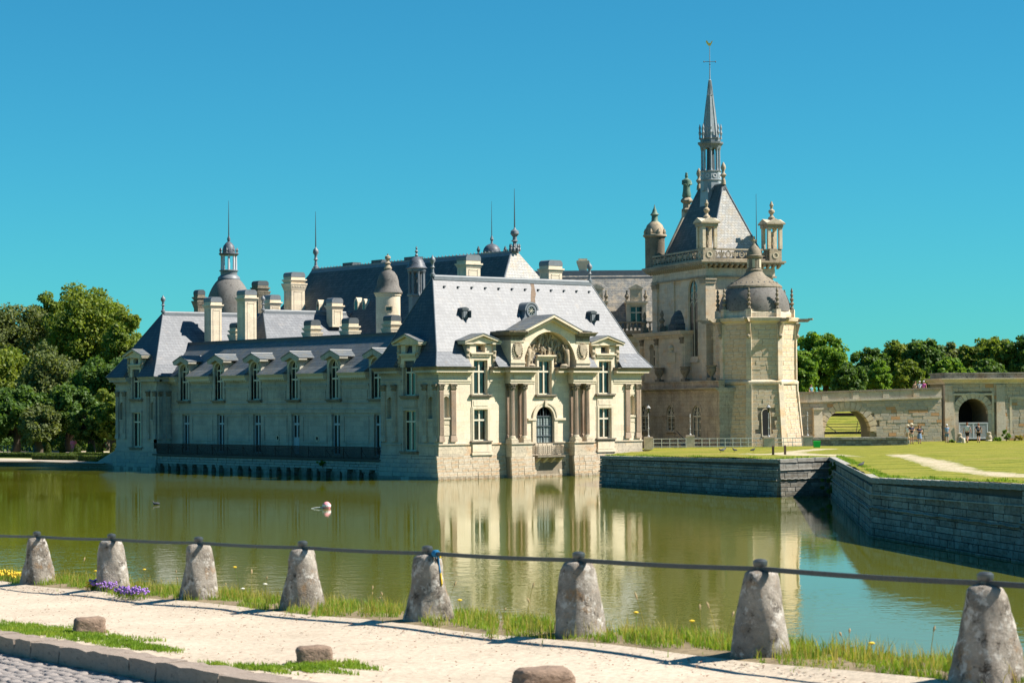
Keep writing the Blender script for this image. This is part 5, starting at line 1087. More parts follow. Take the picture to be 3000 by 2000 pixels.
mb = MB(LEFT); mb.box(-.06, 1.05, 0, .10, 1.2, ZC-.2); mb.box(11.1, NL+.05, 0, .22, 1.2, ZC-.2); mb.box(7.2, 7.9, 0, .16, 9, ZC-.2); part('buttress', mb, 'stone_chapel', CH)
for u0 in (-.14, 11.05):
    mb = MB(LEFT); mb.box(u0, u0+1.2, .0, .38, 17.2, 17.36); mb.box(u0, u0+1.2, 0, .30, 16.9, 17.2); part('buttress_cap', mb, 'stone_carved', CH)
mb = MB(FRONT); mb.box(-.22, .75, 0, .2, 1.2, ZC-.2); part('buttress', mb, 'stone_chapel', CH); mb = MB(FRONT); mb.box(-.3, .85, .0, .38, 17.2, 17.36); mb.box(-.26, .8, 0, .3, 16.9, 17.2); part('buttress_cap', mb, 'stone_carved', CH)
# tall traceried window
mb = MB(LEFT); mb.arch_band(3.1, 16.35, 1.05, 1.35, 0, .03, 14); mb.box(1.75, 2.05, 0, .03, 10.2, 16.35); mb.box(4.15, 4.45, 0, .03, 10.2, 16.35); mb.taper(1.8, 4.4, -.3, .25, 9.7, 1.9, 4.3, -.3, .05, 10.25); part('window_surround', mb, 'stone_chapel', CH)
tw = window(CH, LEFT, 2.05, 4.15, 10.2, 17.4, (), .08, .06, True, True, 'stone_trim', name='traceried_window')
mb = MB(LEFT)
for u in (2.58, 3.62): mb.box(u-.03, u+.03, -.16, -.13, 10.3, 15.2)
for u in (2.58, 3.62): mb.arch_band(u, 14.9, .42, .49, -.16, -.12, 10)
for u, z in ((3.1, 16.6), (2.6, 15.9), (3.6, 15.9)): mb.arch_band(u, z, .26, .33, -.16, -.12, 12, 0, 2*PI)
for u in (2.58, 3.62): mb.box(u-.03, u+.03, -.16, -.13, 15.3, 16.3)
part('tracery', mb, 'stone_trim', tw)
# corbelled cornice
def ring(T, name, mat, z0, z1, d, th=.5, nm=None):
    mb = MB(); mb.box(-d, NW+d, -d, NL+d, z0, z1); return part(name, mb, mat, T)
ring(CH, 'cornice_band', 'stone_carved', ZC-.55, ZC-.4, .26); ring(CH, 'cornice_band', 'stone_chapel', ZC-.4, ZC+.32, .14); ring(CH, 'cornice', 'stone_carved', ZC+.66, ZC+.80, .80); ring(CH, 'cornice', 'stone_carved', ZC+.80, ZC+.97, .92)
cbm = MB(); cbm.add([(-.11, 0, 0), (.11, 0, 0), (.11, .62, .28), (-.11, .62, .28), (-.11, 0, .42), (.11, 0, .42), (.11, .62, .42), (-.11, .62, .42)], [(0, 3, 2, 1), (4, 5, 6, 7), (0, 1, 5, 4), (1, 2, 6, 5), (2, 3, 7, 6), (3, 0, 4, 7)])
cme = cbm.mesh('corbel'); cme.materials.append(MATS['stone_carved'])
for k in range(26):
    o = bpy.data.objects.new('corbel', cme); o.location = (-.14, lerp(-.4, NL+.4, k/25), ZC+.25); o.rotation_euler[2] = PI/2; link(o, CH)
for k in range(15):
    o = bpy.data.objects.new('corbel', cme); o.location = (lerp(-.4, NW+.4, k/14), -.14, ZC+.25); o.rotation_euler[2] = PI; link(o, CH)
# pierced parapet: rings and lily shapes
def parapet(fr, u0, u1, d):
    mb = MB(fr); mb.box(u0, u1, d-.12, d+.06, ZC+.97, ZC+1.18); mb.box(u0, u1, d-.15, d+.10, ZC+1.92, ZC+2.08)
    n_ = int((u1-u0)/.62)
    for k in range(n_):
        u = lerp(u0, u1, (k+.5)/n_); z = ZC+1.55
        if k % 2: mb.arch_band(u, z, .20, .30, d-.08, d+.04, 10, 0, 2*PI); mb.box(u-.2, u+.2, d-.06, d+.02, z-.04, z+.04); mb.box(u-.05, u+.05, d-.06, d+.02, ZC+1.18, z-.2); mb.box(u-.05, u+.05, d-.06, d+.02, z+.3, ZC+1.92)
        else:
            mb.prism([(u-.06, ZC+1.18), (u+.06, ZC+1.18), (u+.13, z-.02), (u, ZC+1.92), (u-.13, z-.02)], d-.08, d+.04)
            for sg in (-1, 1): mb.prism([(u+sg*.06, z-.12), (u+sg*.3, z-.02), (u+sg*.32, z+.2), (u+sg*.2, z+.24), (u+sg*.1, z+.05)], d-.08, d+.04)
            mb.box(u-.28, u+.28, d-.08, d+.05, z-.18, z-.1)
    return part('parapet', mb, 'stone_carved', CH)
parapet(LEFT, -.4, NL+.4, .40); parapet(FRONT, -.36, NW+.36, .40)
for x_, y_ in ((0, 0), (NW, 0), (0, NL)):
    mb = MB(); mb.box(x_-.62, x_+.62, y_-.62, y_+.62, ZC+.97, ZC+2.1); p_ = part('parapet_pier', mb, 'stone_carved', CH)
    for f_ in (lambda u, d, z, x_=x_, y_=y_: (x_+u, y_-.62-d, z), lambda u, d, z, x_=x_, y_=y_: (x_-.62-d, y_+u, z)):
        mb = MB(f_); mb.arch_band(0, ZC+1.5, .2, .3, 0, .05, 10, 0, 2*PI); part('roundel', mb, 'stone_trim', p_)
# corner aedicules
def aedicule(x_, y_):
    z = ZC+2.1; mb = MB(); s = .58
    for a in (-1, 1):
        for b in (-1, 1): mb.box(x_+a*s-.15, x_+a*s+.15, y_+b*s-.15, y_+b*s+.15, z, z+1.95)
    mb.box(x_-s, x_-s+.05, y_-s, y_+s, z, z+1.95) if x_ < 1 else None
    ae = part('aedicule', mb, 'stone_chapel', CH)
    mb = MB(); mb.box(x_-.8, x_+.8, y_-.8, y_+.8, z+1.95, z+2.25); mb.box(x_-.95, x_+.95, y_-.95, y_+.95, z+2.25, z+2.38); part('entablature', mb, 'stone_carved', ae)
    for fr in (lambda u, d, zz: (x_+u, y_-d, zz), lambda u, d, zz: (x_-d, y_+u, zz)):
        mb = MB(fr); mb.prism([(-.95, z+2.38), (.95, z+2.38), (0, z+2.78)], -.95, .95); part('gable', mb, 'stone_chapel', ae)
    mb = MB(); mb.lathe([(.35, z+2.6), (.32, z+2.95), (.18, z+3.05), (.13, z+3.2), (.3, z+3.45), (.28, z+3.6), (.1, z+3.75), (.14, z+3.95), (.2, z+4.1), (.12, z+4.25), (.05, z+4.45)], 10, (x_, y_, 0)); part('finial', mb, 'stone_carved', ae, 40)
    mb = MB(); mb.lathe([(.2, z), (.14, z+.5), (.2, z+.9), (.15, z+1.25), (.08, z+1.35), (.12, z+1.5), (.02, z+1.65)], 8, (x_, y_, 0)); part('statuette', mb, 'stone_carved', ae, 40)
aedicule(.05, .05); aedicule(NW-.05, .05)
z = ZC+.97; mb = MB(); mb.lathe([(.95, z), (.95, z+2.9), (1.02, z+3.0)], 16, (.1, NL, 0)); tu = part('stair_turret', mb, 'stone_old', CH, 40)
mb = MB(); mb.lathe([(1.02, z+3.0), (1.15, z+3.1), (1.15, z+3.25), (.95, z+3.3), (.95, z+3.7), (.75, z+4.2), (.42, z+4.5)], 16, (.1, NL, 0)); part('turret_dome', mb, 'stone_carved', tu, 40)
mb = MB(); mb.lathe([(.42, z+4.5), (.32, z+4.65), (.3, z+5.1), (.45, z+5.2), (.25, z+5.45), (.22, z+5.6), (.08, z+5.9), (.02, z+6.2)], 10, (.1, NL, 0)); part('turret_lantern', mb, 'bronze', tu, 40)
for k in range(8):
    a = k*PI/4; mb = MB(); mb.lathe([(.12, z+3.25), (.17, z+3.5), (.05, z+3.8)], 6, (.1+1.0*math.cos(a), NL+1.0*math.sin(a), 0)); part('urn', mb, 'stone_carved', tu)
# roof
e = .55; ZR = ZC+1.25; xm = NW/2; zt = 26.45; ra, rb = (xm, 3.45, zt), (xm, 8.9, zt)
mb = MB(); mb.add([(e, e, ZR), (NW-e, e, ZR), (NW-e, NL-e, ZR), (e, NL-e, ZR), ra, rb], [(0, 1, 4), (1, 2, 5, 4), (2, 3, 5), (3, 0, 4, 5), (3, 2, 1, 0)]); rf = part('roof', mb, 'slate_dark', CH); rf.data.materials.append(MATS['slate_sunlit'])
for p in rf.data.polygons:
    if p.normal.y < -.5: p.material_index = 1  # end slope coloured as if sunlit, the flanks kept dark
mb = MB(); mb.box(e-.1, NW-e+.1, e-.1, NL-e+.1, ZR-.1, ZR+.12); part('lead_gutter', mb, 'lead', rf)
mb = MB()
for a_, b_ in (((e, e, ZR), ra), ((NW-e, e, ZR), ra), ((e, NL-e, ZR), rb), (ra, rb)):
    mb.tube([a_, b_], .07, 6)
part('hip_capping', mb, 'lead', rf)
mb = MB(); w_ = .5
for q in (0, 1):
    mb.taper(xm-.7, xm+.7, 2.95, 3.3, zt-1.6, xm-.12, xm+.12, 3.35, 3.5, zt+.05)
part('lead_apron', mb, 'lead', rf)
for y_ in (3.4, 8.95):
    mb = MB(); mb.lathe([(.24, zt-.1), (.2, zt+.3), (.12, zt+.5), (.3, zt+.8), (.14, zt+1.0), (.12, zt+1.15), (.25, zt+1.45), (.2, zt+1.7), (.04, zt+2.0)], 10, (xm, y_, 0)); part('ridge_finial', mb, 'stone_carved', rf, 40)
# fleche
fy = 6.2; OCT = dict(n=8, c=(xm, fy, 0), a0=PI/8)
mb = MB(); mb.taper(xm-.75, xm+.75, fy-1.1, fy+1.1, 23.6, xm-.7, xm+.7, fy-.75, fy+.75, 26.6); mb.lathe([(1.0, 26.0), (1.0, 26.9), (1.1, 27.0), (.98, 27.05), (.98, 27.75), (1.08, 27.85), (.9, 27.9)], **OCT); fl = part('spire', mb, 'lead_light', CH)
for k in range(8):
    a = PI/8+k*PI/4; mb = MB(); mb.lathe([(.15, 27.9), (.11, 28.1), (.10, 29.8), (.17, 30.05)], 7, (xm+.82*math.cos(a), fy+.82*math.sin(a), 0)); part('lantern_column', mb, 'lead_light', fl)
    mb = MB(); mb.lathe([(.12, 30.9), (.07, 31.2), (.15, 31.5), (.08, 31.75), (.12, 32.0), (.02, 32.35)], 6, (xm+1.0*math.cos(a), fy+1.0*math.sin(a), 0)); part('pinnacle', mb, 'lead_light', fl)
    a2 = k*PI/4; f_ = lambda u, d, zz, a2=a2: (xm+(.9+d)*math.cos(a2)-u*math.sin(a2), fy+(.9+d)*math.sin(a2)+u*math.cos(a2), zz)
    mb = MB(f_); mb.arch_band(0, 27.4, .13, .21, 0, .05, 8, 0, 2*PI); part('roundel', mb, 'paint_grey', fl)
mb = MB(); mb.lathe([(.4, 27.9), (.36, 30.0)], **OCT); part('lantern_core', mb, 'lead_dark', fl)
mb = MB(); mb.lathe([(.95, 30.05), (1.02, 30.25), (1.2, 30.45), (1.22, 30.62), (.95, 30.65), (.98, 30.9), (1.05, 31.0), (.78, 31.05)], **OCT); part('spire_cornice', mb, 'lead', fl)
mb = MB(); mb.lathe([(.76, 31.05), (.60, 32.5), (.42, 34.0), (.30, 35.0), (.34, 35.1), (.2, 35.15), (.13, 36.4), (.17, 36.5), (.06, 36.6), (.035, 38.2), (.03, 39.75)], **OCT); sp = part('spire_needle', mb, 'lead_light', fl)
for k in range(8):
    a = PI/8+k*PI/4; mb = MB(); mb.tube([(xm+r_*math.cos(a), fy+r_*math.sin(a), z_) for r_, z_ in ((.77, 31.05), (.43, 34.0), (.30, 35.0), (.14, 36.4))], [.05, .04, .035, .03], 5); part('spire_rib', mb, 'lead_light', sp)
rx, ry = .943, .334
mb = MB(); mb.tube([(xm-.55*rx, fy+.55*ry, 38.3), (xm+.55*rx, fy-.55*ry, 38.3)], .03, 5)
for sg in (-1, 1): mb.lathe([(.01, 38.2), (.07, 38.3), (.01, 38.4)], 6, (xm+sg*.55*rx, fy-sg*.55*ry, 0))
mb.lathe([(.01, 37.95), (.08, 38.05), (.01, 38.15)], 6, (xm, fy, 0)); part('cross', mb, 'lead_dark', fl)
mb = MB(lambda u, d, z: (xm+u*rx+d*ry, fy-u*ry+d*rx, z)); mb.prism([(-.28, 40.05), (-.1, 39.8), (.1, 39.82), (.2, 40.02), (.3, 40.3), (.2, 40.28), (.08, 40.08), (-.1, 40.1), (-.26, 40.35), (-.36, 40.25)], -.03, .03); part('weathercock', mb, 'rooster', fl)
# rear gable with pedestal, the statue stands on it
mb = MB(); mb.prism([(.5, ZR), (NW-.5, ZR), (xm+.45, 24.0), (xm+.45, 24.6), (xm-.45, 24.6), (xm-.45, 24.0)], NL-.6, NL-.1); part('rear_gable', mb, 'stone_chapel', CH)
mb = MB(); mb.lathe([(.5, 24.5), (.55, 24.7), (.4, 24.85), (.38, 25.3), (.62, 25.5), (.62, 25.62), (.35, 25.95)], 8, (xm, NL-.35, 0)); part('statue_pedestal', mb, 'stone_carved', CH)
ST = thing('bronze_statue', 'green bronze crowned robed figure standing on the chapel gable', 'statue', tuple(CO+CX*xm+CY*(NL-.35)+np.array([0, 0, 25.95])), CA, local=True)
mb = MB(); mb.lathe([(.42, 0), (.45, .1), (.36, .6), (.33, 1.1), (.42, 1.45), (.40, 1.65), (.16, 1.8), (.11, 1.85), (.15, 1.95), (.16, 2.08), (.11, 2.2), (.13, 2.26), (.1, 2.36)], 14, (0, 0, 0)); part('robed_body', mb, 'bronze', ST, 50)
for sg in (-1, 1):
    mb = MB(); mb.tube([(sg*.36, 0, 1.6), (sg*.45, -.12, 1.25), (sg*.18, -.36, 1.15)], [.13, .12, .08], 8); part('arm', mb, 'bronze', ST, 50)
# ---- apse
ap = at_depth(2214, 1200, 200.4)-CO; AX, AY = float(ap @ CX), float(ap @ CY); RA = 3.62; A0 = R(-34.5)
AP = dict(n=8, c=(AX, AY, 0), a0=A0)
mb = MB(); mb.lathe([(RA+.75, .8), (RA+.42, 3.2), (RA+.16, 6.9), (RA+.1, 7.6)], **AP); aps = part('apse', mb, 'mortar_pale', CH)
mb = MB(); mb.lathe([(RA+.28, 7.58), (RA+.30, 7.78), (RA+.10, 7.98)], **AP); part('string_course', mb, 'stone_chapel', CH)
mb = MB(); mb.lathe([(RA, 7.98), (RA, 13.0)], **AP); apu = part('apse_upper', mb, 'mortar_pale', CH)
for k in range(8):
    a = A0+k*PI/4
    if k in (2, 3): continue
    f_ = lambda u, d, z, a=a: (AX+(RA+d)*math.cos(a)-u*math.sin(a), AY+(RA+d)*math.sin(a)+u*math.cos(a), z)
    mb = MB(f_); mb.taper(-.30, .30, -.3, .78, .8, -.26, .26, -.3, .26, 6.9); mb.box(-.26, .26, -.3, .22, 6.9, 7.58); part('corner_strip', mb, 'stone_chapel', CH)
    mb = MB(f_); mb.box(-.24, .24, -.3, .14, 7.98, 12.9); part('corner_strip', mb, 'stone_chapel', CH)
    mb = MB(f_); mb.taper(-.16, .16, 0, .2, 11.9, -.2, .2, 0, .5, 13.0); mb.lathe([(.03, 11.6), (.16, 11.75), (.18, 11.9), (.05, 12.05)], 8, (0, .22, 0)); part('console', mb, 'stone_carved', CH)
    mb = MB(f_); mb.taper(-.16, .16, .2, 1.15, 13.12, -.13, .13, .2, 1.55, 13.42); mb.box(-.13, .13, 1.2, 1.62, 13.3, 13.46); part('gargoyle', mb, 'stone_carved', CH)
    mb = MB(f_); mb.box(-.24, .24, -.5, -.02, 13.5, 14.25); part('pinnacle_base', mb, 'stone_chapel', CH)
    mb = MB(f_); mb.lathe([(.16, 14.25), (.2, 14.4), (.09, 14.55), (.23, 14.8), (.09, 14.95), (.2, 15.2), (.08, 15.35), (.16, 15.6), (.06, 15.75), (.13, 15.9), (.03, 16.2)], 7, (0, -.25, 0)); part('pinnacle', mb, 'stone_old', CH, 30)
for k in range(8):
    if k in (2, 3, 4): pass
    am = A0+(k+.5)*PI/4; rin = RA*math.cos(PI/8); half = RA*math.sin(PI/8)
    nrm = math.cos(am-R(-109.5))                       # towards the camera
    if nrm < -.05 and k not in (7, 0): continue
    f_ = lambda u, d, z, am=am, rin=rin: (AX+(rin+d)*math.cos(am)-u*math.sin(am), AY+(rin+d)*math.sin(am)+u*math.cos(am), z)
    win = [(-.36, .36, 3.1, 5.35)] if k == 6 else []
    stones(apu, (0, 0, 0), f_, am+PI/2, -half+.2, half-.2, 8.0, 13.0, .05, .12, (.36, .44), (.55, 1.1), ['stone_chapel', 'stone_chapel', 'stone_chapel2'], limit=70)
    f2 = lambda u, d, z, am=am, rin=rin: (AX+(rin+.06+(7.6-z)*.095+d)*math.cos(am)-u*math.sin(am), AY+(rin+.06+(7.6-z)*.095+d)*math.sin(am)+u*math.cos(am), z)
    stones(aps, (0, 0, 0), f2, am+PI/2, -half, half, 1.2, 7.6, .06, .16, (.34, .44), (.5, 1.0), ['stone_chapel', 'stone_chapel2', 'stone_chapel'], limit=70, holes=win)
    if win:
        mb = MB(f2); mb.box(-.42, -.34, -.1, .10, 3.0, 5.0); mb.box(.34, .42, -.1, .10, 3.0, 5.0); mb.arch_band(0, 5.0, .34, .42, -.1, .10, 8); mb.box(-.44, .44, -.1, .12, 2.9, 3.02); ws = part('slit_window_surround', mb, 'stone_chapel', CH)
        mb = MB(f2); mb.prism([(-.34, 3.02), (.34, 3.02), (.34, 5.0), (.2, 5.25), (0, 5.34), (-.2, 5.25), (-.34, 5.0)], .0, .075); part('opening', mb, 'shade_interior', ws)
mb = MB(); mb.lathe([(RA+.02, 12.8), (RA+.05, 13.0), (RA+.36, 13.2), (RA+.42, 13.48), (RA+.3, 13.52)], **AP); part('cornice', mb, 'stone_chapel', CH)
mb = MB(); mb.lathe([(RA-.15, 13.5), (RA-.15, 13.95), (RA-.25, 14.02), (RA-.3, 14.25)], **AP); part('attic_ring', mb, 'stone_chapel', CH)
mb = MB(); mb.lathe([(3.2, 14.1), (3.22, 14.5), (3.12, 15.0), (2.92, 15.5), (2.65, 15.95), (2.42, 16.3)], 32, (AX, AY, 0)); part('dome', mb, 'stone_dome', CH, 50)
mb = MB(); mb.lathe([(2.46, 16.2), (2.52, 16.3), (2.48, 16.42), (2.2, 16.62), (1.6, 17.0), (1.0, 17.4), (.72, 17.75)], 32, (AX, AY, 0)); part('dome_cap', mb, 'stone_old', CH, 30)
mb = MB()
for k in range(24):
    a = 2*PI*k/24; mb.lathe([(.02, 16.55), (.12, 16.66), (.02, 16.8)], 6, (AX+2.05*math.cos(a), AY+2.05*math.sin(a), 0))
part('garland', mb, 'stone_dome', CH, 50)
mb = MB(); mb.lathe([(.72, 17.7), (.78, 17.9), (.62, 18.0), (.62, 18.95), (.76, 19.05), (.80, 19.2), (.68, 19.25), (.62, 19.6), (.42, 19.95), (.2, 20.15), (.12, 20.3)], 16, (AX, AY, 0)); part('lantern', mb, 'stone_old', CH, 35)
for k in range(6):
    a = k*PI/3; f_ = lambda u, d, z, a=a: (AX+(.62+d)*math.cos(a)-u*math.sin(a), AY+(.62+d)*math.sin(a)+u*math.cos(a), z); mb = MB(f_); mb.box(-.12, .12, -.03, .03, 18.1, 18.85); part('lantern_panel', mb, 'stone_trim', CH)
mb = MB(lambda u, d, z: (AX+u*rx+d*ry, AY-u*ry+d*rx, z)); mb.box(-.09, .09, -.09, .09, 20.2, 20.95); mb.box(-.27, .27, -.08, .08, 20.5, 20.68); mb.lathe([(.02, 20.4), (.16, 20.58), (.02, 20.76)], 8); part('stone_cross', mb, 'stone_carved', CH)
q = pl(2215, 568, CX, CO+CX*7.0)-CO; rod(CH, 7.0, float(q @ CY), ZC+1, float(q[2]), .06)

# ================================================================ VAULTED BASEMENT in front of the chapel flank, with terrace
ya, _ = ch_x(2108, 1200, -1.5); yb, _ = ch_x(1868, 1200, -1.5)
BS = thing('chapel_basement', 'shaded stone basement storey with round-headed windows and terrace below the chapel', 'building', tuple(CO+CX*-1.5+CY*(ya+yb)/2), CA, local=True)
yo = (ya+yb)/2; BF = lambda u, d, z: (-d, u-yo, z)
ws = [ch_x((p0+p1)/2, 1220, -1.5)[0] for p0, p1 in ((1951, 1978), (2027, 2055), (1875, 1903))]
zt_ = ch_x(1964, 1187, -1.5)[1]; zb_ = ch_x(1964, 1262, -1.5)[1]; ztop = ch_x(1964, 1122, -1.5)[1]; hw_ = .95
mb = MB(BF); mb.wall(ya, yb, 1.2, ztop-.9, -.6, 0, [(c-hw_, c+hw_, zb_-(.6 if i == 1 else 0), zt_) for i, c in enumerate(ws)])
for c in ws: mb.spandrel(c, zt_-hw_, hw_, zt_+.001, -.6, 0, 10)
bw = part('wall', mb, 'stone_base', BS)
for i, c in enumerate(ws):
    w = window(BS, BF, c-hw_, c+hw_, zb_-(.6 if i == 1 else 0), zt_, (zt_-hw_-.05,), .10, .08, True, True, 'paint_cream', lights=5 if i != 1 else 3)
    mb = MB(BF)
    for a in (PI*.25, PI*.75): mb.tube([(c+.35*math.cos(a), -.12, zt_-hw_+.35*math.sin(a)), (c+.88*math.cos(a), -.12, zt_-hw_+.88*math.sin(a))], .03, 5)
    mb.arch_band(c, zt_-hw_, .33, .39, -.15, -.10, 8); part('fanlight_bar', mb, 'paint_cream', w)
    mb = MB(BF); mb.arch_band(c, zt_-hw_, hw_, hw_+.32, 0, .05, 12); part('archivolt', mb, 'stone_base', BS)
    mb = MB(BF); mb.box(c-hw_-.2, c+hw_+.2, 0, .16, zb_-.16-(.6 if i == 1 else 0), zb_-(.6 if i == 1 else 0)); part('window_sill', mb, 'stone_base', BS)
seg = sorted([(c-hw_-.3, c+hw_+.3) for c in ws]); cur = ya
for a, b in seg+[(yb, yb)]:
    if a-cur > .3:
        mb = MB(BF); mb.box(cur, a, 0, .10, zt_-hw_-.12, zt_-hw_+.05); part('impost_band', mb, 'stone_base', BS)
    cur = b
mb = MB(BF); mb.box(ya-.1, yb+.1, -2.2, .12, ztop-.9, ztop-.78); mb.taper(ya-.1, yb+.1, -2.2, .14, ztop-.78, ya-.1, yb+.1, -2.2, .45, ztop-.6); mb.box(ya-.1, yb+.1, -2.2, .48, ztop-.6, ztop-.5); part('cornice', mb, 'stone_base', BS)
mb = MB(BF); mb.box(ya-.05, yb+.05, -.5, .05, ztop-.5, ztop+.02); mb.box(ya-.05, yb+.05, -.55, .14, ztop+.02, ztop+.14); part('parapet', mb, 'stone_base', BS)
mb = MB(BF); mb.box(ya, yb, -3., -.6, 1.2, ztop-.55); part('core', mb, 'stone_base', BS)
for k, px in enumerate((1930, 2006, 2083)):
    u, _ = ch_x(px, 1110, -1.3); w0 = CO+CX*-1.25+CY*u; urn_lab = ['grey stone urn on the basement parapet nearest the corner pavilion', 'grey stone urn on the basement parapet midway along', 'grey stone urn on the basement parapet beside the apse'][k]
    U_ = thing('stone_urn', urn_lab, 'urn', (w0[0], w0[1], ztop+.14), 0, 'urns on the basement parapet', local=True)
    mb = MB(); mb.box(-.3, .3, -.3, .3, 0, .22); part('base', mb, 'stone_old', U_); mb = MB(); mb.lathe([(.18, .22), (.12, .35), (.16, .45), (.42, .8), (.47, 1.1), (.40, 1.2), (.5, 1.3), (.5, 1.36)], 14); part('bowl', mb, 'stone_old', U_, 40)
mb = MB(BF); u0 = ws[1]-.9
for k in range(10): mb.box(u0-k*.32, u0-k*.32+.34, .5, 2.2, 1.0, 2.4-k*.14)
part('steps', mb, 'stone_base', BS)
mb = MB(BF); mb.tube([(u0+.2, 2.3, 3.4), (u0-3.0, 2.3, 2.1)], .04, 5); mb.tube([(u0+.2, 2.3, 2.9), (u0-3.0, 2.3, 1.6)], .03, 5); part('stair_rail', mb, 'iron', BS)

# ================================================================ SIDE TURRET between chapel and right wing
y0_, _ = ch_x(2006, 1050, -.7); y1_, _ = ch_x(1872, 1050, -.7)
TS = thing('side_turret', 'shaded square stone turret with dark ribbed dome beside the chapel window', 'turret', tuple(CO+CX*-.7+CY*(y0_+y1_)/2), CA, local=True); yo2 = (y0_+y1_)/2
TFR = lambda u, d, z: (-d, u-yo2, z)
zt2 = ch_x(1950, 972, -.7)[1]; zb2 = ch_x(1950, 1116, -.7)[1]; wu = ch_x(1911, 1040, -.7)[0]; wz0 = ch_x(1911, 1074, -.7)[1]; wz1 = ch_x(1911, 1008, -.7)[1]
mb = MB(TFR); mb.wall(y0_, y1_, zb2-.5, zt2-.6, -.6, 0, [(wu-.62, wu+.62, wz0, wz1)]); mb.spandrel(wu, wz1-.62, .62, wz1+.001, -.6, 0, 10); mb.box(y0_, y1_, -3.5, -.6, zb2-.5, zt2-.6); part('wall', mb, 'stone_chapel', TS)
window(TS, TFR, wu-.62, wu+.62, wz0, wz1, ((wz0+wz1)/2-.1,), .35, .10, False, True, 'stone_trim')
mb = MB(TFR); mb.arch_band(wu, wz1-.62, .62, .8, 0, .06, 10); part('archivolt', mb, 'stone_chapel', TS)
for u in (y0_+.15, lerp(y0_, y1_, .56), y1_-1.2):
    pilaster(TS, TFR, u, u+.55, zb2+.5, zt2-.62, .14, .6, 'stone_chapel')
mb = MB(TFR); mb.box(y0_-.05, y1_+.05, -3.5, .2, zt2-.6, zt2-.35); mb.box(y0_-.2, y1_+.2, -3.6, .5, zt2-.35, zt2-.12); mb.box(y0_-.25, y1_+.25, -3.6, .6, zt2-.12, zt2); part('cornice', mb, 'stone_chapel', TS)
pu = ch_x(1970, 1050, -.7)[0]; pz = ch_x(1970, 1047, -.7)[1]
mb = MB(TFR); mb.box(pu-.9, pu+.9, 0, .12, pz-.45, pz+.35); mb.box(pu-1.0, pu+1.0, 0, .18, pz+.35, pz+.45); mb.lathe([(.3, pz+.45), (.2, pz+.6), (.4, pz+.9), (.1, pz+1.2)], 8, (pu, .1, 0)); part('plaque', mb, 'stone_trim', TS)
du = ch_x(1968, 930, -.7)[0]; zd1 = ch_x(1968, 896, -2.)[1]; zf_ = ch_x(1962, 849, -2.)[1]; h = zd1-zt2
mb = MB(); mb.lathe([(1.75, zt2), (1.75, zt2+h*.3), (1.6, zt2+h*.33), (1.5, zt2+h*.55), (1.15, zt2+h*.8), (.6, zt2+h*.97), (.3, zt2+h)], 12, (1.55, du-yo2, 0)); part('dome', mb, 'slate_dark', TS, 40)
mb = MB(); h = zf_-zd1; mb.lathe([(.45, zd1-.05), (.2, zd1+h*.2), (.12, zd1+h*.35), (.25, zd1+h*.55), (.15, zd1+h*.8), (.05, zd1+h)], 10, (1.55, du-yo2, 0)); part('finial', mb, 'stone_carved', TS, 40)
for u in (lerp(y0_, y1_, .52), y1_-1.):
    mb = MB(TFR); mb.box(u-.3, u+.3, -.5, .1, zt2, zt2+.6); mb.lathe([(.22, zt2+.6), (.15, zt2+.8), (.32, zt2+1.1), (.12, zt2+1.4), (.22, zt2+1.7), (.05, zt2+2.1)], 8, (u, -.2, 0)); part('pinnacle', mb, 'stone_old', TS, 40)

# ================================================================ RIGHT WING (mossy roof between pavilion and chapel); axes square to the view
VR = AL-PI/2
def view_thing(name, label, cat, px, py, dep, z=None, group=None):
    p = at_depth(px, py, dep); o = thing(name, label, cat, (p[0], p[1], p[2] if z is None else z), VR, group, local=True); return o
def vx(px, px0, dep): return (px-px0)*dep/F_PX
def vz(px, py, dep): return float(at_depth(px, py, dep)[2])
QW = view_thing('right_wing', 'wing with broad mottled mossy slate roof and stone dormers behind the pavilion', 'building', 1780, 1250, 224, .5); b_ = .5
ze = vz(1780, 962, 223)-b_; zr = vz(1780, 795, 228)-b_; xl, xr_ = -11, 7.5
mb = MB(FRONT); mb.wall(xl, xr_, 0, ze-.8, -.8, 0, [(-.3, 1.0, 3.5, 6.5)]); mb.box(xl, xr_, -8, -.8, 0, ze-.8); part('wall', mb, 'stone_chapel', QW)
mb = MB(FRONT); mb.box(xl, xr_, -8, .25, ze-.8, ze-.6); mb.box(xl, xr_, -8, .6, ze-.6, ze-.35); part('cornice', mb, 'stone_old', QW)
mb = MB(FRONT); mb.box(xl, xr_, .2, .5, ze-.35, ze-.2); mb.box(xl, xr_, .18, .52, ze+.55, ze+.7)
for k in range(44): mb.lathe([(.09, ze-.2), (.13, ze+.05), (.06, ze+.3), (.09, ze+.55)], 6, (lerp(xl, xr_, (k+.5)/44), .35, 0))
part('balustrade', mb, 'stone_old', QW)
mb = MB(FRONT); mb.prism([(0, ze-.3), (8.2, ze-.3), (4.6, zr), (3.9, zr)], 0, 1); mb.v = []; mb.f = []
mb = MB(lambda u, d, z: (d, u, z)); mb.prism([(0, ze-.3), (9, ze-.3), (5.2, zr), (4.0, zr)], xl, xr_); rf = part('roof', mb, 'slate_mossy', QW)
mb = MB(); mb.box(xl, xr_, 3.85, 5.35, zr-.05, zr+.1); mb.box(xl, xr_, 3.5, 3.95, zr-.75, zr-.6); mb.box(xl, xr_, 3.72, 4.0, zr-.6, zr-.02); part('ridge_capping', mb, 'lead', rf)
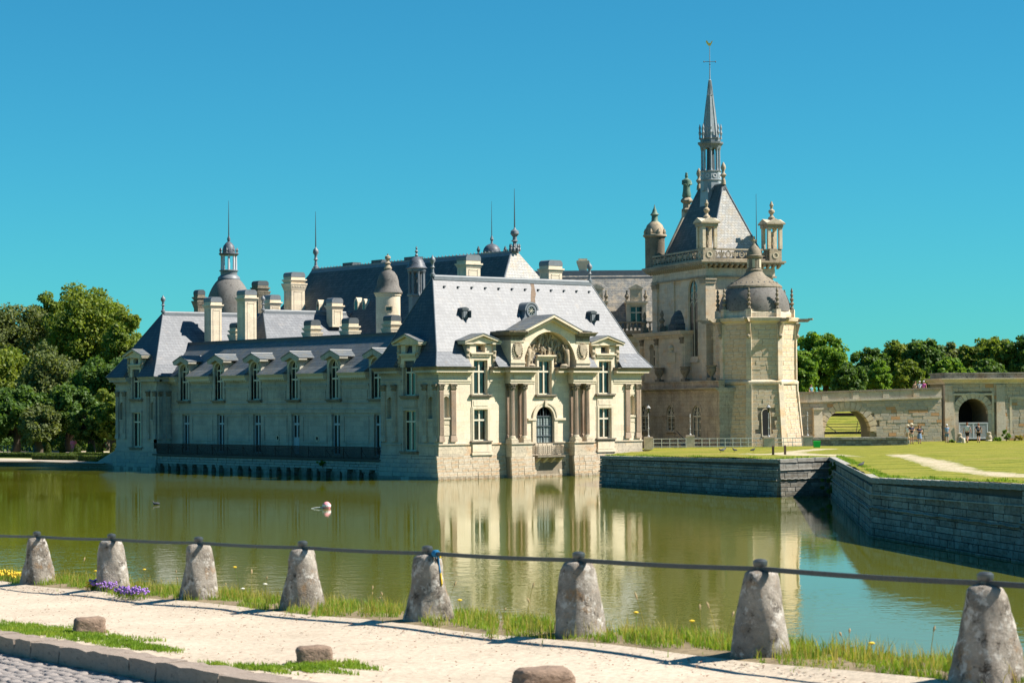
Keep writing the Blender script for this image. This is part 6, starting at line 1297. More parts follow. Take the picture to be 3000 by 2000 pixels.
for px in (1868, 1752):
    u = vx(px, 1780, 223); z0 = vz(px, 945, 223)-b_; z1 = vz(px, 895, 223)-b_; zp = vz(px, 830, 223)-b_
    mb = MB(FRONT); mb.box(u-1.0, u-.62, -3, -.2, ze-.3, z1+.3); mb.box(u+.62, u+1.0, -3, -.2, ze-.3, z1+.3); mb.box(u-.62, u+.62, -3, -.2, z1+.02, z1+.3); mb.box(u-1.15, u+1.15, -3, .0, z1+.3, z1+.5); mb.box(u-.6, u+.6, -1.2, -.3, z1+.5, zp-.5); mb.box(u-.7, u+.7, -1.2, -.2, zp-.5, zp-.4); mb.prism([(u-.75, zp-.4), (u+.75, zp-.4), (u, zp)], -1.2, -.2)
    dm = part('dormer', mb, 'stone_chapel', QW); window(QW, FRONT, u-.62, u+.62, ze-.2, z1, ((ze+z1)/2+.5,), .45, .07)
    for sg in (-1, 1):
        mb = MB(FRONT); mb.lathe([(.2, z1+.5), (.1, z1+.7), (.25, z1+1.0), (.08, z1+1.3), (.1, z1+1.6)], 8, (u+sg*.95, -.35, 0)); part('pinnacle', mb, 'stone_old', dm, 40)
    mb = MB(FRONT); mb.arch_band(u, (z1+zp)/2, .2, .32, -.3, -.24, 10, 0, 2*PI); part('roundel', mb, 'stone_trim', dm)
u = vx(1717, 1780, 228); zc = vz(1717, 757, 228)-b_; mb = MB(); mb.taper(u-.45, u+.45, 4.2, 5.0, zr-.3, u-.4, u+.4, 4.2, 5.0, zr+.25); mb.taper(u-.4, u+.4, 4.2, 5.0, zr+.25, u-.65, u+.65, 4.0, 5.2, zc-.35); mb.box(u-.65, u+.65, 4.0, 5.2, zc-.35, zc-.2); mb.box(u-.45, u+.45, 4.2, 5.0, zc-.2, zc); part('chimney', mb, 'stone_trim', QW)
# ================================================================ BRIDGE, GATE, RAILINGS on the right
BG = view_thing('stone_bridge', 'stone bridge wall with one open round arch joining chapel and gatehouse', 'bridge', 2550, 1285, 210, .5); BG.rotation_euler[2] += R(7); dp = 210; q0 = 2550; b_ = .5
xa, xb = vx(2338, q0, dp), vx(2766, q0, dp); ac = vx(2482, q0, dp); ar = 2.2; zs = vz(2482, 1196, dp)-b_-ar; za = vz(2345, 1160, dp)-b_; zb = vz(2760, 1146, dp)-b_
mb = MB(FRONT); top = lambda u: lerp(za, zb, (u-xa)/(xb-xa))
mb.wall(xa, xb, .0, za-.5, -3.2, -.12, [(ac-ar, ac+ar, -.1, zs+ar)]); mb.spandrel(ac, zs, ar, zs+ar+.001, -3.2, -.12, 14); core = part('bridge_wall', mb, 'mortar_pale', BG)
hol = [(ac-ar*math.cos(a)-.25, ac+ar*math.cos(a)+.25, zs+ar*math.sin(a)-.7 if a > .1 else 0, zs+ar*math.sin(a)+.15) for a in np.linspace(0, 1.5, 8)]
stones(core, (0, 0, 0), FRONT, 0., xa, xb, .9, za-.55, .0, .2, (.26, .36), (.5, .95), ['stone_bridge']*5+['stone_bridge2']*4+['stone_bridge3'], limit=250, holes=hol)
for k in range(15):                                    # voussoirs
    a0_, a1_ = PI*k/15+.012, PI*(k+1)/15-.012; mb = MB(FRONT); r1_ = ar+(.75 if k % 2 else .6)
    mb.prism([(ac+ar*math.cos(a0_), zs+ar*math.sin(a0_)), (ac+r1_*math.cos(a0_), zs+r1_*math.sin(a0_)), (ac+r1_*math.cos(a1_), zs+r1_*math.sin(a1_)), (ac+ar*math.cos(a1_), zs+ar*math.sin(a1_))], -.9, .04); part('voussoir', mb, random.choice(['stone_bridge', 'stone_chapel2', 'stone_chapel']), BG)
mb = MB(FRONT)
def ramp_band(name, d0, d1, h0, h1, mat):
    mb = MB(FRONT); mb.add([(xa, d0, za+h0), (xb, d0, zb+h0), (xb, d1, zb+h0), (xa, d1, za+h0), (xa, d0, za+h1), (xb, d0, zb+h1), (xb, d1, zb+h1), (xa, d1, za+h1)], [(0, 3, 2, 1), (4, 5, 6, 7), (0, 1, 5, 4), (1, 2, 6, 5), (2, 3, 7, 6), (3, 0, 4, 7)]); return part(name, mb, mat, BG)
ramp_band('wall_head', -3.2, -.06, -1.6, -.62, 'stone_bridge'); ramp_band('string_course', -3.1, .22, -.62, -.42, 'stone_bridge'); ramp_band('parapet', -.45, .06, -.42, .22, 'stone_bridge'); ramp_band('coping', -.55, .18, .22, .38, 'stone_old'); ramp_band('deck', -3.1, -.46, -.75, -.5, 'gravel')
u = vx(2392, q0, dp); mb = MB(FRONT); mb.taper(u-.55, u+.5, -.3, .9, .3, u-.42, u+.35, -.3, .35, za-1.3); mb.box(u-.5, u+.45, -.3, .5, za-1.3, za-1.1); part('buttress', mb, 'stone_chapel', BG)
for k in range(4):
    u = lerp(xa+1, xb-1, (k+.5)/4); mb = MB(FRONT); mb.box(u-.3, u+.3, .05, .13, za-.35, lerp(za, zb, (u-xa)/(xb-xa))+.18); part('parapet_pier', mb, 'stone_bridge', BG)

GT = view_thing('gatehouse', 'battered stone gate block with dark round archway and heavy cornice', 'gatehouse', 2852, 1289, 213, .5); GT.rotation_euler[2] += R(7); q0 = 2852; dp = 213
xa, xb = vx(2764, q0, dp), vx(3120, q0, dp); ar = 1.47; zs = vz(2852, 1167, dp)-b_-ar; zc = vz(2852, 1124, dp)-b_; zt = vz(2852, 1091, dp)-b_
mb = MB(FRONT); mb.wall(xa+.25, xb, 0, zc, -5, -.12, [(-ar, ar, 1.3, zs+ar)]); mb.spandrel(0, zs, ar, zs+ar+.001, -5, -.12, 14); core = part('gate_wall', mb, 'mortar_pale', GT)
hol = [(-ar*math.cos(a)-.62, ar*math.cos(a)+.62, 0 if a < .1 else zs, zs+ar*math.sin(a)+.6) for a in np.linspace(0, 1.45, 7)]
stones(core, (0, 0, 0), FRONT, 0., xa+.2, xb, 1.2, zc-.02, .0, .2, (.28, .4), (.5, 1.0), ['stone_bridge']*5+['stone_bridge2']*3+['stone_bridge3'], limit=230, holes=hol, lean=.03)
for k in range(13):
    a0_, a1_ = PI*k/13+.012, PI*(k+1)/13-.012; mb = MB(FRONT); r1_ = ar+.62
    mb.prism([(ar*math.cos(a0_), zs+ar*math.sin(a0_)), (r1_*math.cos(a0_), zs+r1_*math.sin(a0_)), (r1_*math.cos(a1_), zs+r1_*math.sin(a1_)), (ar*math.cos(a1_), zs+ar*math.sin(a1_))], -.5, .05); part('voussoir', mb, random.choice(['stone_bridge', 'stone_chapel']), GT)
for sg in (-1, 1):
    mb = MB(FRONT); mb.box(min(sg*ar, sg*(ar+.62)), max(sg*ar, sg*(ar+.62)), -.5, .05, 1.2, zs); part('jamb', mb, 'stone_bridge', GT)
mb = MB(FRONT); w = 2.05
for a_, b2, c_, d_ in ((-w, w, zs+ar+.3, zs+ar+.5), (-w, -w+.2, 2.6, zs+ar+.3), (w-.2, w, 2.6, zs+ar+.3)): mb.box(a_, b2, .0, .12, c_, d_)
part('panel_mould', mb, 'stone_chapel', GT)
for px in (2778, 2934):
    u = vx(px, q0, dp); mb = MB(FRONT); mb.taper(u-.5, u+.5, -.3, .42, .8, u-.38, u+.38, -.3, .14, zc-.1); mb.box(u-.42, u+.42, -.3, .2, zc-.25, zc-.1); part('buttress', mb, 'stone_bridge', GT)
mb = MB(FRONT); mb.box(xa, xb, -5, .16, zc, zc+.14); mb.taper(xa, xb, -5, .2, zc+.14, xa-.35, xb, -5, .55, zc+.45); mb.box(xa-.38, xb, -5, .58, zc+.45, zc+.55); part('cornice', mb, 'stone_chapel', GT)
mb = MB(FRONT); mb.box(xa+.1, xb, -4.5, .12, zc+.55, zt-.12); mb.box(xa, xb, -4.6, .22, zt-.12, zt); part('parapet', mb, 'stone_moat', GT)
u0, u1 = vx(2962, q0, dp), vx(3080, q0, dp); mb = MB(FRONT)
for a_, b2, c_, d_ in ((u0, u1, 5.6, 5.8), (u0, u0+.2, 2.3, 5.6), (u0, u1, 2.1, 2.3)): mb.box(a_, b2, .02, .14, c_, d_)
part('panel_mould', mb, 'stone_chapel', GT)
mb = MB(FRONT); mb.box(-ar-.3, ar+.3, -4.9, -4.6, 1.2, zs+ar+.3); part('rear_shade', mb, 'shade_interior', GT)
# timber gate: two leaves of diagonal slats
GL = view_thing('timber_gate', 'pale grey low double gate of diagonal slats closing the dark archway', 'gate', 2852, 1289, 212.55, vz(2852, 1287, 212.5)); GL.rotation_euler[2] += R(7); zg = vz(2852, 1237, 212.5)-vz(2852, 1287, 212.5)
mb = MB(FRONT); 
for a_, b2, c_, d_ in ((-ar+.03, ar-.03, 0.06, .2), (-ar+.03, ar-.03, zg-.12, zg)): mb.box(a_, b2, -.05, .05, c_, d_)
for u in (-ar+.03, -.07, ar-.15): mb.box(u, u+.12, -.04, .04, .2, zg-.12)
part('gate_frame', mb, 'paint_grey', GL)
def clip_slat(u0, u1, z0, z1, c, w, sg):
    """diagonal band clipped to a rectangle"""
    pts = []
    poly = [(u0, z0), (u1, z0), (u1, z1), (u0, z1)]
    for lo, s in ((c-w/2, 1), (c+w/2, -1)):
        out = []
        for i in range(len(poly)):
            p, q = poly[i], poly[(i+1) % len(poly)]; fp = s*((p[0]*sg+p[1])-lo); fq = s*((q[0]*sg+q[1])-lo)
            if fp >= 0: out.append(p)
            if fp*fq < 0: t_ = fp/(fp-fq); out.append((lerp(p[0], q[0], t_), lerp(p[1], q[1], t_)))
        poly = out
        if len(poly) < 3: return None
    return poly
for sg, ua, ub in ((-1, -ar+.15, -.07), (1, .05, ar-.15)):
    for k in range(22):
        c = (min(sg*ua, sg*ub)+.2)+k*.135
        poly = clip_slat(ua, ub, .2, zg-.12, c, .075, sg)
        if poly: mb = MB(FRONT); mb.prism(poly, -.02, .02); part('slat', mb, 'paint_grey', GL)

LW = view_thing('low_moat_wall', 'low dark lichened stone wall along the lawn in front of the bridge', 'wall', 2500, 1300, 197.5, 1.2); q0 = 2500; dp = 197.5
xa, xb = vx(2368, q0, dp), vx(2660, q0, dp); zt = vz(2500, 1282, dp)-1.2
mb = MB(FRONT); mb.box(xa, xb, -.5, -.08, 0, zt-.1); c_ = part('wall_core', mb, 'mortar', LW); stones(c_, (0, 0, 0), FRONT, 0., xa, xb, .5, zt-.12, .0, .14, (.22, .28), (.5, .9), ['stone_moat', 'stone_moat_pale'], limit=60)
n_ = 9
for k in range(n_):
    o = bpy.data.objects.new('coping_stone', blocks_for('stone_moat_pale')[k % 5]); o.location = (lerp(xa, xb, (k+.5)/n_), .22, zt-.04); o.scale = ((xb-xa)/n_-.01, .62, .2); link(o, LW)

FB = view_thing('iron_footbridge', 'dark iron footbridge with cable rails seen through the bridge arch', 'footbridge', 2482, 1268, 224, .5); dp = 224; q0 = 2482
mb = MB(FRONT); z = vz(2482, 1267, dp)-.5; mb.box(-4, 4, -.6, 0, z-.14, z+.1); part('deck', mb, 'iron', FB)
mb = MB(FRONT); z2 = vz(2482, 1214, dp)-.5; mb.box(-4, 1.6, -.6, 0, z2-.16, z2+.16); mb.box(1.5, 1.75, -.6, 0, z2-.9, z2+.16); part('girder', mb, 'iron_rust', FB)
for k in range(3):
    mb = MB(FRONT); mb.tube([(-4, 0, z+.35+k*.3), (0, .0, z+.25+k*.3), (4, 0, z+.35+k*.3)], .025, 5); part('cable', mb, 'iron', FB)
for u in (-2.6, .9):
    mb = MB(FRONT); mb.tube([(u, 0, z), (u+.2, 0, z+1.15)], .035, 5); part('stanchion', mb, 'iron', FB)
mb = MB(FRONT); mb.tube([(-3.2, .1, z2-.2), (-1.0, .1, z)], .04, 5); part('brace', mb, 'iron', FB); mb = MB(FRONT); mb.tube([(2.6, .1, z2-.2), (1.0, .1, z)], .04, 5); part('brace', mb, 'iron', FB)

def pier(px, w, pyt, pyb, dep, label, lamp=None, slope=False, group='piers along the white railing'):
    zb_ = vz(px, pyb, dep); T = view_thing('stone_pier', label, 'pier', px, pyb, dep, zb_-.3, group); h = vz(px, pyt, dep)-zb_+.3
    mb = MB(FRONT); mb.box(-w/2, w/2, -w/2, w/2, 0, h-.08); part('shaft', mb, 'stone_moat_pale' if slope else 'stone_bridge', T); mb = MB(FRONT); mb.taper(-w/2-.05, w/2+.05, -w/2-.05, w/2+.05, h-.08, -w/2, w/2, -w/2, w/2, h+.04); part('cap', mb, 'stone_old', T)
    if lamp:
        L_ = view_thing('lamp_post', lamp[0], 'lamp post', px, pyt, dep, zb_-.3+h+.04, 'lamp posts on the railing piers'); hl = vz(px, lamp[1], dep)-(zb_-.3+h+.04)
        mb = MB(); mb.lathe([(.11, 0), (.10, .08), (.04, .14), (.05, hl*.25), (.075, hl*.27), (.032, hl*.32), (.03, hl*.6), (.055, hl*.62), (.026, hl*.66), (.024, hl*.8)], 8); part('pole', mb, 'lamp_grey', L_, 40)
        mb = MB()
        for sg in (-1, 1): mb.tube([(0, 0, hl*.12), (sg*.14, 0, hl*.18), (sg*.12, 0, hl*.28), (0, 0, hl*.3)], .018, 5)
        part('scroll', mb, 'iron', L_)
        if lamp[2]:
            mb = MB(); mb.lathe([(.05, hl*.8), (.1, hl*.84), (.16, hl*.95), (.17, hl*.97)], 6); part('lantern_glass', mb, 'glass', L_); mb = MB(); mb.lathe([(.2, hl*.96), (.19, hl*.98), (.08, hl*1.03), (.03, hl*1.06)], 6); part('lantern_cap', mb, 'lamp_grey', L_)
        else:
            mb = MB(); mb.lathe([(.03, hl*.8), (.07, hl*.86), (.03, hl*.9), (.06, hl*.95), (.02, hl)], 6); part('spike', mb, 'lamp_grey', L_)
    return T
RD = 196.
pier(1900, .75, 1280, 1326, 193, 'weathered stone pier at the pavilion end of the white railing', ('white lamp post with glazed lantern beside the corner pavilion', 1192, True))
pier(2022, .75, 1275, 1312, RD, 'square stone pier standing between two runs of white railing', ('slim white lamp post in front of the basement windows', 1212, False))
pier(2252, .95, 1280, 1311, 195, 'broad stone pier before the chapel apse', ('white lamp post with small lantern before the chapel apse', 1190, True))
pier(2366, .85, 1277, 1309, 197, 'stone pier at the start of the low dark wall', ('ornate white lamp post where the bridge begins', 1206, False), True)
def railing(pxa, pxb, pyt, pyb, dep, label):
    pm = (pxa+pxb)/2; zb_ = vz(pm, pyb, dep); T = view_thing('metal_railing', label, 'railing', pm, pyb, dep, zb_, 'white metal railings before the chapel'); h = vz(pm, pyt, dep)-zb_; xa, xb = vx(pxa, pm, dep), vx(pxb, pm, dep)
    for z in (h-.05, h*.52, .10):
        mb = MB(FRONT); mb.box(xa, xb, -.025, .025, z, z+.05); part('rail', mb, 'paint_white', T)
    n_ = max(2, int((xb-xa)/.62))
    for k in range(n_+1):
        u = lerp(xa, xb, k/n_); mb = MB(FRONT); mb.box(u-.025, u+.025, -.03, .03, 0, h+.02); part('post', mb, 'paint_white', T)
    return T
railing(1915, 2010, 1284, 1312, 195.5, 'white railing run nearest the corner pavilion'); railing(2034, 2238, 1283, 1311, 195.8, 'long white railing run below the chapel wall'); railing(2268, 2350, 1282, 1309, 196.2, 'short white railing run below the apse')
mb = MB(); c = on_lawn(2393, 1310); z = lawn_z(*c); B_ = thing('litter_bin', 'bright green square litter bin against the low wall', 'bin', (c[0], c[1], z), VR, local=True)
mb = MB(); mb.taper(-.26, .26, -.26, .26, 0, -.29, .29, -.29, .29, .5); part('body', mb, 'bin_green', B_); mb = MB(); mb.box(-.31, .31, -.31, .31, .5, .56); part('lid', mb, 'bin_green', B_)
for k, (px, py, pt) in enumerate(((2265, 1333, 1305), (2300, 1331, 1304))):
    c = on_lawn(px, py); P_ = thing('wooden_post', ['left of two short brown wooden posts on the lawn path', 'right of two short brown wooden posts on the lawn path'][k], 'post', (c[0], c[1], lawn_z(*c)-.03), VR, 'posts on the lawn path', local=True)
    dep = float((np.array([c[0], c[1], 0])-CAM) @ DH); h = (py-pt)*dep/F_PX+.03; w = .075
    mb = MB(); mb.box(-w, w, -w, w, 0, h-.05); part('shaft', mb, 'wood_brown', P_); mb = MB(); mb.taper(-w, w, -w, w, h-.05, -w*.6, w*.6, -w*.6, w*.6, h+.02); part('top', mb, 'wood_brown', P_)
for k, (px, pyt, pyb, lab) in enumerate(((2812, 1266, 1296, 'worn stone guard figure left of the gate'), (2898, 1263, 1292, 'worn stone guard figure right of the gate'))):
    c = on_lawn(px, pyb); dep = float((np.array([c[0], c[1], 0])-CAM) @ DH); h = (pyb-pyt)*dep/F_PX; G_ = thing('guard_stone', lab, 'statue', (c[0], c[1], lawn_z(*c)-.05), 0, 'guard figures at the gate', local=True)
    mb = MB(); mb.lathe([(.34, 0), (.36, .12), (.28, .2)], 9); part('base', mb, 'stone_trim', G_); mb = MB(); mb.lathe([(.26, .2), (.30, h*.4), (.24, h*.62), (.17, h*.7), (.21, h*.8), (.2, h*.92), (.08, h)], 9); part('figure', mb, 'stone_carved', G_, 50)
for px, pyt, pyb, lab in ((2823, 1281, 1297, 'small rounded stone post before the gate guard figure'), (2660, 1287, 1300, 'small pale stone post beside the group of three visitors')):
    c = on_lawn(px, pyb); dep = float((np.array([c[0], c[1], 0])-CAM) @ DH); h = (pyb-pyt)*dep/F_PX; mb = MB(); z = lawn_z(*c)-.03; mb.lathe([(.17, 0), (.16, h*.7), (.12, h*.92), (.04, h)], 9, (c[0], c[1], z)); solo('stone_post', mb, 'stone_trim', lab, 'post', smooth=50)

# ================================================================ PEOPLE
def skin_obj(name, V, E_, rad, mat, parent, sub=1):
    me = bpy.data.meshes.new(name); me.from_pydata(V, E_, []); o = bpy.data.objects.new(name, me); link(o, parent); me.materials.append(MATS[mat])
    m1 = o.modifiers.new('skin', 'SKIN'); m1.use_smooth_shade = True
    for i, r in enumerate(rad): me.skin_vertices[0].data[i].radius = r if isinstance(r, tuple) else (r, r)
    me.skin_vertices[0].data[0].use_root = True
    m2 = o.modifiers.new('sub', 'SUBSURF'); m2.levels = sub; m2.render_levels = sub; return o
def hand_mesh(mb, p, dv, side, s=1.):
    p = Vector(p); dv = Vector(dv).normalized(); sd = Vector((0, 1, 0)); q = p+dv*.08*s
    mb.tube([p, p+dv*.045*s, q], [.022*s, .036*s, .034*s], 6)
    for k, ln in enumerate((.06, .075, .08, .07)):
        b0_ = q+sd*(.027-.018*k)*s; mb.tube([b0_-dv*.01, b0_+dv*ln*.55*s, b0_+dv*ln*s+Vector((-.012, 0, 0))], [.009*s, .0085*s, .006*s], 5)
    b0_ = p+dv*.03*s+sd*.03*s; mb.tube([b0_, b0_+dv*.03*s+sd*.03*s, b0_+dv*.06*s+sd*.035*s], [.012*s, .010*s, .007*s], 5)
def person(loc, yaw, h, label, shirt, bottom, skirt=False, hair='hair_brown', hat=None, walk=0., arms='down', bag=None, stripes=False, group=None, long_=False, shirt_len=1.):
    """standing or walking figure; +x is forward"""
    T = thing('person', label, 'person', loc, yaw, group, local=True); s = h/1.75
    hipz = .90; sh = 1.43
    kn = [(.12*walk+.02, .09, .48), (-.05*walk+.02, -.09, .48)]; an = [(.22*walk-.02, .10, .09), (-.30*walk-.02, -.10, .09+.05*abs(walk))]
    V = [(0, 0, .98), (0, 0, 1.15), (-.01, 0, 1.33), (0, 0, 1.47), (.01, 0, 1.56), (.02, 0, 1.66), (.01, 0, 1.73)]; rad = [(.115, .15), (.105, .135), (.115, .17), (.06, .07), .05, .092, .07]; E_ = [(0, 1), (1, 2), (2, 3), (3, 4), (4, 5), (5, 6)]
    for i, sg in enumerate((1, -1)):
        o = len(V); V += [(0, sg*.095, hipz), kn[i], an[i], (an[i][0]+.13, an[i][1]+sg*.015, .035)]; rad += [.088, .055, .04, .035]; E_ += [(0, o), (o, o+1), (o+1, o+2), (o+2, o+3)]
    el, wr = {}, {}
    for i, sg in enumerate((1, -1)):
        o = len(V); V.append((0, sg*.20, sh)); rad.append(.06)
        if arms == 'folded': e_, w_ = (.06, sg*.27, 1.18), (.22, sg*.03, 1.22)
        elif arms == 'hip' and sg > 0: e_, w_ = (-.06, sg*.38, 1.2), (.05, sg*.2, 1.03)
        else: e_, w_ = (-.05-sg*.10*walk, sg*.27, 1.17), (.08-sg*.22*walk, sg*.27, .93)
        V += [e_, w_]; rad += [.045, .032]; E_ += [(2, o), (o, o+1), (o+1, o+2)]; el[sg] = e_; wr[sg] = w_
    o = len(V); V.append((.105, 0, 1.655)); rad.append(.018); E_.append((5, o))
    sc_ = lambda L_: [(x*s, y*s, z*s) for x, y, z in L_]; sr = lambda L_: [(r[0]*s, r[1]*s) if isinstance(r, tuple) else r*s for r in L_]
    body = skin_obj('body', sc_(V), E_, sr(rad), 'skin', T, 1)
    # clothing
    SV = [(0, 0, .93), (0, 0, 1.15), (-.01, 0, 1.33), (0, 0, 1.46)]; SR_ = [(.135, .17), (.125, .155), (.135, .19), (.07, .08)]; SE = [(0, 1), (1, 2), (2, 3)]
    for sg in (1, -1):
        o = len(SV); m_ = tuple(lerp(a, b, .55 if not long_ else 1.) for a, b in zip((0, sg*.20, sh), el[sg])); SV += [(0, sg*.20, sh-.01), m_]; SR_ += [.078, .068]; SE += [(2, o), (o, o+1)]
        if long_: SV.append(wr[sg]); SR_.append(.05); SE.append((o+1, o+2))
    top = skin_obj('shirt', sc_(SV), SE, sr(SR_), shirt, T, 1)
    if skirt:
        mb = MB(); mb.lathe([(.16*s, 1.0*s), (.2*s, .85*s), (.25*s, .6*s), (.27*s, .5*s)], 12); part('skirt', mb, bottom, T, 60)
    else:
        BV = [(0, 0, .98)]; BR = [(.13, .165)]; BE = []
        for i, sg in enumerate((1, -1)):
            o = len(BV); BV += [(0, sg*.095, hipz-.02), tuple(lerp(a, b, .85) for a, b in zip((0, sg*.095, hipz), kn[i]))]; BR += [.108, .09]; BE += [(0, o), (o, o+1)]
        skin_obj('shorts', sc_(BV), BE, sr(BR), bottom, T, 1)
    mb = MB(); mb.lathe([(.088*s, 1.60*s), (.100*s, 1.68*s), (.092*s, 1.735*s), (.05*s, 1.775*s)], 12, (-.018*s, 0, 0))
    if skirt or hair == 'long': mb.tube([(-.07*s, 0, 1.70*s), (-.095*s, 0, 1.58*s), (-.09*s, 0, 1.42*s)], [.07*s, .075*s, .045*s], 8)
    part('hair', mb, hair if hair != 'long' else 'hair_brown', T, 60)
    mb = MB()
    for sg in (-1, 1): mb.lathe([(.004*s, -.008*s), (.012*s, 0), (.004*s, .008*s)], 6, (.092*s, sg*.035*s, 1.672*s))
    mb.box(.095*s, .103*s, -.025*s, .025*s, 1.612*s, 1.620*s); part('face_features', mb, 'shoe', T)
    for sg in (1, -1):
        mb = MB(); dv = Vector(wr[sg])-Vector(el[sg]); hand_mesh(mb, [c*s for c in wr[sg]], dv, sg, s); part('hand', mb, 'skin', T, 60)
    for i in (0, 1):
        mb = MB(); ax, ay, az = an[i]; mb.tube([((ax-.05)*s, ay*s, .045*s+max(0, az-.09)*s), ((ax+.06)*s, ay*s, .055*s), ((ax+.19)*s, (ay)*s, .035*s)], [.042*s, .05*s, .03*s], 8); part('shoe', mb, 'shoe', T, 60)
    if hat == 'sun':
        mb = MB(); mb.lathe([(.24*s, 1.70*s), (.245*s, 1.715*s), (.11*s, 1.735*s), (.105*s, 1.82*s), (.06*s, 1.845*s)], 16); part('sun_hat', mb, 'straw', T, 40)
    if hat == 'cap':
        mb = MB(); mb.lathe([(.106*s, 1.69*s), (.108*s, 1.74*s), (.07*s, 1.79*s), (.02*s, 1.80*s)], 12); mb.box(.06*s, .19*s, -.07*s, .07*s, 1.695*s, 1.71*s); part('cap', mb, 'cloth_white', T, 40)
    if bag:
        mb = MB(); mb.taper(-.05, .1, bag*.30-.07, bag*.30+.07, .82, -.05, .1, bag*.30-.06, bag*.30+.06, 1.04); part('bag', mb, 'bag_brown', T); mb = MB(); mb.tube([(0, bag*.28, 1.04), (0, bag*.1, 1.36), (-.05, -bag*.1, 1.50)], .012, 5); part('bag_strap', mb, 'bag_brown', T)
    if stripes:
        mb = MB()
        for k in range(2): mb.box(-.165*s, -.135*s, -.09*s, .09*s, (1.27-k*.07)*s, (1.295-k*.07)*s)
        part('back_print', mb, 'cloth_white', T)
    return T
TOCAM = AL+PI                                          # yaw that looks at the camera
def lawn_person(px, py, *a, **k):
    c = on_lawn(px, py); return person((c[0], c[1], lawn_z(*c)), *a, **k)
lawn_person(2671, 1300, TOCAM+.2, 1.80, 'person in a pale sun hat, navy t-shirt and beige shorts with folded arms', 'cloth_navy', 'cloth_beige', hat='sun', arms='folded', hair='hair_auburn')
lawn_person(2660, 1298, TOCAM-.3, 1.66, 'person in white top and tan skirt half hidden behind the sun-hatted person', 'cloth_white', 'cloth_tan', skirt=True, hat='sun', bag=1)
lawn_person(2694, 1299, TOCAM+.1, 1.62, 'person in navy top and blue skirt with brown shoulder bag', 'cloth_navy', 'cloth_denim', skirt=True, arms='folded', bag=1)
lawn_person(2774, 1297, TOCAM-.1, 1.68, 'person in light blue t-shirt, denim shorts and white cap standing left of the gate', 'cloth_blue', 'cloth_denim', hat='cap')
lawn_person(2834, 1296, AL-.5, 1.82, 'person in white t-shirt and black shorts walking before the gate', 'cloth_white', 'cloth_black', walk=1., hair='hair_auburn')
lawn_person(2867, 1296, AL-.3, 1.76, 'person in black striped t-shirt and dark shorts seen from behind at the gate', 'cloth_navy', 'cloth_black', walk=.8, hair='hair_auburn', stripes=True)
for px, pyh, dep, sh_, bt, lab, kw in ((2682, 1124, 212.2, 'cloth_tan', 'cloth_beige', 'person in tan top leaning at the bridge parapet, leftmost of three', {}), (2694, 1124, 212.2, 'cloth_white', 'cloth_denim', 'person in white top on the bridge between two others', dict(hat='cap')),
                                    (2706, 1122, 212.2, 'cloth_magenta', 'cloth_black', 'person in bright pink top on the bridge, rightmost of three', dict(hat='cap')), (2377, 1137, 212.2, 'cloth_teal', 'cloth_denim', 'lone person in teal top on the bridge beside the chapel', {})):
    p = at_depth(px, pyh, dep); xx = vx(px, 2550, 210); zdeck = .5+lerp(vz(2345, 1160, 210)-.5, vz(2760, 1146, 210)-.5, (px-2338)/(2766-2338))-.5
    person((p[0], p[1], zdeck), TOCAM+random.uniform(-.6, .6), max(1.55, min(1.8, float(p[2])-zdeck)), lab, sh_, bt, **kw)
for px, py, dd, lab in ((212, 1326, 0, 'left of two visitors in pink walking in the garden'), (219, 1325, 0, 'right of two visitors in pink walking in the garden')):
    p = on_z(px, py, .53); person((p[0], p[1], .53), TOCAM+.8, 1.68, lab, 'cloth_pink', 'cloth_pink', walk=.5, long_=True, hair='hair_brown', hat='cap' if px > 215 else None)

# ================================================================ BIRDS, BUOY
def bird(loc, yaw, label, s=1., pale=False, group='pigeons on the lawn'):
    T = thing('pigeon', label, 'bird', loc, yaw, group, local=True); mt_ = 'feather'
    V = [(0, 0, .16), (.07, 0, .18), (.11, 0, .23), (.135, 0, .27), (-.08, 0, .145), (-.19, 0, .12)]; E_ = [(0, 1), (1, 2), (2, 3), (0, 4), (4, 5)]
    skin_obj('body', [(x*s, y*s, z*s) for x, y, z in V], E_, [(.062*s, .062*s), .055*s, .032*s, .032*s, .05*s, (.015*s, .03*s)], mt_, T)
    mb = MB(); mb.tube([(.16*s, 0, .27*s), (.19*s, 0, .26*s)], [.012*s, .003*s], 5); part('beak', mb, 'shoe', T)
    for sg in (-1, 1):
        mb = MB(); mb.prism([(.06*s, .2*s), (-.05*s, .19*s), (-.18*s, .13*s), (-.05*s, .12*s), (.05*s, .14*s)], sg*.055*s, sg*.066*s); part('wing', mb, 'feather_pale' if pale else mt_, T); mb = MB(); mb.tube([(.01*s, sg*.025*s, .11*s), (.015*s, sg*.025*s, .01), (.05*s, sg*.03*s, .005)], .006*s, 4); part('leg', mb, 'bag_brown', T)
for px, py, yw, lab in ((2112, 1326, 3.4, 'dark pigeon feeding on the lawn, leftmost of the four'), (2121, 1323, .3, 'pale-winged pigeon beside the leftmost dark one'), (2152, 1325, 3.5, 'dark pigeon on the lawn path, third from the left'), (2206, 1325, .2, 'dark pigeon nearest the wooden posts')):
    c = on_lawn(px, py); bird((c[0], c[1], lawn_z(*c)+.01), VR+yw, lab, 1.25, 'pale' in lab)
c = on_lawn(2524, 1372); bird((c[0], c[1], lawn_z(*c)+.03), VR+.6, 'dark pigeon perched at the edge of the retaining wall', 1.2)
p = on_z(957, 1489, 0.); B_ = thing('mooring_buoy', 'pink and white round buoy floating on the water', 'buoy', (p[0], p[1], -.1), VR, local=True)
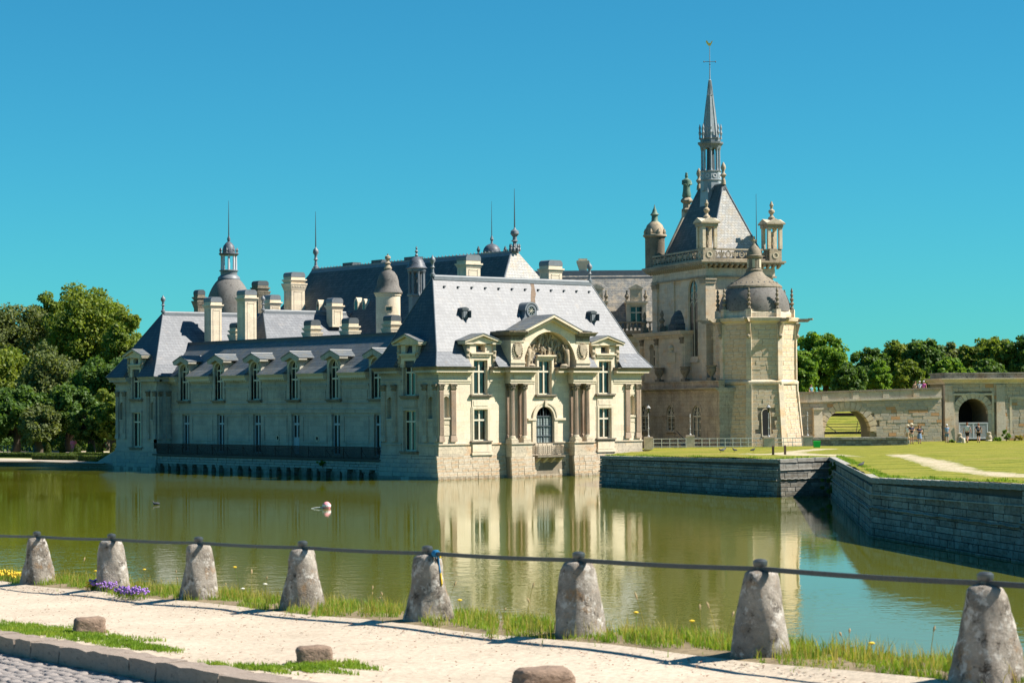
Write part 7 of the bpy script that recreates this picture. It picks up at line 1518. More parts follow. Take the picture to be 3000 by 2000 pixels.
mb = MB(); mb.lathe([(.02, 0), (.15, .03), (.23, .15), (.25, .28), (.2, .4), (.1, .48), (.03, .5)], 16); part('float', mb, 'buoy_pink', B_, 50); mb = MB(); mb.lathe([(.252, .22), (.256, .28), (.252, .33)], 16); part('band', mb, 'paint_white', B_); mb = MB(); mb.tube([(-.2, 0, .15), (-.45, .05, .17), (-.75, .1, .13), (-.9, .1, .08)], .03, 5); part('rope', mb, 'paint_white', B_)
p = on_z(457, 1478, 0.); DK = thing('duck', 'small dark duck swimming left of the buoy', 'bird', (p[0], p[1], -.03), VR+PI, local=True)
skin_obj('body', [(0, 0, .09), (.12, 0, .1), (.17, 0, .2), (.2, 0, .27), (-.15, 0, .1), (-.24, 0, .15)], [(0, 1), (1, 2), (2, 3), (0, 4), (4, 5)], [.1, .08, .035, .042, .08, .02], 'feather', DK); mb = MB(); mb.tube([(.23, 0, .265), (.29, 0, .25)], [.018, .008], 5); part('beak', mb, 'bag_brown', DK)

# ================================================================ BOLLARDS, RAIL, KERB-SIDE STONES
BP = [(-92.161, -128.868), (-91.506, -125.727), (-90.944, -122.511), (-90.467, -119.225), (-90.022, -115.914), (-89.595, -112.589), (-89.168, -109.263), (-88.753, -105.928), (-88.33, -102.6)]
def bollard_mesh(seed, h=.80):
    rg = random.Random(seed); vs = []; fs = []; n_ = 26; prof = [(.288, 0), (.280, .07), (.264, .17), (.247, .28), (.230, .38), (.213, .48), (.197, .58), (.184, .66), (.172, .72), (.155, .765), (.128, .79), (.07, .80), (.0, .80)]
    ph = [rg.uniform(0, 6.28) for _ in range(6)]; am = [rg.uniform(.008, .02) for _ in range(6)]
    for r, z in prof:
        for i in range(n_):
            a = 2*PI*i/n_; dr = sum(am[k]*math.sin((k+1)*a+ph[k]+z*(3+k)) for k in range(4))*(.5+r*2)*.9+rg.uniform(-.006, .006); rr = max(0, r+(dr if r > .05 else 0)); vs.append((rr*math.cos(a), rr*math.sin(a), z*h/.8+(rg.uniform(-.012, .012) if .05 < z < .77 else 0)))
    for j in range(len(prof)-1):
        for i in range(n_): i2 = (i+1) % n_; fs.append((j*n_+i, j*n_+i2, (j+1)*n_+i2, (j+1)*n_+i))
    mb = MB(); mb.v = vs; mb.f = fs; me = mb.mesh('stone_body', smooth=60); me.materials.append(MATS['bollard_stone']); return me
labs = ['largest conical stone bollard at the right edge of the picture', 'second largest stone bollard, in front of the blue sky reflection', 'third stone bollard from the right, left of the pale reflection', 'stone bollard with a blue and yellow ribbon tied beside it', 'fourth stone bollard from the left, shaded by the rail', 'third stone bollard from the left with lichened flank', 'stone bollard with purple flowers at its foot', 'leftmost stone bollard with strongly rounded top', 'stone bollard beyond the left end of the row']
tops = []
BX = [(BP[0][0]-.477, BP[0][1]-3.286), (BP[0][0]-.954, BP[0][1]-6.572)]
labs = labs[:8]+['stone bollard just beyond the right edge of the picture', 'stone bollard far beyond the right edge, nearest the road']
for k, (bx_, by_) in enumerate(BP[:8]+BX):
    v = np.array([bx_, by_])-B0[:2]; s_, c_ = float(v @ EH), float(v @ CN); p = bank(s_, c_, verge_h(c_)-.05)
    T = thing('stone_bollard', labs[k], 'bollard', p, 0, 'stone bollards along the water', local=True); me = bollard_mesh(k+3); o = bpy.data.objects.new('stone_body', me); link(o, T); o.rotation_euler[2] = k*1.3; zt = p[2]+.795; tops.append((p[0], p[1], zt))
    mb = MB(); mb.lathe([(.036, .78), (.036, .83), (.060, .835), (.068, .855), (.066, .885), (.045, .90), (.01, .905)], 16); part('knob', mb, 'knob_metal', T, 40)
    mb = MB(); mb.lathe([(.075, .79), (.075, .805), (.04, .81)], 14); part('washer', mb, 'iron', T, 40)
tops = tops[9:7:-1]+tops[:8]; tops = [tuple(np.array(tops[0])*2-np.array(tops[1]))]+tops+[tuple(np.array(tops[-1])*2-np.array(tops[-2]))]
RL = thing('iron_rail', 'dark square iron rail running from bollard to bollard above the water', 'rail', tops[7])
for a, b in zip(tops[:-1], tops[1:]):
    a, b = Vector(a), Vector(b); dv = (b-a).normalized(); sd = dv.cross(Vector((0, 0, 1))).normalized(); up = sd.cross(dv); w = .021; n_ = 8; mb = MB(); vs = []
    for i in range(n_+1):
        q = a.lerp(b, i/n_)+up*(-.012*math.sin(PI*i/n_)+.018)+sd*random.uniform(-.003, .003)
        vs += [tuple(q+sd*w-up*w), tuple(q+sd*w+up*w), tuple(q-sd*w+up*w), tuple(q-sd*w-up*w)]
    fs = [(i*4+j, i*4+(j+1) % 4, (i+1)*4+(j+1) % 4, (i+1)*4+j) for i in range(n_) for j in range(4)]+[(3, 2, 1, 0), (n_*4, n_*4+1, n_*4+2, n_*4+3)]
    mb.add(vs, fs); part('rail_bar', mb, 'iron', RL)
# ribbon tied to the rail by the fourth bollard from the right
tb = Vector(tops[6]); tn = Vector(tops[5]); q = tb.lerp(tn, .062); RB = thing('ribbon', 'blue and yellow ribbon knotted round the rail', 'ribbon', tuple(q), math.atan2((tn-tb).y, (tn-tb).x), local=True)
mb = MB(); mb.lathe([(.034, -.045), (.044, -.03), (.044, .03), (.034, .045)], 10); mb.fr = IDENT; mb.v = [(z, x, y+.018) for x, y, z in mb.v]; part('knot', mb, 'ribbon_blue', RB, 40)
mb = MB(); mb.prism([(-.02, 0), (-.055, 0), (-.05, -.14), (-.02, -.235), (.03, -.215), (.0, -.12)], .045, .055); part('blue_tail', mb, 'ribbon_blue', RB); mb = MB(); mb.prism([(-.02, -.225), (.032, -.205), (.065, -.33), (.04, -.375), (.0, -.31)], .046, .056); part('yellow_tail', mb, 'ribbon_yellow', RB); mb = MB(); mb.prism([(-.01, 0), (.02, 0), (.03, -.03), (.0, -.04)], .045, .055); part('yellow_end', mb, 'ribbon_yellow', RB)
def rock(px, py, wpx, hpx, label, seed, rot=.3, aspect=.62):
    s_, c_ = on_bank(px, py); p = bank(s_, c_, -.03); dep = float((np.array(p)-CAM) @ Dv); w = wpx*dep/F_PX; h = hpx*dep/F_PX+.03; rg = random.Random(seed)
    from mathutils import noise as mn
    bm = bmesh.new(); bmesh.ops.create_cube(bm, size=1.); bmesh.ops.subdivide_edges(bm, edges=list(bm.edges), cuts=9, use_grid_fill=True)
    for v in bm.verts:
        q = v.co*2; e_ = 5.; ln_ = (abs(q.x)**e_+abs(q.y)**e_+abs(q.z)**e_)**(1/e_); q = q/ln_*.5
        d_ = mn.noise(q*2.2+Vector((seed*5., 0, 0)))*.13+mn.noise(q*6+Vector((0, seed*3., 0)))*.05+mn.noise(q*15)*.02; v.co = q*(1+d_)
    me = bpy.data.meshes.new('rough_stone'); bm.to_mesh(me); bm.free(); me.materials.append(MATS['rock']); me.polygons.foreach_set('use_smooth', [True]*len(me.polygons))
    for v in me.vertices: v.co.z += .45
    o = bpy.data.objects.new('rough_stone', me); link(o); o.location = p; o.scale = (w*.92, w*aspect, h); o.rotation_euler = (0, 0, VR+rot); tag(o, label, 'stone', 'rough stones beside the road')
rock(262, 1850, 100, 46, 'rough reddish stone block on the grass patch at the left', 1, .35); rock(922, 1938, 112, 52, 'squat brown stone block in the middle of the sandy path edge', 2, .25); rock(1592, 2012, 180, 62, 'large rough brown stone block at the bottom edge of the picture', 3, .3)
# ================================================================ VEGETATION
def quads_mesh(name, P, Q, Rr, S, mat):               # N quads from four corner arrays
    n_ = len(P); V = np.stack([P, Q, Rr, S], 1).reshape(-1, 3).astype(np.float32); me = bpy.data.meshes.new(name)
    me.vertices.add(n_*4); me.vertices.foreach_set('co', V.ravel()); me.loops.add(n_*4); me.loops.foreach_set('vertex_index', np.arange(n_*4, dtype=np.int32))
    me.polygons.add(n_); me.polygons.foreach_set('loop_start', np.arange(0, n_*4, 4, dtype=np.int32)); me.polygons.foreach_set('loop_total', np.full(n_, 4, dtype=np.int32)); me.update(); me.validate(); me.materials.append(MATS[mat]); return me
def unit(v): return v/np.maximum(np.linalg.norm(v, axis=1, keepdims=True), 1e-6)
def leaf_cloud(C, rad, per, size, flat=.5, squash=.8, droop=0.):
    """leaf-sized quads spread over and inside many clumps"""
    k = len(C); n_ = k*per; c = np.repeat(C, per, 0); r = np.repeat(rad, per)[:, None]
    d_ = unit(rng.normal(size=(n_, 3))); d_[:, 2] = d_[:, 2]*.9+.12; d_ = unit(d_)
    p = c+d_*r*(rng.uniform(.3, 1.25, (n_, 1))**.6)*np.array([1, 1, squash]); p[:, 2] -= droop*rng.uniform(0, 1, n_)
    nrm = unit(d_*flat+rng.normal(size=(n_, 3))*.6+np.array([0, 0, .35])); t_ = unit(np.cross(nrm, rng.normal(size=(n_, 3)))); b = np.cross(nrm, t_)
    sz = size*rng.uniform(.6, 1.3, (n_, 1)); t_ *= sz*.5; b *= sz*.36
    return p-t_, p-b*1.0+t_*.1, p+t_, p+b*1.0+t_*.1
def crown_mesh(name, rx_, ry_, rz_, zc, mat, clumps=55, per=170, size=.42, seed=0, lobes=5, droop=0.):
    rg = np.random.default_rng(seed); L_ = unit(rg.normal(size=(lobes, 3))); L_[:, 2] = np.abs(L_[:, 2])*.8; amp = rg.uniform(.12, .3, lobes)
    d_ = unit(rg.normal(size=(clumps, 3))); d_[:, 2] = np.where(d_[:, 2] < -.8, -d_[:, 2]*.5, d_[:, 2]); out = 1-.12+((np.maximum(0, d_ @ L_.T)**6) @ amp); rr = rg.uniform(.35, 1.0, clumps)**.6*out
    C = d_*rr[:, None]*np.array([rx_, ry_, rz_])+np.array([0, 0, zc]); rad = rg.uniform(.13, .27, clumps)*min((rx_+rz_)*.5, rx_*1.1)*(1.25-.35*rr)
    return quads_mesh(name, *leaf_cloud(C, rad, per, size, droop=droop), mat), C
def tree(px, pyt, pyc, hw, dep, mat, label, seed, base=.5, group='trees', clumps=60, per=170, size=.42, trunk=.35, droop=0., depth_f=.9, name='broadleaf_tree'):
    """px centre, pyt crown top, pyc crown bottom, hw half width in pixels at its distance"""
    zt, zb = vz(px, pyt, dep), max(base+.4, vz(px, pyc, dep)); w = hw*dep/F_PX; p = at_depth(px, 1300, dep); T = thing(name, label, 'tree', (p[0], p[1], base), random.uniform(0, 6), group, local=True)
    zt -= base; zb -= base; zc = (zt+zb)/2; me, C = crown_mesh('crown', w*.92, w*.92*depth_f, (zt-zb)/2*.94, zc, mat, clumps, per, size, seed, droop=droop); link(bpy.data.objects.new('crown', me), T)
    mb = MB(); rg = random.Random(seed); mb.tube([(0, 0, -.2), (rg.uniform(-.2, .2), rg.uniform(-.2, .2), zb*.6+.5), (rg.uniform(-.4, .4), rg.uniform(-.4, .4), zc), (rg.uniform(-.5, .5), rg.uniform(-.5, .5), lerp(zc, zt, .6))], [trunk*1.25, trunk, trunk*.6, trunk*.15], 8)
    for k in rg.sample(range(len(C)), 9):
        c = C[k]; z0 = rg.uniform(max(.8, zb*.7), zc); mb.tube([(0, 0, z0), (c[0]*.5, c[1]*.5, lerp(z0, c[2], .6)), tuple(c)], [trunk*.45, trunk*.28, trunk*.08], 5)
    part('trunk', mb, 'bark', T, 60); return T
GL_ = 'trees of the park at the left'
for k, (px, pyt, pyc, hw, dep, mt_, lab, cl, dr) in enumerate([
    (258, 818, 1200, 150, 312, 'leaf_plane', 'tallest broad plane tree with sunlit yellow-green top left of the château', 130, 0), (45, 866, 1230, 140, 318, 'leaf_grey', 'grey-green plane tree reaching the upper left edge', 110, 0),
    (140, 846, 1100, 80, 322, 'leaf_plane', 'sunlit plane tree between the two tallest trees', 70, 0), (368, 895, 1260, 95, 292, 'leaf_plane', 'yellowish airy tree just left of the far pavilion roof', 90, 0),
    (308, 1030, 1300, 112, 278, 'leaf_dark', 'dense rounded chestnut tree in front of the tall plane tree', 95, 0), (140, 980, 1300, 105, 286, 'leaf_grey', 'drooping grey-leaved tree left of the chestnut', 95, 1.4),
    (-15, 980, 1290, 120, 292, 'leaf_plane', 'olive-green tree cut by the left edge of the picture', 90, .8), (45, 1125, 1322, 110, 268, 'leaf_dark', 'dark yew-like tree low at the left edge', 80, 0),
    (200, 1120, 1316, 100, 271, 'leaf_dark', 'shaded dark green tree above the flower border', 80, 0), (335, 1130, 1318, 72, 264, 'leaf_plane', 'low leafy tree touching the far pavilion wall', 60, 0),
    (425, 1000, 1290, 75, 298, 'leaf_dark', 'dark tree mostly hidden behind the far pavilion', 50, 0), (112, 1170, 1318, 70, 262, 'leaf_grey', 'small grey-green tree beside the garden fence', 50, .5), (265, 1185, 1320, 70, 266, 'leaf_dark', 'low dark bushy tree between chestnut and pavilion', 50, 0),
    (-160, 880, 1290, 140, 315, 'leaf_plane', 'large plane tree beyond the left edge', 60, 0)]):
    tree(px, pyt, pyc, hw, dep, mt_, lab, k+1, group=GL_, clumps=int(cl*1.55), per=135, size=.46, trunk=.5, droop=dr)
GR_ = 'trees of the wood behind the bridge'
for k, (px, pyt, pyc, hw, dep, mt_, lab) in enumerate([
    (2415, 968, 1180, 82, 300, 'leaf_bright', 'bright green lime tree rising right beside the chapel apse'), (2352, 1020, 1190, 55, 296, 'leaf_bright', 'bright tree half hidden by the apse wall'),
    (2492, 1055, 1190, 55, 286, 'leaf_dark', 'dark rounded tree in front of the bright lime tree'), (2560, 1010, 1180, 62, 318, 'leaf_dark', 'dark green tree in the dip of the treetop line'),
    (2580, 1050, 1190, 34, 290, 'leaf_bright', 'pale feathery tree standing before the dark wood'), (2640, 982, 1185, 72, 322, 'leaf_plane', 'tall olive tree left of centre in the wood'),
    (2715, 980, 1190, 74, 316, 'leaf_dark', 'tall dark tree above the pink-topped person on the bridge'), (2660, 1050, 1195, 50, 300, 'leaf_plane', 'sunlit lower tree behind the bridge parapet'),
    (2790, 986, 1190, 66, 326, 'leaf_grey', 'greyish tree top left of the gatehouse cornice'), (2780, 1040, 1190, 55, 304, 'leaf_bright', 'mid green tree above the left end of the gatehouse'),
    (2868, 988, 1180, 70, 320, 'leaf_plane', 'olive tree above the gate arch'), (2940, 974, 1180, 66, 312, 'leaf_plane', 'tall tree right of the gate arch'),
    (3012, 968, 1180, 72, 310, 'leaf_dark', 'dark tree at the right edge of the picture'), (2900, 1050, 1150, 60, 300, 'leaf_dark', 'low dark tree just over the gatehouse parapet'),
    (2828, 1075, 1150, 36, 296, 'leaf_bright', 'small bright shrub-like tree over the gatehouse parapet'), (3100, 985, 1190, 80, 320, 'leaf_plane', 'olive tree beyond the right edge')]):
    tree(px, pyt, pyc, hw*1.05, dep, mt_, lab, 30+k, group=GR_, clumps=120, per=125, size=.44, trunk=.4)
for k, (px, pyt, hw, dep) in enumerate([(2395, 1070, 110, 330), (2600, 1050, 120, 335), (2800, 1040, 130, 340), (2980, 1040, 120, 338), (20, 1130, 150, 330), (250, 1130, 150, 330), (420, 1130, 100, 325)]):
    pass
# understorey that reads as one dark mass behind the trees
def thicket(pxa, pxb, pyt, dep, n_, mat, name='undergrowth'):
    C = []; rad = []
    for k in range(n_):
        px = lerp(pxa, pxb, random.random()); d2 = dep+random.uniform(-10, 14); zt = vz(px, pyt, d2); p = at_depth(px, 1300, d2); C.append((p[0], p[1], random.uniform(.8, zt))); rad.append(random.uniform(1.2, 2.2))
    me = quads_mesh(name, *leaf_cloud(np.array(C), np.array(rad), 90, .5), mat); o = link(bpy.data.objects.new(name, me)); o['kind'] = 'stuff'; tag(o, 'dense dark undergrowth filling the wood behind the trees', 'undergrowth'); return o
thicket(2300, 3150, 1060, 335, 260, 'leaf_dark')
o = thicket(-250, 460, 1110, 325, 260, 'leaf_dark'); o['label'] = 'dense dark undergrowth at the back of the left park'
o = thicket(-120, 345, 1268, 285, 120, 'leaf_dark'); o['label'] = 'low dark undergrowth between the trunks of the left park'

# ---- shrubs near the gate
def shrub(p, rx_, rz_, mat, label, seed, clumps=14, per=120, size=.16, group='shrubs at the gate', name='shrub', cat='shrub'):
    T = thing(name, label, cat, p, 0, group, local=True); me, C = crown_mesh('foliage', rx_, rx_, rz_, rz_*.95, mat, clumps, per, size, seed); link(bpy.data.objects.new('foliage', me), T)
    mb = MB(); mb.tube([(0, 0, -.1), (.03, 0, rz_*.6), (0, .04, rz_*1.3)], [.05, .04, .015], 5); part('stem', mb, 'bark', T); return T
for px, py, rx_, rz_, mt_, lab in ((2948, 1291, .45, .62, 'leaf_bright', 'upright green shrub against the gatehouse buttress'), (2985, 1290, .6, .28, 'blade_dry', 'low yellowish weeds at the foot of the gatehouse wall'), (2922, 1292, .4, .22, 'leaf_bright', 'low weeds right of the gate guard figure'), (2786, 1296, .35, .2, 'leaf_bright', 'low weeds at the gatehouse corner')):
    c = on_lawn(px, py); shrub((c[0], c[1], lawn_z(*c)-.05), rx_, rz_, mt_, lab, int(px), 14, 110, .16)
# ivy and ferns on the moat wall corner
for (x, y), z, rx_, rz_, lab in (((-4.6, -46.0), .15, .55, .75, 'dark ferns growing in the corner of the moat wall'), ((-3.4, -45.1), 1.3, .25, .55, 'trailing green plant high in the moat wall corner'), ((-7.2, -48.9), 1.7, .25, .35, 'small green tuft hanging from the receding moat wall')):
    shrub((x, y, z), rx_, rz_, 'leaf_dark', lab, int(z*100)+7, 16, 110, .13, 'plants on the moat wall')
p = on_x(945, 1356, -.15); shrub((p[0], p[1], p[2]-.25), .5, .25, 'leaf_bright', 'green tuft growing out of the gallery terrace wall', 77, 12, 90, .14, 'plants on the terrace wall')

# ---- garden at the far left: gravel, hedges, topiary, fence, flowers
o = sheet('garden_path', [tuple(on_z(px, py, .512))[:2]+(.512,) for px, py in ((-60, 1351), (120, 1352), (300, 1357), (320, 1352), (200, 1346), (60, 1342), (-60, 1341))], 'sand')
o = sheet('garden_gravel', [tuple(on_z(px, py, .512))[:2]+(.512,) for px, py in ((-60, 1327), (150, 1326), (330, 1332), (340, 1322), (150, 1318), (-60, 1319))], 'sand')
def hedge(pts, w, h, label):
    (xa, ya), (xb, yb) = pts; ln = math.hypot(xb-xa, yb-ya); T = thing('box_hedge', label, 'hedge', ((xa+xb)/2, (ya+yb)/2, .5), math.atan2(yb-ya, xb-xa), 'clipped box hedges in the garden', local=True)
    mb = MB(); mb.box(-ln/2+.05, ln/2-.05, -w/2+.05, w/2-.05, 0, h-.06); part('core', mb, 'leaf_box', T)
    n_ = int(ln*260); P = np.stack([rng.uniform(-ln/2, ln/2, n_), rng.uniform(-w/2, w/2, n_), rng.uniform(0, h, n_)], 1); f = rng.integers(0, 3, n_); P[f == 0, 2] = h; P[f == 1, 1] = -w/2*np.sign(1); P[f == 2, 1] = w/2; P += rng.normal(size=P.shape)*.02
    t_ = unit(rng.normal(size=(n_, 3)))*.06; b = unit(np.cross(t_, rng.normal(size=(n_, 3))))*.05; link(bpy.data.objects.new('leaves', quads_mesh('leaves', P-t_, P-b, P+t_, P+b, 'leaf_box')), T)
def gp(px, py): q = on_z(px, py, .5); return float(q[0]), float(q[1])
hedge((gp(-40, 1338), gp(215, 1341)), 1.0, .5, 'long low box hedge nearest the water path'); hedge((gp(102, 1346), gp(236, 1348)), .9, .55, 'low box hedge in the middle of the parterre'); hedge((gp(238, 1350), gp(322, 1353)), .9, .6, 'low box hedge closest to the far pavilion'); hedge((gp(210, 1335), gp(330, 1337)), .8, .4, 'low box hedge behind the topiary cones')
for k, (px, pyb, pyt, hw) in enumerate(((140, 1328, 1295, 10), (183, 1327, 1297, 9), (226, 1333, 1300, 11), (265, 1331, 1298, 11), (292, 1327, 1298, 11), (335, 1327, 1296, 12))):
    p = on_z(px, pyb, .5); dep = float((p-CAM) @ DH); h = (pyb-pyt)*dep/F_PX; r = hw*dep/F_PX
    T = thing('topiary_cone', ['leftmost clipped cone bush in the garden parterre', 'second clipped cone bush from the left', 'clipped cone bush right of the visitors in pink', 'fourth clipped cone bush from the left', 'fifth clipped cone bush from the left', 'clipped cone bush touching the far pavilion'][k], 'topiary', (p[0], p[1], .5), 0, 'clipped cones in the garden', local=True)
    mb = MB(); mb.lathe([(r*.8, 0), (r*.92, h*.2), (r*.78, h*.5), (r*.45, h*.82), (r*.1, h*.97)], 14); part('core', mb, 'leaf_box', T)
    n_ = 1300; zz = rng.uniform(0, 1, n_)**1.3; rr = r*np.interp(zz, [0, .2, .5, .82, 1], [.85, .97, .82, .5, .05]); a = rng.uniform(0, 6.283, n_); P = np.stack([rr*np.cos(a), rr*np.sin(a), zz*h], 1)+rng.normal(size=(n_, 3))*.02
    t_ = unit(rng.normal(size=(n_, 3)))*.06; b = unit(np.cross(t_, rng.normal(size=(n_, 3))))*.05; link(bpy.data.objects.new('leaves', quads_mesh('leaves', P-t_, P-b, P+t_, P+b, 'leaf_box')), T)
for k, (px, py, rx_, mt_) in enumerate(((165, 1312, 1.3, 'leaf_grey'), (190, 1310, 1.5, 'leaf_bright'), (245, 1310, 1.4, 'leaf_bright'), (285, 1310, 1.3, 'leaf_grey'), (320, 1311, 1.3, 'leaf_bright'))):
    p = on_z(px, py, .5); T = shrub((p[0], p[1], .5), rx_, .75, mt_, ['white-flowered shrub left of the visitors in pink', 'tall white-flowered shrub behind the visitors in pink', 'white-flowered shrub behind the third cone', 'white-flowered shrub behind the fourth cone', 'white-flowered shrub nearest the far pavilion'][k], 200+k, 18, 120, .22, 'flowering shrubs along the border', 'flowering_shrub')
    n_ = 80; a = rng.uniform(0, 6.28, n_); P = np.stack([rx_*.9*np.cos(a)*rng.uniform(.3, 1, n_), rx_*.9*np.sin(a)*rng.uniform(.3, 1, n_), rng.uniform(.5, 1.5, n_)], 1); t_ = unit(rng.normal(size=(n_, 3)))*.09; b = unit(np.cross(t_, rng.normal(size=(n_, 3))))*.09; link(bpy.data.objects.new('blossom', quads_mesh('blossom', P-t_, P-b, P+t_, P+b, 'flower_white')), T)
fa, fb = gp(-40, 1325), gp(136, 1324); ln = math.hypot(fb[0]-fa[0], fb[1]-fa[1]); FN = thing('garden_fence', 'thin teal wire fence at the left of the garden', 'fence', ((fa[0]+fb[0])/2, (fa[1]+fb[1])/2, .5), math.atan2(fb[1]-fa[1], fb[0]-fa[0]), local=True)
for k in range(15):
    u = lerp(-ln/2, ln/2, k/14); mb = MB(); mb.box(u-.03, u+.03, -.03, .03, 0, .85); part('post', mb, 'cloth_teal', FN)
for z in (.1, .45, .8):
    mb = MB(); mb.box(-ln/2, ln/2, -.012, .012, z, z+.03); part('wire', mb, 'cloth_teal', FN)

# ---- verge grass along the bollards, tufts by the stones (nobody could count it)
def blades(name, S, C_, H, width, hf, mat, bend=.5):
    n_ = len(S); base = np.array([bank(s, c, hf(c)) for s, c in zip(S, C_)]); a = rng.uniform(0, 6.283, n_); w = np.stack([np.cos(a), np.sin(a), np.zeros(n_)], 1)*(width*rng.uniform(.6, 1.3, (n_, 1))); lean = unit(np.stack([rng.normal(size=n_), rng.normal(size=n_), np.zeros(n_)], 1))*(H*bend*rng.uniform(.1, 1, n_))[:, None]
    mid = base+lean*.35+np.array([0, 0, 1])*(H*.6)[:, None]; tip = base+lean+np.array([0, 0, 1])*H[:, None]
    A = quads_mesh(name, base-w, base+w, mid+w*.7, mid-w*.7, mat); B = quads_mesh(name, mid-w*.7, mid+w*.7, tip+w*.08, tip-w*.08, mat)
    bm = bmesh.new(); bm.from_mesh(A); bm.from_mesh(B); bm.to_mesh(A); bm.free(); o = link(bpy.data.objects.new(name, A)); o['kind'] = 'stuff'; return o
def verge_pts(n_, s0, s1, c0, c1, dens=None):
    S, C_ = [], []
    while len(S) < n_:
        s = lerp(s0, s1, random.random()**1.25); c = random.uniform(c0, c1); edge = .22+.16*math.sin(s*1.1)+.12*math.sin(s*2.7+1)+.05*math.sin(s*7)
        if c > edge and random.random() < .985: continue
        if math.sin(s*5.3+c*9)*.5+.5 < .12*random.random(): continue
        S.append(s); C_.append(c)
    return np.array(S), np.array(C_)
S, C_ = verge_pts(34000, -2.5, 30, -.98, .55); o = blades('verge_grass', S, C_, rng.uniform(.025, .10, len(S))*(1+.45*(C_ < -.3))*(1+.4*np.sin(S*2.1)*np.sin(S*.7)), .0055, lambda c: verge_h(c)-.03, 'blade'); tag(o, 'green grass growing along the foot of the bollards', 'grass')
S, C_ = verge_pts(9000, -11, -2.5, -.98, .55); o = blades('verge_grass', S, C_, rng.uniform(.03, .12, len(S)), .0055, lambda c: verge_h(c)-.03, 'blade'); tag(o, 'green grass of the verge beyond the right edge of the picture', 'grass')
S, C_ = verge_pts(6500, -2.5, 30, -.98, .5); o = blades('dry_grass', S, C_, rng.uniform(.08, .24, len(S)), .004, lambda c: verge_h(c)-.03, 'blade_dry'); tag(o, 'dry yellow grass stalks among the verge grass', 'grass')
def patch(name, spots_, n_, label, H=(.012, .055)):
    S, C_ = [], []
    for px, py, rs, rc, wgt in spots_:
        s0, c0 = on_bank(px, py)
        for _ in range(int(n_*wgt)):
            r = random.random()**.75*1.15; a = random.uniform(0, 6.283); q = math.sin(s0*3+a*3)*.3+math.sin(a*7+c0)*.2+1
            if math.sin((s0+rs*r*math.cos(a))*9)*math.sin((c0+rc*r*math.sin(a))*23) > .45: continue
            S.append(s0+rs*r*q*math.cos(a)); C_.append(c0+rc*r*q*math.sin(a))
    S, C_ = np.array(S), np.array(C_); m_ = C_ < 4.0; S, C_ = S[m_], C_[m_]; o = blades(name, S, C_, rng.uniform(*H, len(S)), .006, lambda c: -.015, 'blade'); tag(o, label, 'grass')
patch('grass_patch', [(60, 1838, 1.6, .42, .35), (160, 1850, 1.2, .4, .25), (300, 1868, 1.0, .30, .2), (380, 1888, .8, .22, .12), (450, 1895, .5, .15, .08)], 15000, 'short grass patch round the reddish stone at the left')
patch('grass_patch', [(900, 1955, .55, .25, .4), (1000, 1945, .45, .2, .2), (760, 1955, .6, .12, .15), (640, 1945, .3, .06, .05)], 7000, 'short grass patch round the squat brown stone in the path')
# seed heads and flowers: each stalk or clump its own plant
def stalk(s, c, h, head, hm, label, kind_='seed'):
    p = bank(s, c, verge_h(c)-.03); T = thing('flower_stalk', label, 'wild plant', p, random.uniform(0, 6.28), 'wild stalks along the verge', local=True); l = random.uniform(.05, .3)*h
    mb = MB(); mb.tube([(0, 0, 0), (l*.35, 0, h*.5), (l, 0, h)], [.004, .0035, .0025], 4); part('stem', mb, 'blade_dry' if kind_ == 'seed' else 'blade', T); mb = MB()
    if kind_ == 'seed': mb.tube([(l, 0, h*.97), (l*1.15, 0, h*1.06), (l*1.3, 0, h*1.14)], [.006, .012, .003], 6)
    else: mb.lathe([(.004, -.012), (.028, 0), (.03, .008), (.01, .016)], 8, (l, 0, h))
    part('flower_head', mb, hm, T)
rs = random.Random(4); order = ['left of the largest bollard', 'left of the second largest bollard', 'left of the third bollard from the right', 'left of the ribboned bollard', 'left of the fourth bollard from the left', 'left of the third bollard from the left', 'between the two leftmost bollards']
hts = ['shortest', 'short', 'bent', 'thin', 'tall', 'leaning', 'tallest']
for gap in range(7):
    v0, v1 = np.array(BP[gap])-B0[:2], np.array(BP[gap+1])-B0[:2]; sa, sb = float(v0 @ EH), float(v1 @ EH); idx = list(range(7)); rs.shuffle(idx)
    for k in range(7):
        s = lerp(sa+.4, sb-.4, (k+rs.uniform(.1, .9))/7); c = rs.uniform(-.9, -.2); kd = 'seed' if (k*3+gap) % 7 < 5 else 'flower'
        stalk(s, c, .17+.045*idx[k], 0, 'seed' if kd == 'seed' else ('flower_white' if k % 2 else 'flower_yellow'), hts[idx[k]]+(' dry seed stalk ' if kd == 'seed' else ' white flower stalk ' if k % 2 else ' yellow flower stalk ')+order[gap], kd)
def flower_clump(px, py, rs_, rc_, n_, mat, label, h=.13):
    s0, c0 = on_bank(px, py, .08); p = bank(s0, c0, verge_h(c0)-.02); T = thing('flower_clump', label, 'flowers', p, 0, 'flower clumps on the verge', local=True); pts = []
    mb = MB(); mf = MB()
    for _ in range(n_):
        a = random.uniform(0, 6.283); r = math.sqrt(random.random()); q = EH*(rs_*r*math.cos(a))+CN*(rc_*r*math.sin(a)); hh = h*random.uniform(.6, 1.2); mb.tube([(q[0], q[1], 0), (q[0]+random.uniform(-.02, .02), q[1]+random.uniform(-.02, .02), hh)], [.004, .003], 3); mf.lathe([(.004, hh-.012), (.02, hh), (.016, hh+.012), (.004, hh+.018)], 6, (q[0], q[1], 0))
    part('stems', mb, 'blade', T, kind='stuff'); part('petals', mf, mat, T, kind='stuff')
flower_clump(300, 1722, .5, .16, 150, 'flower_purple', 'purple flowers in front of the second bollard from the left'); flower_clump(385, 1738, .55, .18, 140, 'flower_purple', 'purple flowers right of the second bollard from the left')
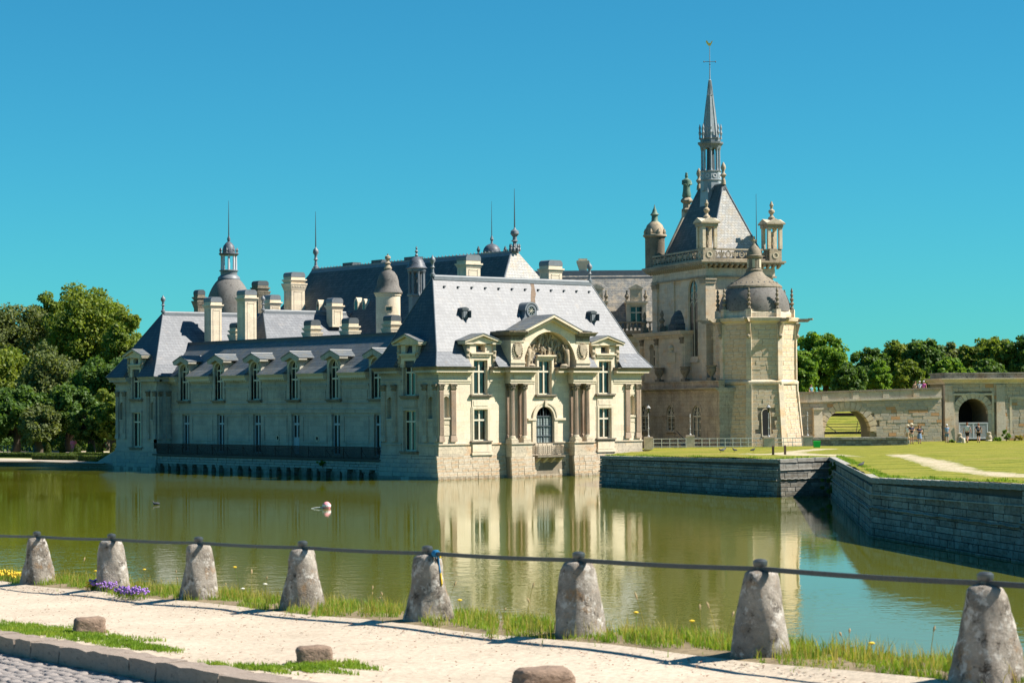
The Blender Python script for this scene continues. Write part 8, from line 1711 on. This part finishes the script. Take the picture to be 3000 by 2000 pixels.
flower_clump(25, 1692, .6, .2, 110, 'flower_yellow', 'yellow flowers left of the leftmost bollard'); flower_clump(265, 1722, .15, .08, 20, 'flower_yellow', 'few yellow flowers between the two leftmost bollards')

# loose gravel, dead leaves and crumbs on the sandy path
n_ = 2600; S = rng.uniform(-3, 26, n_); C_ = np.concatenate([rng.uniform(.3, 4.0, n_//2), np.abs(rng.normal(0, .35, n_-n_//2))+.3]); P = np.array([bank(s, c, .012) for s, c in zip(S, C_)]); a = rng.uniform(0, 6.283, n_); w = rng.uniform(.006, .022, (n_, 1)); t_ = np.stack([np.cos(a), np.sin(a), rng.uniform(-.1, .3, n_)], 1)*w; b = np.stack([-np.sin(a), np.cos(a), rng.uniform(-.1, .3, n_)], 1)*w*.7
for k, (mt_, sl, lab) in enumerate((('rock', slice(0, None, 2), 'scattered pebbles on the sandy path'), ('hair_auburn', slice(1, None, 4), 'scattered dead leaves on the sandy path'), ('stone_trim', slice(3, None, 4), 'pale grit on the sandy path'))):
    me = quads_mesh('path_debris', (P-t_)[sl], (P-b+[0, 0, .006])[sl], (P+t_)[sl], (P+b+[0, 0, .006])[sl], mt_); o = link(bpy.data.objects.new('path_debris', me)); o['kind'] = 'stuff'; tag(o, lab, 'debris')

# ragged grass hanging over the edge of the retaining wall
P, H_ = [], []
for a, b in zip(WP[:-1], WP[1:]):
    ln = math.hypot(b[0]-a[0], b[1]-a[1])
    for _ in range(int(ln*95)):
        t_ = random.random(); x, y, z = (lerp(a[i], b[i], t_) for i in range(3)); off = random.uniform(.05, .7)
        ang, fr, l2 = seg_frame(a, b) if _ == 0 else (ang, fr, l2)
        q = fr(t_*l2, -.3-off*off, z+.02); P.append(q); H_.append(random.uniform(.03, .13)*(1+.6*math.sin(t_*ln*1.3)*math.sin(t_*ln*.37)))
P = np.array(P); H_ = np.array(H_); n_ = len(P); a = rng.uniform(0, 6.283, n_); w = np.stack([np.cos(a), np.sin(a), np.zeros(n_)], 1)*.022; ln_ = np.stack([rng.normal(size=n_), rng.normal(size=n_), np.zeros(n_)], 1)*.04; tip = P+ln_+np.array([0, 0, 1])*H_[:, None]
me = quads_mesh('edge_grass', P-w, P+w, tip+w*.2, tip-w*.2, 'blade'); o = link(bpy.data.objects.new('edge_grass', me)); o['kind'] = 'stuff'; tag(o, 'ragged grass fringe along the top of the moat retaining wall', 'grass')
